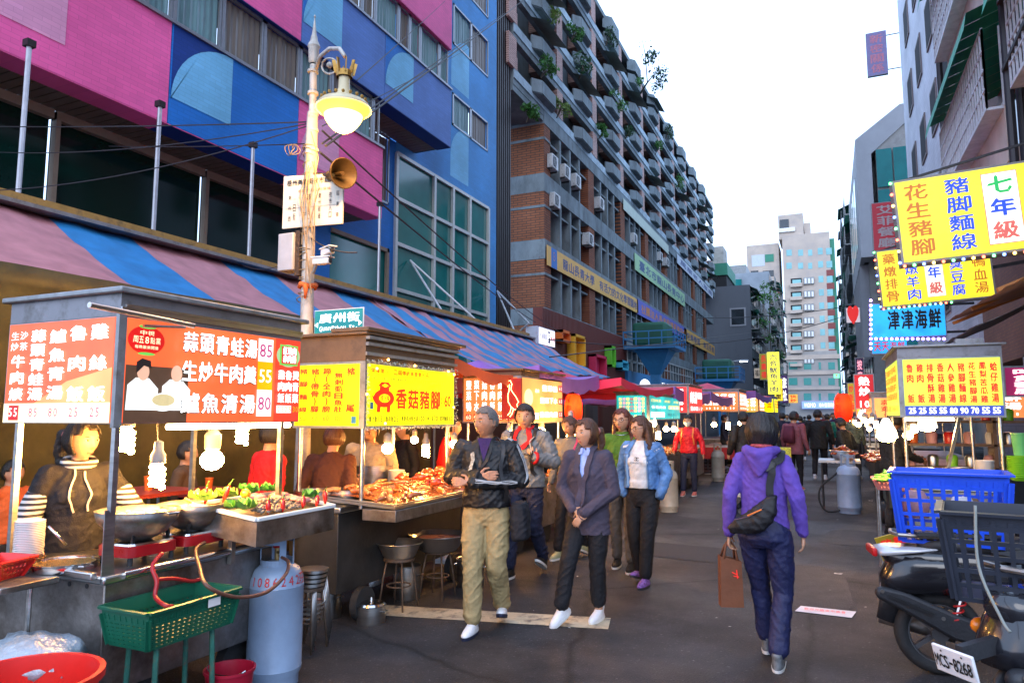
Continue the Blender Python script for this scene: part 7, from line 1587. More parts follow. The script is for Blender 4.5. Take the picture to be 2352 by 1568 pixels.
def person(label, loc, rz, H=1.62, top=None, legs=None, hair='short', hairm=HBLK, skin=SKIN, headyaw=0, headpit=0, lean=0, jl=None, jr=None, ll=None, lr=None, shoe=None, sole=None, wide=1.0, hem=.86, tw=None, sleeve=.052, legr=1.0, topn='jacket', q=1, hands=None, mask=False, glasses=False, folds=.007, cuff=None, collar=None, grp=None, female=False, lip=None, flare=1, hoodie=False, taper=.6, sleevelen=.95, buttocks=1, seat=False, topfold=1, noleg=False):
    """jl/jr: (elbow, wrist[, hand dir, palm normal, curl]); ll/lr: (knee, ankle, foot yaw, foot pitch) in body space, +y ahead, +x the body's right"""
    S_ = H/1.65; t = thing('person', label, 'person', loc, rz, grp); t.scale = (S_,)*3
    sw = (.152 if female else .172)*wide; D = {}
    jr = jr or ((.225*wide,-.03,1.09), (.25*wide,.05,.86)); jl = jl or ((-.225*wide,-.03,1.09), (-.25*wide,.05,.86))
    lr = lr or ((.10,.03,.47), (.105,-.02,.09), 0, 0); ll = ll or ((-.10,.03,.47), (-.105,-.02,.09), 0, 0)
    ln = lambda z: lean*max(0, z-.9)
    def TZ(p): p = V(p); return V((p.x, p.y+ln(p.z), p.z))
    shR = TZ((sw,0,1.345)); shL = TZ((-sw,0,1.345)); nk = TZ((0,-.005,1.37)); hc = TZ((0,.025,1.535))
    HMt = Matrix.Translation(hc) @ MZ(headyaw) @ Matrix.Rotation(headpit, 4, 'X') @ Matrix.Diagonal((1.13,1.07,1.02,1))
    vx = .0065 if q == 1 else (.009 if q == 2 else .013)
    b = MB()
    b.loft([(TZ((0,0,.80)),.10,.07),(TZ((0,0,.95)),.09,.06),(TZ((0,0,1.2)),.10,.065),(TZ((0,0,1.34)),.08*wide,.05),(TZ((0,0,1.38)),.055,.05)], 14)
    b.chain([nk, hc+V((0,-.02,-.07))], [.056 if not female else .048, .05 if not female else .044], 12)
    for sh, j in ((shR, jr), (shL, jl)): b.chain([TZ((sh.x*.6,0,1.31)), sh*.97+V((0,0,-.01)), j[0], j[1]], [.03,.028,.026,.024], 8)
    for g in (lr, ll): b.chain([(g[0][0]*.6,0,.82), g[0], g[1]], [.04,.04,.035], 8)
    vs, fs = headgrid(); b.add([HMt @ v for v in vs], fs)
    for s in (-1,1): b.add([HMt @ V((s*(.074+.010*cos(a*pi/4)*0+.008*k), -.008+.016*cos(a*pi/4)*(1-.2*k)-.004*k, -.008+.030*sin(a*pi/4)*(1-.2*k))) for k in (-1,1) for a in range(8)], [tuple(range(8)),tuple(range(15,7,-1))]+[(a,8+a,8+(a+1)%8,(a+1)%8) for a in range(8)])
    # hands
    hh = hands or {}
    for s, j, kx in ((1,jr,'r'),(-1,jl,'l')):
        if hh.get(kx) == 'none': continue
        w_ = V(j[1]); d_ = V(j[2]) if len(j) > 2 else (V(j[1])-V(j[0])); n_ = V(j[3]) if len(j) > 3 else V((-s,.2,0)); hand(b, w_, d_, n_, s*(1 if len(j) < 6 else j[5]), j[4] if len(j) > 4 else .45, .93 if not female else .86)
    remesh(b, 'body', skin, t, vx*.9 if q < 3 else vx, 2)
    # face
    def face(x, z): 
        v = min((p for p in vs if p.y > .03), key=lambda p: (p.x-x)**2+(p.z-z)**2); return v.y
    if q < 3:
        def fpart(nm, m, items):
            k = MB(); 
            for (x, z, rx, rz_, dy, ry) in items: k.sphere((0,0,0), 1, 10); n_ = 4*10+2 if 0 else len(k.v); 
            k = MB()
            for (x, z, rx, rz_, dy, ry) in items:
                y = face(x, z)+dy; s0 = len(k.v); k.sphere((x,y,z), 1, 10, sc=(rx,ry,rz_))
            k.v = [HMt @ v for v in k.v]; return k.build(nm, m, t, smooth=True)
        for s in (-1,1):
            fpart('eye', EYEW, [(s*.031,.004,.0145,.0062,-.0005,.005)]); fpart('iris', EYEM, [(s*.031,.004,.0072,.0062,.002,.0035)]); fpart('eyebrow', hairm if hairm != HGRY else HBLK, [(s*.033,.026,.021,.0038,.0005,.0045)])
        if not mask: fpart('lips', lip or LIPD, [(0,-.066,.022,.0048,.001,.005),(0,-.0735,.018,.005,.0005,.005)])
        fpart('upper_eyelid', EYEM, [(s*.031,.0095,.0135,.0013,.0012,.003) for s in (-1,1)])
    if mask:
        k = MB(); mv, mf_ = headgrid(1.0, .006, lambda d: d[1] > .15 and -.95 < d[2] < -.12); k.add([HMt @ v for v in mv], mf_); k.build('face_mask', mat('pale blue medical mask',(.55,.7,.75),.7), t, smooth=True)
    if glasses:
        k = MB()
        for s in (-1,1): k.ring([HMt @ V((s*.034+.024*cos(a*pi/6), face(.03,0)+.014, .002+.019*sin(a*pi/6))) for a in range(12)], .0022, 5, closed=True); k.ring([HMt @ V((s*.058,face(.03,0)+.012,.006)), HMt @ V((s*.078,0,.006))], .0018, 5)
        k.ring([HMt @ V((-.01,face(0,.01)+.006,.004)), HMt @ V((.01,face(0,.01)+.006,.004))], .002, 5); k.build('glasses', BLACKM, t)
    # hair
    def strands(d): a = atan2(d[1], d[0]); return 1+.16*noise.noise(V((cos(a)*6, sin(a)*6, d[2]*2)))+.10*noise.noise(V((cos(a)*18, sin(a)*18, d[2]*3)))+.22*noise.noise(V((cos(a)*46, sin(a)*46, d[2]*2.5)))
    k = MB()
    if hair == 'crop': kp = lambda d: (d[2] > .50+.10*noise.noise(V((d[0]*5,2,1))) ) or (d[1] < .10 and d[2] > -.30) or (d[1] < .38 and d[2] > .16); of = .008
    elif hair == 'short': kp = lambda d: (d[2] > .42+.25*noise.noise(V((d[0]*6,2,1)))) or (d[1] < .12 and d[2] > -.45) or (d[1] < .45 and d[2] > .12); of = .017
    elif hair == 'bob': kp = lambda d: (d[2] > .30) or (d[1] < .40 and d[2] > -.72+.14*noise.noise(V((d[0]*7,d[1]*7,0)))); of = .020
    else: kp = lambda d: (d[2] > .52 and abs(d[0]) < .3) or (d[1] < .30 and d[2] > -.7) or (d[1] < .66 and d[2] > .20) or d[2] > .62; of = .015
    hv, hf = headgrid(1.0, of, kp, strands, 120 if q < 3 else HN)
    if hair == 'bob': hv = [V((v.x*1.06, v.y*1.05-.004, v.z+(0 if v.z > -.02 else .25*(v.z+.02)))) for v in hv]
    k.add([HMt @ v for v in hv], hf); o = k.build('hair', hairm, t, smooth=True); sd = o.modifiers.new('s','SOLIDIFY'); sd.thickness = .009 if hair != 'bob' else .03; sd.offset = -1
    if hair == 'pony':
        k = MB(); B0 = HMt @ V((0,-.095,.02)); k.chain([B0, B0+(HMt.to_3x3() @ V((0,-.045,.0))), B0+(HMt.to_3x3() @ V((0,-.06,-.10))), B0+(HMt.to_3x3() @ V((0,-.035,-.22)))], [.028,.036,.034,.014], 12); remesh(k, 'ponytail', hairm, t, .007, 2, .004, 3)
        tieo = MB().ring([B0+(HMt.to_3x3() @ V((.028*cos(a*pi/5),-.012,.028*sin(a*pi/5)))) for a in range(10)], .01, 6, closed=True).build('hair_tie', mat('pinkish plastic',(.6,.2,.18),.5), t, smooth=True)
    if hair == 'long':
        k = MB(); R3_ = HMt.to_3x3()
        for s in (-1,1):
            k.chain([HMt @ V((s*.066,-.01,.04)), HMt @ V((s*.080,-.02,-.06)), hc+R3_ @ V((s*.095,-.02,-.17)), hc+R3_ @ V((s*.105,.02,-.30))], [.026,.030,.034,.016], 10)
        k.chain([HMt @ V((0,-.07,.02)), HMt @ V((0,-.085,-.08)), hc+V((0,-.11,-.2)), hc+V((0,-.125,-.34))], [.05,.06,.065,.03], 12)
        k.chain([HMt @ V((.04,-.06,.02)), hc+V((.07,-.10,-.2)), hc+V((.07,-.11,-.33))], [.05,.045,.02], 10).chain([HMt @ V((-.04,-.06,.02)), hc+V((-.07,-.10,-.2)), hc+V((-.07,-.11,-.33))], [.05,.045,.02], 10)
        remesh(k, 'long_hair', hairm, t, .008, 3, .006, 2.5)
    # trousers
    if legs and not noleg:
        k = MB(); k.loft([((0,.0,.76),.12,.09),((0,-.01,.82),.165*flare,.118*buttocks),((0,-.01,.88),.163*flare,.118*buttocks),(TZ((0,0,.97)),.145*wide,.105),(TZ((0,0,1.02)),.13*wide,.095)], 20)
        for g in (lr, ll):
            s = 1 if g is lr else -1; kn = V(g[0]); an = V(g[1]); hp = V((s*.088,0,.83)); lo = an+(kn-an)*.10*(1 if len(g) < 5 else g[4])
            k.chain([hp, hp.lerp(kn,.5), kn, kn.lerp(lo,.45), lo], [.092*flare,.080*legr,.064*legr,.062*legr,(.045+.03*(1-taper))*legr], 14)
        remesh(k, 'trousers', legs, t, vx*1.15, 4, folds*1.0, 1)
    # shoes
    for g in (lr, ll):
        an = V(g[1]); M_ = Matrix.Translation(an) @ MZ(g[2]) @ Matrix.Rotation(-g[3], 4, 'X') @ Matrix.Translation((0,0,-.09)); k = MB(); k.M = M_
        k.loft([((0,.045,.018),.040,.122),((0,.045,.03),.042,.124),((0,.035,.05),.038,.105),((0,.0,.075),.034,.062),((0,-.025,.10),.034,.042),((0,-.028,.115),.03,.036)], 18, pw=2.3)
        sh_ = k.build('shoe', shoe or mat('white trainer',(.72,.72,.74),.5,0,.06,20,.2,60), t, smooth=True); k = MB(); k.M = M_; k.loft([((0,.045,.0),.041,.124),((0,.045,.022),.044,.128)], 18, pw=2.3); k.build('sole', sole or WHITEP, sh_, smooth='a')
        if q == 1:
            k = MB(); k.M = M_
            for i in range(4): y = .02+.022*i; z = .088-.0135*i; k.ring([(-.022,y,z-.006),(0,y+.004,z+.004),(.022,y,z-.006)],.003,5)
            k.build('laces', WHITEP, sh_)
    # top
    if top:
        k = MB(); rx = tw or .165*wide
        k.loft([(TZ((0,0,hem)),rx*1.02*(1.06 if hem < .8 else 1),.118*wide),(TZ((0,.0,hem+.06)),rx*1.04,.122*wide),(TZ((0,0,1.03)),rx*.97,.115*wide),(TZ((0,.01,1.18)),rx*1.03,.122*wide),(TZ((0,.0,1.28)),sw*1.06,.105*wide),(TZ((0,-.005,1.355)),sw*.93,.080),(TZ((0,-.008,1.395)),.085,.068),(TZ((0,-.008,1.415)),.066,.058)], 24)
        if female: 
            for s in (-1,1): k.sphere(TZ((s*.065,.075,1.2)), .062, 12)
        for s, j in ((1,jr),(-1,jl)):
            sh = shR if s > 0 else shL; el = V(j[0]); wr = V(j[1]); wr2 = el.lerp(wr, sleevelen)
            k.chain([TZ((s*sw*.72,0,1.32)), sh+V((0,0,-.012)), sh.lerp(el,.5), el, el.lerp(wr2,.5), wr2], [.066*wide,.066*wide,sleeve*1.13,sleeve*1.02,sleeve*.92,sleeve*.78], 14)
        T_ = remesh(k, topn, top, t, vx*1.1, 4, folds*topfold, 1); D['top'] = T_
        bm_ = BVHTree.FromPolygons([v.co.copy() for v in T_.data.vertices], [tuple(p.vertices) for p in T_.data.polygons]); D['bvh'] = bm_
        if collar:
            k = MB(); n = 20
            for a in range(n+1):
                an = R(-55)+(2*pi-R(70))*a/n+pi/2+R(0); 
            ring1 = []; ring2 = []
            for a in range(n+1):
                an = pi/2+R(20)+(2*pi-R(40))*a/n; fr_ = sin(an); ring1.append(TZ((.070*cos(an),-.008+.060*sin(an),1.395-.02*max(0,fr_)))); ring2.append(TZ((.082*cos(an),-.012+.074*sin(an),1.452-.035*max(0,fr_))))
            k.add(ring1+ring2, [(i,i+1,n+2+i,n+1+i) for i in range(n)]); o = k.build('collar', collar, t, smooth=True); s_ = o.modifiers.new('s','SOLIDIFY'); s_.thickness = .006
        if cuff:
            for s, j in ((1,jr),(-1,jl)):
                el = V(j[0]); wr = V(j[1]); a_ = el.lerp(wr,.86); b_ = el.lerp(wr,1.0); MB().ring([a_,a_.lerp(b_,.2),b_.lerp(a_,.1),b_],[sleeve*.8,sleeve*.92,sleeve*.92,sleeve*.7],14).build('cuff', cuff, t, smooth=True)
    D['t'] = t; D['HM'] = HMt; D['TZ'] = TZ; D['hc'] = hc; return D
def strap(D, pts, wd, m, name='strap', off=.004, th=.004, front=None, n=10, wv=None, closed=False):
    """band laid on the surface of the top through the given rough points"""
    P_ = []; pts = [V(p) for p in pts]
    for i in range(len(pts)-1):
        for k in range(n): P_.append(pts[i].lerp(pts[i+1], k/n))
    P_.append(pts[-1]); Q = []
    for p in P_:
        c, nr, idx, ds = D['bvh'].find_nearest(p); Q.append((c, nr))
    for _ in range(4): Q = [Q[0]]+[((Q[i-1][0]+Q[i][0]*2+Q[i+1][0])/4, (Q[i-1][1]+Q[i][1]+Q[i+1][1]).normalized()) for i in range(1,len(Q)-1)]+[Q[-1]]
    Q = [(c+nr*(off+.003), nr) for c, nr in Q]
    vs = []; 
    for i, (c, nr) in enumerate(Q):
        tg = (Q[min(i+1,len(Q)-1)][0]-Q[max(i-1,0)][0]); tg = tg.normalized() if tg.length > 1e-6 else V((0,0,1)); s = tg.cross(nr).normalized() if wv is None else V(wv)
        vs += [c-s*wd/2, c+s*wd/2, c+s*wd/2+nr*th, c-s*wd/2+nr*th]
    L_ = len(Q); fs = []
    for i in range(L_-1):
        a = i*4; b = a+4
        for k in range(4): fs.append((a+k, a+(k+1)%4, b+(k+1)%4, b+k))
    fs += [(3,2,1,0), ((L_-1)*4,(L_-1)*4+1,(L_-1)*4+2,(L_-1)*4+3)]
    return MB().add(vs, fs).build(name, m, D['t'])
def fab(n, c, **k): 
    a = dict(rough=.75, var=.18, vs=14, bump=.25, bs=160, spec=.3); a.update(k); return mat(n, c, **a)
BLKJ = fab('black tracksuit nylon', (.014,.014,.016), rough=.45, bump=.1); KHK = fab('khaki cotton', (.33,.25,.12)); NAVY = fab('navy cotton', (.018,.022,.05)); BLKT = fab('black trousers cloth', (.010,.010,.013)); CARD = fab('plum grey knit', (.065,.055,.085), bump=.5, bs=260); SHIRTB = fab('pale blue shirt cloth', (.30,.40,.75)); DENIM = fab('blue denim', (.09,.20,.42), var=.5, vs=9, bump=.4); WHT = fab('off white jersey', (.62,.62,.63)); GRNS = fab('moss green knit', (.10,.22,.025), bump=.8, bs=120); GJ = fab('grey shell jacket', (.16,.17,.18), rough=.4, bump=.08); REDC = fab('red lining cloth', (.60,.015,.02)); PURP = fab('purple fleece', (.13,.07,.40), bump=.5, bs=300); NAVP = fab('navy track trousers', (.016,.02,.07), rough=.5); REDP2 = fab('red quilted nylon', (.58,.012,.025), rough=.35); DKN = fab('charcoal cloth', (.025,.025,.028)); GRYV = fab('grey wool vest', (.12,.12,.12)); GJN = fab('grey jeans', (.09,.085,.08))
WSH = mat('white trainer',(.72,.72,.74),.5,0,.06,20,.2,60); BSH = fab('black knit shoe',(.012,.012,.012)); PSH = fab('purple patterned shoe',(.16,.08,.3),var=.8,vs=60)
# --- 1 crossed-arms man
P1 = person('grey-haired man in black striped track jacket and khaki trousers with arms crossed', (-2.43,4.95,0), R(196), 1.66, BLKJ, KHK, 'crop', HGRY, SKINO, headyaw=R(-42), wide=1.10, hem=.90, tw=.178, sleeve=.062, legr=1.18, flare=1.03,
  jr=((.27,.02,1.12),(.02,.20,1.14),(-1,.1,.05),(0,-1,0),.2), jl=((-.27,.03,1.10),(.08,.225,1.09),(1,.1,.1),(0,-1,-.2),.3), lr=((.08,.12,.475),(.07,.16,.09),R(-12),0), ll=((-.09,.07,.47),(-.10,-.17,.13),R(4),R(-17)), shoe=WSH, sole=NAVY, topn='track_jacket', folds=.009, taper=.55)
STRW = mat('pale sleeve stripe',(.42,.43,.44),.7)
for k in range(3):
    o = .018*(k-1)
    strap(P1, [(-.15+o*.1,.0+o*.9,1.46),(-.24,.02+o,1.32),(-.33,.05+o,1.16),(-.33,.12+o*.5,1.08-o*.6)], .0085, STRW, 'sleeve_stripe', .002, .0015)
    strap(P1, [(-.30,.20,1.075-o),(-.15,.29,1.10-o),(.0,.32,1.125-o)], .007, STRW, 'sleeve_stripe', .002, .0015)
strap(P1, [(.0,.3,.905),(-.005,.3,1.02)], .008, mat('brass zip',(.5,.35,.1),.4,.8), 'zip', .002, .003)
k = MB(); TZ = P1['TZ']; k.add([TZ((-.055,.085,1.415)),TZ((.055,.085,1.415)),TZ((.0,.128,1.24))],[(0,2,1)]); k.build('undershirt', fab('dark purple tee',(.035,.015,.09)), P1['t'])
for s in (-1,1): strap(P1, [(s*.062,.04,1.44),(s*.05,.15,1.34),(s*.006,.2,1.22)], .022, BLKJ, 'jacket_lapel', .004, .006)
strap(P1, [(.09,.2,1.34),(.13,.2,1.26),(.10,.2,1.20)], .035, mat('pale grey embroidery',(.3,.3,.27),.7,0,.8,70), 'embroidery', .002, .001)
strap(P1, [(-.06,-.1,1.45),(-.12,.0,1.42),(-.16,.15,1.3),(-.16,.2,1.15),(-.19,.14,.95)], .028, BLACKM, 'bag_strap')
k = MB(); k.loft([((-.26,-.02,.66),.055,.13),((-.265,-.02,.68),.07,.145),((-.255,-.02,.90),.065,.14),((-.25,-.02,.93),.045,.12)], 20, pw=4); remesh(k, 'shoulder_bag', fab('black bag nylon',(.012,.013,.018)), P1['t'], .009, 2, .008)
# --- 2 backpack man
P2 = person('young man in grey jacket with red collar holding his backpack straps', (-2.82,6.65,0), R(178), 1.70, GJ, NAVY, 'short', HBLK, SKIN, headyaw=R(14), wide=1.12, hem=.86, tw=.19, sleeve=.066, legr=1.05,
  jr=((.29,-.02,1.10),(.16,.17,1.14),(-.35,-.1,.6),(-.3,-1,.2),.9), jl=((-.29,-.02,1.10),(-.16,.17,1.15),(.35,-.1,.6),(.3,-1,.2),.9), lr=((.10,.13,.48),(.12,.12,.09),R(-8),0), ll=((-.10,.02,.50),(-.09,-.22,.15),0,R(-28)), shoe=BSH, sole=WHITEP, collar=REDC, cuff=REDC, folds=.010, sleevelen=.9)
for s in (-1,1): strap(P2, [(s*.055,.04,1.46),(s*.085,.15,1.36),(s*.06,.2,1.27),(s*.012,.2,1.26)], .05, REDC, 'open_collar', .006, .006); strap(P2, [(s*.11,-.08,1.46),(s*.12,.1,1.38),(s*.125,.22,1.22),(s*.13,.2,1.05),(s*.15,.1,.98)], .034, BLACKM, 'backpack_strap', .006, .008); strap(P2, [(s*.12,.14,1.36),(s*.125,.22,1.22)], .012, mat('grey webbing',(.3,.3,.3),.6), 'webbing', .016, .002)
strap(P2, [(-.13,.25,1.20),(0,.25,1.19),(.13,.25,1.20)], .012, BLACKM, 'chest_strap', .012, .004); strap(P2, [(0,.25,1.24),(0,.25,.88)], .008, BLACKM, 'zip', .003, .003)
MB().loft([((0,-.20,.98),.13,.07),((0,-.23,1.1),.15,.10),((0,-.21,1.35),.13,.08),((0,-.18,1.42),.09,.04)],18,pw=3).build('backpack', BLACKM, P2['t'], smooth=True)
# --- 3 woman half hidden
P3_ = person('older woman in grey vest half hidden behind the backpack man', (-2.72,7.75,0), R(170), 1.58, GRYV, BLKT, 'pony', HBRN, SKINO, headyaw=R(-18), headpit=R(-14), female=True, wide=1.05, lr=((.09,.12,.48),(.10,.16,.09),0,0), ll=((-.09,0,.48),(-.09,-.15,.13),0,R(-20)), q=2, shoe=fab('grey yellow shoe',(.3,.32,.2)))
strap(P3_, [(-.10,.0,1.44),(-.12,.15,1.3),(-.13,.15,1.05)], .025, mat('magenta webbing',(.4,.03,.12),.6), 'bag_strap')
# --- 4 cardigan woman
P4 = person('woman in long plum cardigan and pale blue shirt clasping her hands', (-1.79,5.50,0), R(176), 1.56, CARD, BLKT, 'pony', HBRN, SKIN, headyaw=R(-30), female=True, hem=.70, tw=.178, wide=1.04, sleeve=.056, lip=LIPM, headpit=R(2),
  jr=((.235,.02,1.06),(.055,.20,.915),(-.85,.2,-.5),(0,-1,-.1),.35), jl=((-.235,.02,1.06),(-.03,.205,.885),(.55,.15,-.8),(0,-1,0),.4), lr=((.10,.20,.50),(.14,.27,.14),R(-20),R(26)), ll=((-.09,.04,.47),(-.075,-.02,.09),R(-4),0,2.0), topn='cardigan', folds=.006, legr=1.08, taper=.45)
k = MB(); TZ = P4['TZ']
def chestpoly(P, pts, m, name, off=.004):
    vs_ = []
    for (x, z) in pts:
        r_ = P['bvh'].ray_cast(V((x, .5, z)), V((0,-1,0))); y = (r_[0].y if r_[0] else .1); vs_.append((x, y, z))
    return vs_
def chestpatch(P, f, z0, z1, m, name, off=.004, nx=8, nz=14):
    """cloth patch lying on the front: f(z)->(x0,x1)"""
    vs_ = []
    for i in range(nz+1):
        z = z0+(z1-z0)*i/nz; a, b = f(z)
        for j in range(nx+1):
            x = a+(b-a)*j/nx; r_ = P['bvh'].ray_cast(V((x,.6,z)), V((0,-1,0))); y = r_[0].y if r_[0] else P['TZ']((0,.06,z)).y; vs_.append((x,y+off,z))
    return MB().add(vs_, [(i*(nx+1)+j,i*(nx+1)+j+1,(i+1)*(nx+1)+j+1,(i+1)*(nx+1)+j) for i in range(nz) for j in range(nx)]).build(name, m, P['t'], smooth=True)
chestpatch(P4, lambda z: (-.052*max(.04,(z-1.08)/.33), .052*max(.04,(z-1.08)/.33)), 1.10, 1.415, SHIRTB, 'shirt', .003)
for s in (-1,1): strap(P4, [(s*.066,.0,1.45),(s*.062,.12,1.36),(s*.03,.2,1.2),(s*.008,.2,1.06),(s*.01,.2,.80)], .045, CARD, 'cardigan_lapel', .004, .008); strap(P4, [(s*.04,.08,1.42),(s*.03,.15,1.37)], .03, SHIRTB, 'shirt_collar', .010, .003)
# --- 5 green sweater woman
P5 = person('woman in moss green sweater and glasses with long reddish hair', (-2.03,7.45,0), R(182), 1.66, GRNS, GJN, 'long', HRED, SKIN, headyaw=R(-14), female=True, glasses=True, wide=1.04, hem=.92, lip=LIPM, q=1, jr=((.24,-.02,1.08),(.16,.2,1.02)), jl=((-.24,-.02,1.08),(-.12,.20,1.04)), lr=((.09,.02,.48),(.09,-.05,.09),0,0), ll=((-.09,.12,.48),(-.10,.14,.09),0,0), shoe=BSH, sole=WHITEP)
k = MB().ring([P5['TZ']((.075*cos(a*pi/9+pi),.035+.075*sin(a*pi/9),1.40-.02*sin(a*pi/9))) for a in range(10)],.004,5); k.build('necklace', CHROME, P5['t'])
# --- 6 denim jacket woman
P6 = person('woman in blue denim jacket over a white lettered top, hands in pockets', (-1.68,6.85,0), R(168), 1.58, WHT, BLKT, 'long', HBRN, SKIN, headyaw=R(-30), headpit=R(-4), female=True, glasses=True, wide=1.04, hem=.94, tw=.15, sleeve=.034, lip=LIPM, topn='white_top', folds=.004, hands={'l':'none','r':'none'},
  jr=((.25,-.04,1.09),(.20,.03,.88)), jl=((-.25,-.04,1.09),(-.20,.03,.88)), lr=((.09,.02,.47),(.08,-.08,.11),R(-6),R(-15)), ll=((-.09,.10,.47),(-.07,.12,.09),R(2),0), shoe=PSH, sole=mat('dark sole',(.03,.03,.035),.6), legr=1.12)
k = MB(); TZ = P6['TZ']; sw = .152*1.04
for s in (-1,1):
    k.chain([TZ((s*.12,-.01,1.33)),TZ((s*.158,0,1.335)),(s*.205,-.02,1.21),(s*.25,-.04,1.09),(s*.225,-.005,.98),(s*.202,.03,.885)], [.062,.072,.064,.060,.054,.050], 14)
    k.loft([((s*.125,-.01,.94),.055,.115),((s*.12,-.01,1.1),.052,.12),((s*.12,-.01,1.25),.055,.125),((s*.10,-.015,1.36),.055,.085),((s*.07,-.015,1.40),.03,.06)], 14)
k.loft([((0,-.085,.93),.14,.045),((0,-.085,1.2),.15,.05),((0,-.06,1.36),.12,.045),((0,-.055,1.41),.06,.03)], 16)
J6 = remesh(k, 'denim_jacket', DENIM, P6['t'], .0085, 3, .008, 1.3); old = P6['bvh']
P6j = dict(P6); P6j['bvh'] = BVHTree.FromPolygons([v.co.copy() for v in J6.data.vertices], [tuple(p.vertices) for p in J6.data.polygons])
for s in (-1,1): strap(P6j, [(s*.06,-.02,1.46),(s*.075,.1,1.38),(s*.11,.2,1.31)], .045, DENIM, 'jacket_collar', .006, .007); strap(P6j, [(s*.08,.2,1.34),(s*.078,.2,1.15),(s*.082,.2,.95)], .02, mat('pale denim seam',(.2,.34,.55),.7), 'placket', .003, .003)
def chest_text(P, txt, z, h, x0, x1, m, name='lettering', d=1):
    k = MB(); n = len(txt)
    for i, ch in enumerate(txt):
        vs_, fs_, a, b, c, e = glyph(ch); cx = x0+(x1-x0)*(i+.5)/n; o = []
        for (x, y) in vs_:
            X_ = cx+(x-(a+b)/2)*(x1-x0)/n*1.25; Z_ = z+(y-(c+e)/2)*h/.72; r_ = P['bvh'].ray_cast(V((X_,.6,Z_)), V((0,-1,0))); o.append((X_, (r_[0].y if r_[0] else .12)+.003, Z_))
        k.add(o, fs_)
    return k.build(name, m, P['t'])
chest_text(P6, 'CHANEL', 1.195, .020, .065, -.065, INKK)
for s in (-1,1):
    k = MB(); pts = []
    for a in range(13):
        an = R(40)+R(280)*a/12; X_ = s*.011+s*-.018*cos(an)*-1; Z_ = 1.232+.016*sin(an); r_ = P6['bvh'].ray_cast(V((X_,.6,Z_)), V((0,-1,0))); pts.append((X_,(r_[0].y if r_[0] else .12)+.003,Z_))
    k.ring(pts,.0028,5); k.build('emblem', INKK, P6['t'])
# --- 7 masked walker in red
P7 = person('masked walker in red quilted jacket and navy trousers farther along the left row', (-2.62,14.6,0), R(175), 1.60, REDP2, NAVY, 'short', HBLK, SKIN, mask=True, female=True, wide=1.05, hem=.88, q=2, tw=.178, sleeve=.058, jr=((.27,-.02,1.10),(.26,.14,.92)), jl=((-.27,-.04,1.09),(-.30,.0,.87)), lr=((.10,.08,.47),(.11,.10,.11),0,R(12)), ll=((-.09,.0,.47),(-.09,-.05,.09),0,0), shoe=fab('coral shoe',(.55,.16,.13)))
for s in (-1,1): strap(P7, [(s*.10,-.05,1.45),(s*.12,.1,1.38),(s*.14,.15,1.2),(s*.15,.1,1.05)], .03, mat('orange webbing',(.7,.18,.03),.6), 'rucksack_strap')
for i in range(9): strap(P7, [(-.17,.1,.93+.047*i),(0,.25,.925+.047*i),(.17,.1,.93+.047*i)], .004, fab('dark red seam',(.25,.005,.01)), 'quilting_seam', .001, .001)
# --- 8 purple hoodie from behind
P8 = person('person walking away in purple fleece hoodie with black sling bag and navy trousers', (-.42,5.02,0), R(-6), 1.60, PURP, NAVP, 'bob', HBLK, SKIN, headyaw=R(6), female=True, wide=.90, hem=.85, tw=.155, sleeve=.050, legr=1.05, flare=1.0, taper=.35, topn='fleece_hoodie', folds=.007,
  jl=((-.215,-.06,1.09),(-.24,.0,.83),(-.02,.1,-1),(1,0,0),.9), jr=((.22,-.04,1.10),(.24,.02,.86),(0,.1,-1),(-1,0,0),.5), lr=((.10,.03,.47),(.07,-.10,.09),R(4),R(-4)), ll=((-.07,.14,.47),(-.05,.22,.10),0,R(0)), shoe=mat('grey trainer',(.12,.13,.14),.6,0,.5,30), buttocks=1.12)
k = MB(); TZ = P8['TZ']; k.chain([TZ((-.10,-.02,1.41)),TZ((-.07,-.10,1.40)),TZ((0,-.125,1.385)),TZ((.07,-.10,1.40)),TZ((.10,-.02,1.41))],[.032,.04,.045,.04,.032],12)
k.loft([(TZ((0,-.118,1.235)),.012,.015),(TZ((0,-.118,1.29)),.055,.028),(TZ((0,-.115,1.36)),.092,.04),(TZ((0,-.10,1.40)),.09,.045)],16); remesh(k, 'hood', PURP, P8['t'], .009, 3, .006)
MB().ring([TZ((.062*cos(a*pi/8),-.01+.058*sin(a*pi/8),1.435)) for a in range(16)],.016,8,closed=True).build('checked_collar', mat('red check shirt',(.35,.05,.06),.7,0,.7,60), P8['t'], smooth=True)
BGN = fab('black sling bag nylon',(.013,.013,.016),rough=.45)
strap(P8, [(.10,.06,1.45),(.135,-.06,1.43),(.125,-.2,1.33),(.11,-.25,1.15),(.09,-.25,1.02)], .048, BGN, 'sling_strap', .006, .008); strap(P8, [(.10,-.2,1.30),(.115,-.2,1.355)], .06, BLACKM, 'buckle', .016, .008)
k = MB(); k.loft([((-.10,-.175,.865),.085,.035),((-.08,-.185,.90),.125,.05),((-.04,-.185,.95),.125,.055),((.02,-.18,1.01),.095,.05),((.06,-.175,1.07),.055,.04),((.09,-.17,1.12),.03,.03)],20,pw=2.6); remesh(k, 'sling_bag', BGN, P8['t'], .008, 2, .007)
k = MB().ring([(-.15,-.228,.955),(-.05,-.245,.985),(.04,-.235,1.045)],.003,5); k.build('bag_zip', CHROME, P8['t']); MB().ring([(-.06,-.24,.99),(-.02,-.245,1.01),(.03,-.24,1.035)],.005,5).build('bag_cord', mat('orange webbing'), P8['t'])
strap(P8, [(-.14,-.1,.93),(-.18,.0,1.0),(-.15,.12,1.1),(0,.2,1.25),(.1,.1,1.42)], .035, BGN, 'sling_strap')
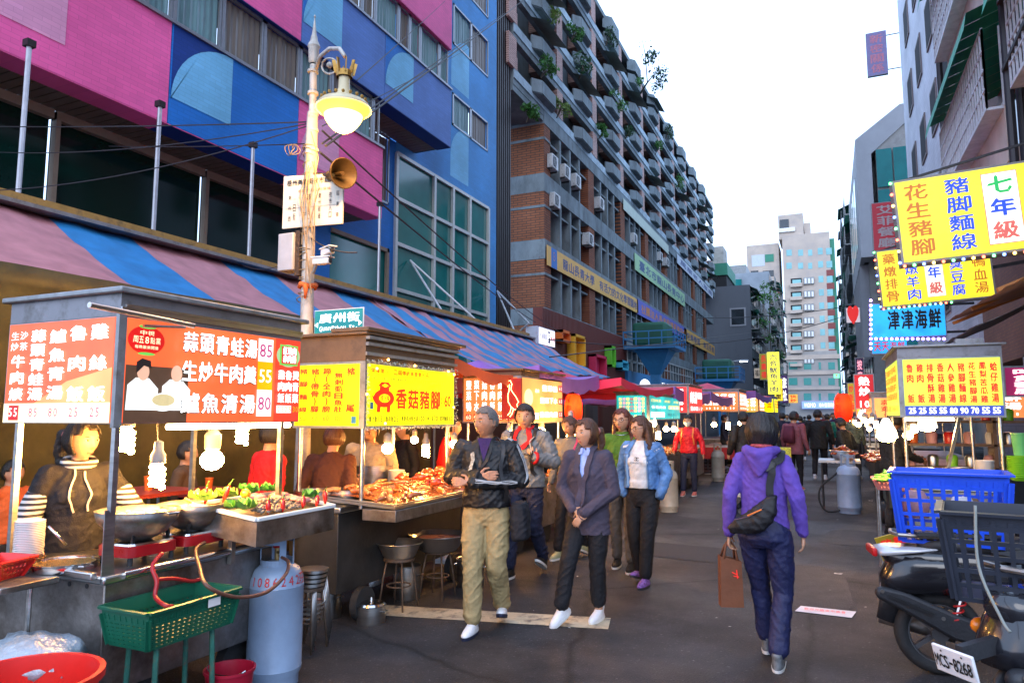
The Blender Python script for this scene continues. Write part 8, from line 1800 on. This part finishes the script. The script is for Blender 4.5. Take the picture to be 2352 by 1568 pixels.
PB_ = mat('brown paper bag', (.15,.05,.02), .7, 0, .15, 8, .3, 12)
bw = P8['t'].matrix_basis @ V((-.245,.02,.80)); tb2 = thing('paper_bag', 'brown carrier bag held by the walker in purple', 'bag', bw-V((0,0,.42)), R(20))
k = MB(); k.add([(-.075,-.04,-.03),(.075,-.04,-.03),(.075,.04,-.03),(-.075,.04,-.03),(-.07,-.045,.30),(.065,-.05,.27),(.065,.05,.27),(-.07,.045,.30)],[(3,2,1,0),(0,1,5,4),(1,2,6,5),(2,3,7,6),(3,0,4,7)]); o = k.build('bag_body', PB_, tb2); s_ = o.modifiers.new('s','SOLIDIFY'); s_.thickness = .003
MB().ring([(-.05,-.045,.285),(-.03,-.02,.36),(.0,0,.41),(.03,-.02,.36),(.04,-.048,.275)],[.009,.007,.007,.007,.009],6).build('handle', PB_, tb2, smooth=True); MB().ring([(-.05,.045,.285),(-.03,.02,.36),(.0,.005,.41),(.03,.02,.36),(.04,.048,.275)],.008,6).build('handle', PB_, tb2, smooth=True)
MB().bar((.0,-.052,.20),(.03,-.053,.185),.006,.003).bar((.03,-.053,.215),(.035,-.053,.16),.006,.003).bar((.01,-.052,.175),(.045,-.053,.17),.005,.003).build('printed_mark', INKR, tb2)
# --- vendors and far people
STRP = stripes('black and white striped jersey', (.015,.015,.02), (.62,.60,.58), .03, .5)
tt = STRP.node_tree  # stripes run across the sleeves
for nd in tt.nodes:
    if nd.type == 'SEPXYZ': tt.links.new(nd.outputs['Z'], [l for l in nd.outputs['Y'].links][0].to_socket)
BLKH = fab('black hooded jersey',(.014,.014,.018))
V1 = person('stall worker in black hoodie with striped sleeves behind the first stall', (-4.02,2.78,0), R(-118), 1.56, BLKH, BLKT, 'pony', HBLK, SKIN, headyaw=R(36), headpit=R(-4), female=True, wide=1.0, lean=.06, hem=.8, jr=((.25,.03,1.08),(.23,.22,.93),(-.1,1,-.3),(0,0,-1),.4), jl=((-.30,.08,1.10),(-.40,.27,.98),(-.4,1,-.2),(0,0,-1),.4), sleevelen=.3, noleg=False, lip=LIPM)
k = MB()
for s, w_ in ((1,(.23,.22,.93)),(-1,(-.40,.27,.98))):
    sh = V((s*.155,0.02,1.33)); el = V((.25,.035,1.08)) if s > 0 else V((-.30,.085,1.10)); k.chain([sh.lerp(el,.55),el,el.lerp(V(w_),.5),el.lerp(V(w_),.9)],[.068,.066,.056,.046],14)
remesh(k, 'striped_sleeves', STRP, V1['t'], .008, 3, .006)
MB().ring([V1['TZ']((.078*cos(a*pi/10),-.008+.07*sin(a*pi/10),1.40-.02*sin(a*pi/10))) for a in range(20)],.026,10,closed=True).build('striped_hood', STRP, V1['t'], smooth=True)
for s in (-1,1): strap(V1, [(s*.035,.2,1.37),(s*.045,.22,1.25),(s*.05,.22,1.10)], .010, mat('cream cord',(.6,.5,.4),.7), 'drawstring', .004, .008)
def simple(label, px, py, d, rz, H, top, legs, hair='short', hm=HBLK, **k):
    g = at(px, py, d=d); return person(label, (g.x,g.y,0), rz, H, top, legs, hair, hm, q=k.pop('q',2), **k)
simple('stall helper in red sleeveless apron seen behind the first stall', 618,1050,5.6, R(-20), 1.54, REDC, DKN, sleevelen=.1, sleeve=.045)
simple('cook in dark brown sweater bending at the pots of the yellow stall', 752,1050,5.9, R(25), 1.50, fab('dark brown knit',(.07,.022,.012)), DKN, 'short', HBRN, lean=.35)
simple('customer in beige jacket looking down at the back of the yellow stall', 850,1050,6.9, R(190), 1.56, fab('beige cotton',(.42,.33,.22)), DKN, 'short', HBLK, headpit=R(-25), jr=((.28,.0,1.10),(.1,.2,1.05)), jl=((-.28,.0,1.10),(-.05,.2,1.05)), wide=1.15)
simple('helper in bright red sweater at the end of the yellow stall', 1022,1050,7.9, R(-70), 1.58, fab('bright red knit',(.55,.01,.01)), DKN, 'short', HBLK, jr=((.25,.05,1.08),(.2,.3,1.0)), jl=((-.25,.05,1.08),(-.2,.3,1.0)), lean=.1)
simple('shadowy diner behind the plates of the yellow stall', 930,1050,8.0, R(150), 1.55, BLKT, DKN, 'short', HBLK)
simple('dim diner in dark clothes deep behind the globe bulb of the first stall', 425,1060,6.2, R(-60), 1.36, fab('dim brown cloth',(.08,.05,.03)), DKN, 'short', HBLK, q=3)
simple('dim diner in orange top at the far left edge behind the worker', 22,1150,5.3, R(-80), 1.25, fab('orange cotton',(.6,.12,.03)), DKN, 'short', HBLK, q=3)
simple('man in black walking away in white shoes down the middle of the street', 1882,1050,17.9, R(-4), 1.74, fab('black wool coat',(.013,.014,.014)), BLKT, 'short', HBLK, wide=1.22, hem=.72, tw=.19, sleeve=.065, lr=((.10,.06,.47),(.11,.04,.09),0,0), ll=((-.10,.02,.47),(-.11,-.1,.11),0,R(-16)), shoe=WSH)
PF = fab('black quilted down',(.02,.016,.015),rough=.4)
pq = simple('person in black quilted down jacket left of the purple hoodie', 1711,1050,14.0, R(40), 1.66, PF, DKN, 'short', HBLK, wide=1.25, tw=.21, sleeve=.075)
for i in range(8): strap(pq, [(-.2,-.1,.93+.055*i),(0,-.25,.925+.055*i),(.2,-.1,.93+.055*i)], .006, mat('black metal'), 'quilting_seam', .001, .001)
pr_ = simple('person in dusty pink jacket with rucksack beyond the purple hoodie', 1826,1050,15.4, R(-30), 1.68, fab('dusty rose cloth',(.22,.07,.09)), BLKT, 'short', HBLK, wide=1.12, hem=.75, shoe=fab('coral shoe',(.55,.16,.13)))
MB().loft([((0,-.18,1.0),.12,.07),((0,-.2,1.15),.13,.09),((0,-.18,1.35),.10,.06)],14,pw=3).build('rucksack', fab('maroon nylon',(.10,.02,.04)), pr_['t'], smooth=True)
tag(MB().box((-.12,-.05,0),(.12,.05,.26)).build('shopping_bag', mat('yellow striped bag',(.65,.6,.05),.5,0,.6,30), loc=at(1803,1045,d=14.6)-V((0,0,.1)), bevel=.01), 'bright yellow bag carried beside the purple hoodie, farther off', 'bag')
simple('vendor in black jacket standing left of the right-hand stall', 2052,1100,9.6, R(-60), 1.64, fab('black padded jacket',(.02,.021,.022)), DKN, 'short', HBLK, skin=SKINO, lean=.08, wide=1.15, jr=((.26,.05,1.08),(.2,.28,1.0)), jl=((-.26,.05,1.08),(-.2,.28,1.0)), shoe=BSH, sole=BLACKR)
simple('man in black coat bending over the fried food on the right row', 1948,1050,13.6, R(60), 1.55, fab('black wool coat',(.013,.014,.014)), DKN, 'short', HBLK, skin=SKINO, lean=.15, headpit=R(-15))
simple('person in camouflage jacket under the red lantern', 1962,1050,18.0, R(-20), 1.68, fab('camouflage cloth',(.13,.15,.09),var=.8,vs=12), DKN, 'short', HBLK, q=3)
DK = [fab('dark navy coat',(.015,.018,.04)), DKN, fab('deep purple coat',(.05,.02,.07)), fab('olive coat',(.05,.055,.03)), fab('dim red coat',(.2,.02,.02)), fab('pale shirt cloth',(.4,.38,.36)), fab('teal coat',(.01,.16,.13))]
cd = [(1800,1050,22,.0,0,'dark navy coat just left of the distant walkers'),(1842,1050,26,.2,2,'deep purple coat in the far crowd'),(1862,1050,30,-.3,1,'charcoal coat behind the man in white shoes'),(1905,1050,24,.4,6,'teal coat carrying a green bag at right of the far crowd'),(1918,1050,28,3.0,2,'purple coat walking this way in the far crowd'),(1812,1050,34,2.9,5,'pale shirt walking this way in the far crowd'),(1880,1050,38,.1,0,'navy coat deep in the far crowd'),(1895,1050,44,3.2,4,'dim red coat deep in the far crowd'),(1852,1050,48,0,3,'olive coat deep in the far crowd'),(1925,1050,36,.3,1,'charcoal coat by the far right stalls'),(1775,1050,40,-.5,1,'charcoal coat by the far left stalls'),(1750,1050,27,-1.0,0,'navy coat at the far crimson canopy'),(1665,1050,21.5,-1.4,0,'navy coat behind the red-clothed tables')]
for (px, py, d, rz, c_i, nm) in cd: simple('distant person in '+nm, px, py, d, rz, random.uniform(1.56,1.74), DK[c_i], DKN, 'short', HBLK, q=3, grp='distant people in the street')
# ================================================================ scooters
BLKP = mat('glossy black scooter plastic', (.012,.012,.016), .22, 0, .2, 6, coat=.6); BLKQ = mat('matt black plastic', (.02,.021,.025), .55, 0, .2, 8, .15, 60); CHR = CHROME
REDLENS = mat('red tail lamp lens',(.5,.008,.01),.35,0,.1,10)
def wheel(t, c, r, wd=.10, rimm=None):
    M_ = MB(); c = V(c); ax = (0,1,0); n = 40
    pr = [(r-.075,-wd*.32),(r-.05,-wd*.48),(r-.018,-wd*.45),(r,-wd*.18),(r+.002,0),(r,wd*.18),(r-.018,wd*.45),(r-.05,wd*.48),(r-.075,wd*.32)]
    w_ = M_.lathe(pr, n, c, axis=ax, up=(1,0,0)).build('tyre', BLACKR, t, smooth=True)
    k = MB().lathe([(r-.08,-wd*.33),(r-.07,-wd*.33),(r-.07,wd*.33),(r-.08,wd*.33),(r-.09,0),(r-.08,-wd*.33)],n,c,axis=ax,up=(1,0,0)); k.lathe([(0,-.05),(.05,-.05),(.05,.05),(0,.05)],16,c,axis=ax,up=(1,0,0))
    for i in range(5): a = i*2*pi/5; k.bar(c+V((.04*cos(a),0,.04*sin(a))), c+V(((r-.08)*cos(a),0,(r-.08)*sin(a))), .03, .025, up=(0,1,0))
    k.build('rim', rimm or mat('dull alloy',(.16,.16,.17),.4,.8), w_)
def scooter(lab, loc, rz, bodym=BLKP, plate=None, r=.25, spring=True, lights=True):
    """rear wheel at the origin, nose towards +x"""
    t = thing('scooter', lab, 'scooter', loc, rz, 'scooters parked at the lower right')
    wheel(t, (0,0,r), r); wheel(t, (1.22,0,r), r)
    # tail body
    k = MB(); k.loft([((.20,0,.50),.34,.11),((.16,0,.60),.40,.125),((.12,0,.70),.42,.12),((.10,0,.76),.40,.10)],24,pw=3); k.build('tail_body', bodym, t, smooth=True)
    k = MB(); k.loft([((.28,0,.755),.36,.11),((.28,0,.79),.38,.13),((.28,0,.83),.34,.115),((.28,0,.845),.25,.08)],24,pw=3); k.build('seat', BLKQ, t, smooth=True)
    k = MB(); k.loft([((.72,0,.20),.30,.13),((.72,0,.28),.30,.14),((.70,0,.31),.28,.13)],20,pw=4); k.build('footboard', BLKQ, t, smooth=True)
    k = MB(); k.chain([(1.02,0,.32),(.98,0,.60),(.93,0,.95)],[.12,.13,.07],14); k.build('front_shield', bodym, t, smooth=True); MB().ring([(.90,-.32,1.02),(.93,-.12,.99),(.93,.12,.99),(.90,.32,1.02)],.018,8).build('handlebar', BLKQ, t, smooth=True)
    k = MB(); k.ring([(1.38,0,r+.1),(1.30,0,r+.26),(1.18,0,r+.30),(1.02,0,r+.18)],[.06,.075,.075,.05],10,ex=.8); k.build('front_mudguard', bodym, t, smooth=True); MB().cyl((1.22,-.07,r),(1.0,-.06,.8),.02,8).cyl((1.22,.07,r),(1.0,.06,.8),.02,8).build('fork', CHR, t)
    # engine cover and swing arm on the near side
    k = MB(); k.prism([(-.36,.19),(-.37,.235),(-.33,.26),(-.20,.235),(.05,.13),(.30,.05),(.34,-.03),(.26,-.08),(.05,-.03),(-.2,.11)], .06, ax=((1,0,0),(0,0,1),(0,-1,0)), o=(0,-.07,r+.02)); k.build('engine_cover', BLKQ, t, bevel=.02)
    k = MB(); k.prism([(-.30,.205),(-.29,.22),(-.05,.125),(-.06,.11)], .003, ax=((1,0,0),(0,0,1),(0,-1,0)), o=(0,-.141,r+.02)); k.build('cover_slot', BLACKM, t)
    for x, zz in ((-.33,.235),(.0,.095),(.24,.0)): MB().lathe([(0,0),(.012,0),(.012,.004),(0,.004)],10,(x,-.1305,r+.02+zz),axis=(0,-1,0)).build('bolt', STEELD, t)
    if spring:
        MB().ring([(.06+.03*i/60*3-.0+.028*cos(i*.62), -.10+.028*sin(i*.62), .33+.25*i/60) for i in range(61)],.006,6).build('suspension_spring', mat('red spring steel',(.55,.02,.02),.35,.2), t, smooth=True); MB().cyl((.06,-.10,.31),(.15,-.10,.62),.014,8).build('shock_absorber', CHR, t)
    MB().ring([(.12,.10,.2),(-.05,.13,.24),(-.3,.14,.30)],[.035,.05,.055],14).build('exhaust', STEELD, t, smooth=True)
    k = MB(); k.ring([(-.30,0,.30),(-.26,0,.42),(-.12,0,.55),(.05,0,.60)],[.05,.07,.08,.07],12,ex=.35); k.build('rear_mudguard', BLKQ, t, smooth=True)
    if lights:
     k = MB(); k.loft([((-.23,0,.595),.04,.07),((-.215,0,.625),.07,.09),((-.20,0,.665),.06,.08)],18,pw=3); k.build('tail_light', mat('red tail lamp lens',(.5,.008,.01),.35,0,.1,10), t, smooth=True)
    if lights:
     for s in (-1,1): MB().sphere((-.20,s*.15,.60),.035,12,sc=(1.1,.8,.9)).build('indicator', mat('orange lens',(.8,.22,.01),.15,coat=.6), t, smooth=True)
    k = MB(); 
    for s in (-1,1): k.ring([(.30,s*.10,.80),(.05,s*.11,.84),(-.22,s*.10,.85)],.012,8)
    k.ring([(-.22,-.10,.85),(-.24,0,.85),(-.22,.10,.85)],.012,8); k.build('grab_rail', STEELD, t)
    MB().box((-.12,-.15,.855),(.30,.15,.875)).build('luggage_plate', BLKQ, t)
    for s in (-1,1): MB().cyl((.92,s*.2,1.0),(.90,s*.30,1.16),.007,6).build('mirror_stem', BLKQ, t); MB().sphere((.90,s*.34,1.19),.055,12,sc=(.35,1.1,.7)).build('mirror', BLKQ, t, smooth=True)
    k = MB(); k.loft([((-.10,0,.50),.22,.12),((-.08,0,.58),.24,.135),((-.02,0,.66),.26,.135),((.0,0,.72),.26,.11)],20,pw=3); k.build('rear_cowl', bodym, t, smooth=True)
    if plate:
        k = thing if 0 else None; pl = MB(); c = V((-.50,0,.53)); u = V((-.25,0,1)).normalized(); r_ = V((0,-1,0)); 
        a = c-r_*.085-u*.05; pl.add([a,a+r_*.17,a+r_*.17+u*.10,a+u*.10]+[p+V((.012,0,.003)) for p in (a,a+r_*.17,a+r_*.17+u*.10,a+u*.10)],[(0,1,2,3),(7,6,5,4),(0,4,5,1),(1,5,6,2),(2,6,7,3),(3,7,4,0)]); po = pl.build('number_plate', mat('white enamel plate',(.72,.72,.74),.4,0,.05,8), t, bevel=.004)
        P_ = Panel(a,r_,u,.17,.10,t); P_.row(plate,.05,.95,.48,.5,INKK,1,.02); P_.disc(.25,.86,.025,.04,BLACKM,1,8); P_.disc(.75,.86,.025,.04,BLACKM,1,8); P_.done(); MB().bar((-.47,0,.56),(-.15,0,.60),.06,.03).build('plate_bracket', BLKQ, t)
    return t
gA = at(2135,1532,Z=0)
sA = scooter('black scooter with red spring carrying the blue crate, rear wheel towards the street', (gA.x+.05,gA.y-.1,0), R(8), plate=None, lights=False)
MB().loft([((-.30,0,.72),.05,.12),((-.20,0,.75),.16,.13),((-.10,0,.77),.2,.10)],18,pw=3).build('tail_fairing', mat('silver fairing',(.55,.55,.58),.25,.3), sA, smooth=True); MB().box((-.37,-.11,.71),(-.34,.11,.76)).build('reflector', mat('red tail lamp lens'), sA, bevel=.01)
CB = mat('cobalt blue crate plastic', (.01,.07,.62), .38, 0, .1, 5); CK = mat('black crate plastic', (.018,.022,.035), .38, 0, .2, 6)
bA = at(2060,1238,X=.45); bB = at(2055,1085,X=.45); zA = bA.z
zA = at(2058,1242,d=4.45); bB = at(2057,1085,d=4.45)
cA = crate('plastic_crate','cobalt blue slatted crate strapped on the farther scooter',(zA.x+.33,zA.y+.20,zA.z),.62,.44,bB.z-zA.z,CB,R(-6),nx=9,ny=7,nz=4,bw=.020,th=.012,solid=.2,thickrim=.035)
gB = at(2330,1700,Z=0)
cBp = at(2258,1368,d=3.25); 
sB = scooter('nearest black scooter with white number plate and red tail lamp in the lower right corner', (0,0,0), R(40), plate='MCS-8268'); sB.scale = (1.12,)*3
lq = at(2312,1432,d=2.95); sB.location = (lq.x+.27*cos(R(40)), lq.y+.27*sin(R(40)), 0); print('lampz', lq.z)
cK = crate('plastic_crate','black slatted crate tied on the nearest scooter',(0,0,0),.56,.46,.37,CK,R(-20),nx=9,ny=7,nz=5,bw=.018,th=.011,solid=.16,thickrim=.03)
q = at(2185,1368,d=3.1); cK.location = (q.x+.28,q.y+.12,q.z); cK.rotation_euler[2] = R(-8); print('crate z', q.z)
cf = mat('brown cardboard',(.22,.12,.05),.8,0,.2,6)
kq = at(2085,1280,d=4.6); o = MB().box((-.10,-.01,-.13),(.10,.01,.12)).build('painted_board', mat('yellow painted board',(.62,.42,.02),.6,0,.15,8), loc=(kq.x-.05,kq.y+.2,kq.z)); tag(o, 'yellow board with red writing under the blue crate', 'board'); o.rotation_euler = (0,R(-18),R(10))
pb_ = Panel((-.10,-.0105,-.13),(1,0,0),(0,0,1),.2,.25,o); pb_.col('豬腳',.3,.95,.05,.35,INKR,1,.03); pb_.col('麵線',.7,.95,.05,.35,INKR,1,.03); pb_.done()
kb = at(2050,1310,Z=0); o = MB().box((-.16,-.08,0),(.16,.08,.09)).build('concrete_block', conc, loc=(kb.x+.05,kb.y,0), bevel=.01); tag(o, 'pale concrete block on the road near the scooter', 'block')
hose([at(2240,1160,d=2.9),at(2248,1300,d=2.85),at(2300,1420,d=2.75),at(2320,1450,d=2.7)],.006,mat('grey bungee cord',(.22,.24,.22),.7),'grey bungee cord over the black crate',name='bungee_cord',cat='cord')
# stuff inside crates
random.seed(17)
for i in range(5):
    p = cA.matrix_basis @ V((random.uniform(-.2,.2),random.uniform(-.12,.12),.05+.02*i)); o = MB().loft([((0,0,0),.07,.05),((0,0,.1),.08,.055),((0,0,.17),.05,.04)],10).build('wrapped_parcel', [WHITEP,mat('pale pink plastic',(.6,.3,.3),.5),cf][i%3], smooth=True, loc=p); tag(o,'parcel seen through the slats of the blue crate','parcel','parcels in the blue crate')
# ================================================================ litter on the road
pq_ = at(1893,1405,Z=0); o = MB().quad((-.22,-.085,.006),(.20,-.11,.006),(.24,.08,.012),(-.18,.11,.006)).build('paper_sheet', mat('white paper',(.7,.68,.7),.7), loc=(pq_.x,pq_.y,0)); o.rotation_euler = (0,0,R(0)); tag(o,'white paper sheet with red writing lying on the road','paper')
pp2 = Panel((-.17,-.05,.011),(1,0,0),(0,1,0),.35,.10,o); pp2.row('歡迎光臨夜市美食',.05,.95,.5,.7,INKR,1,.0); pp2.done()
random.seed(23); LT = mat('scattered pale litter',(.5,.48,.46),.8)
m = MB()
for i in range(90):
    y = random.uniform(3,30); x = random.uniform(-2.9,1.0 if y > 6 else .3); a = random.random()*6.3; s = random.uniform(.006,.022); m.add([(x+s*cos(a+k*pi/2)*(1 if k%2 else .5),y+s*sin(a+k*pi/2)*(1 if k%2 else .5),.006+.003*random.random()) for k in range(4)],[(0,1,2,3)])
tag(m.build('litter', LT),'tiny pale scraps scattered over the asphalt','litter',kind='stuff')
for px, py, lab in ((1925,1318,'torn white paper scrap above the red-lettered sheet'),(2000,1150,'pale paper scrap lying on the road by the right gas cylinder'),(2008,1258,'greenish scrap near the waste trolley')):
    q = at(px,py,Z=0); o = MB().add([(-.04,-.01,.005),(.03,-.02,.006),(.045,.01,.012),(0,.015,.005),(-.03,.02,.01)],[(0,1,2,3,4)]).build('paper_scrap', LT, loc=(q.x,q.y,0)); tag(o,lab,'paper scrap')

bpy.data.scenes.remove(TMP)
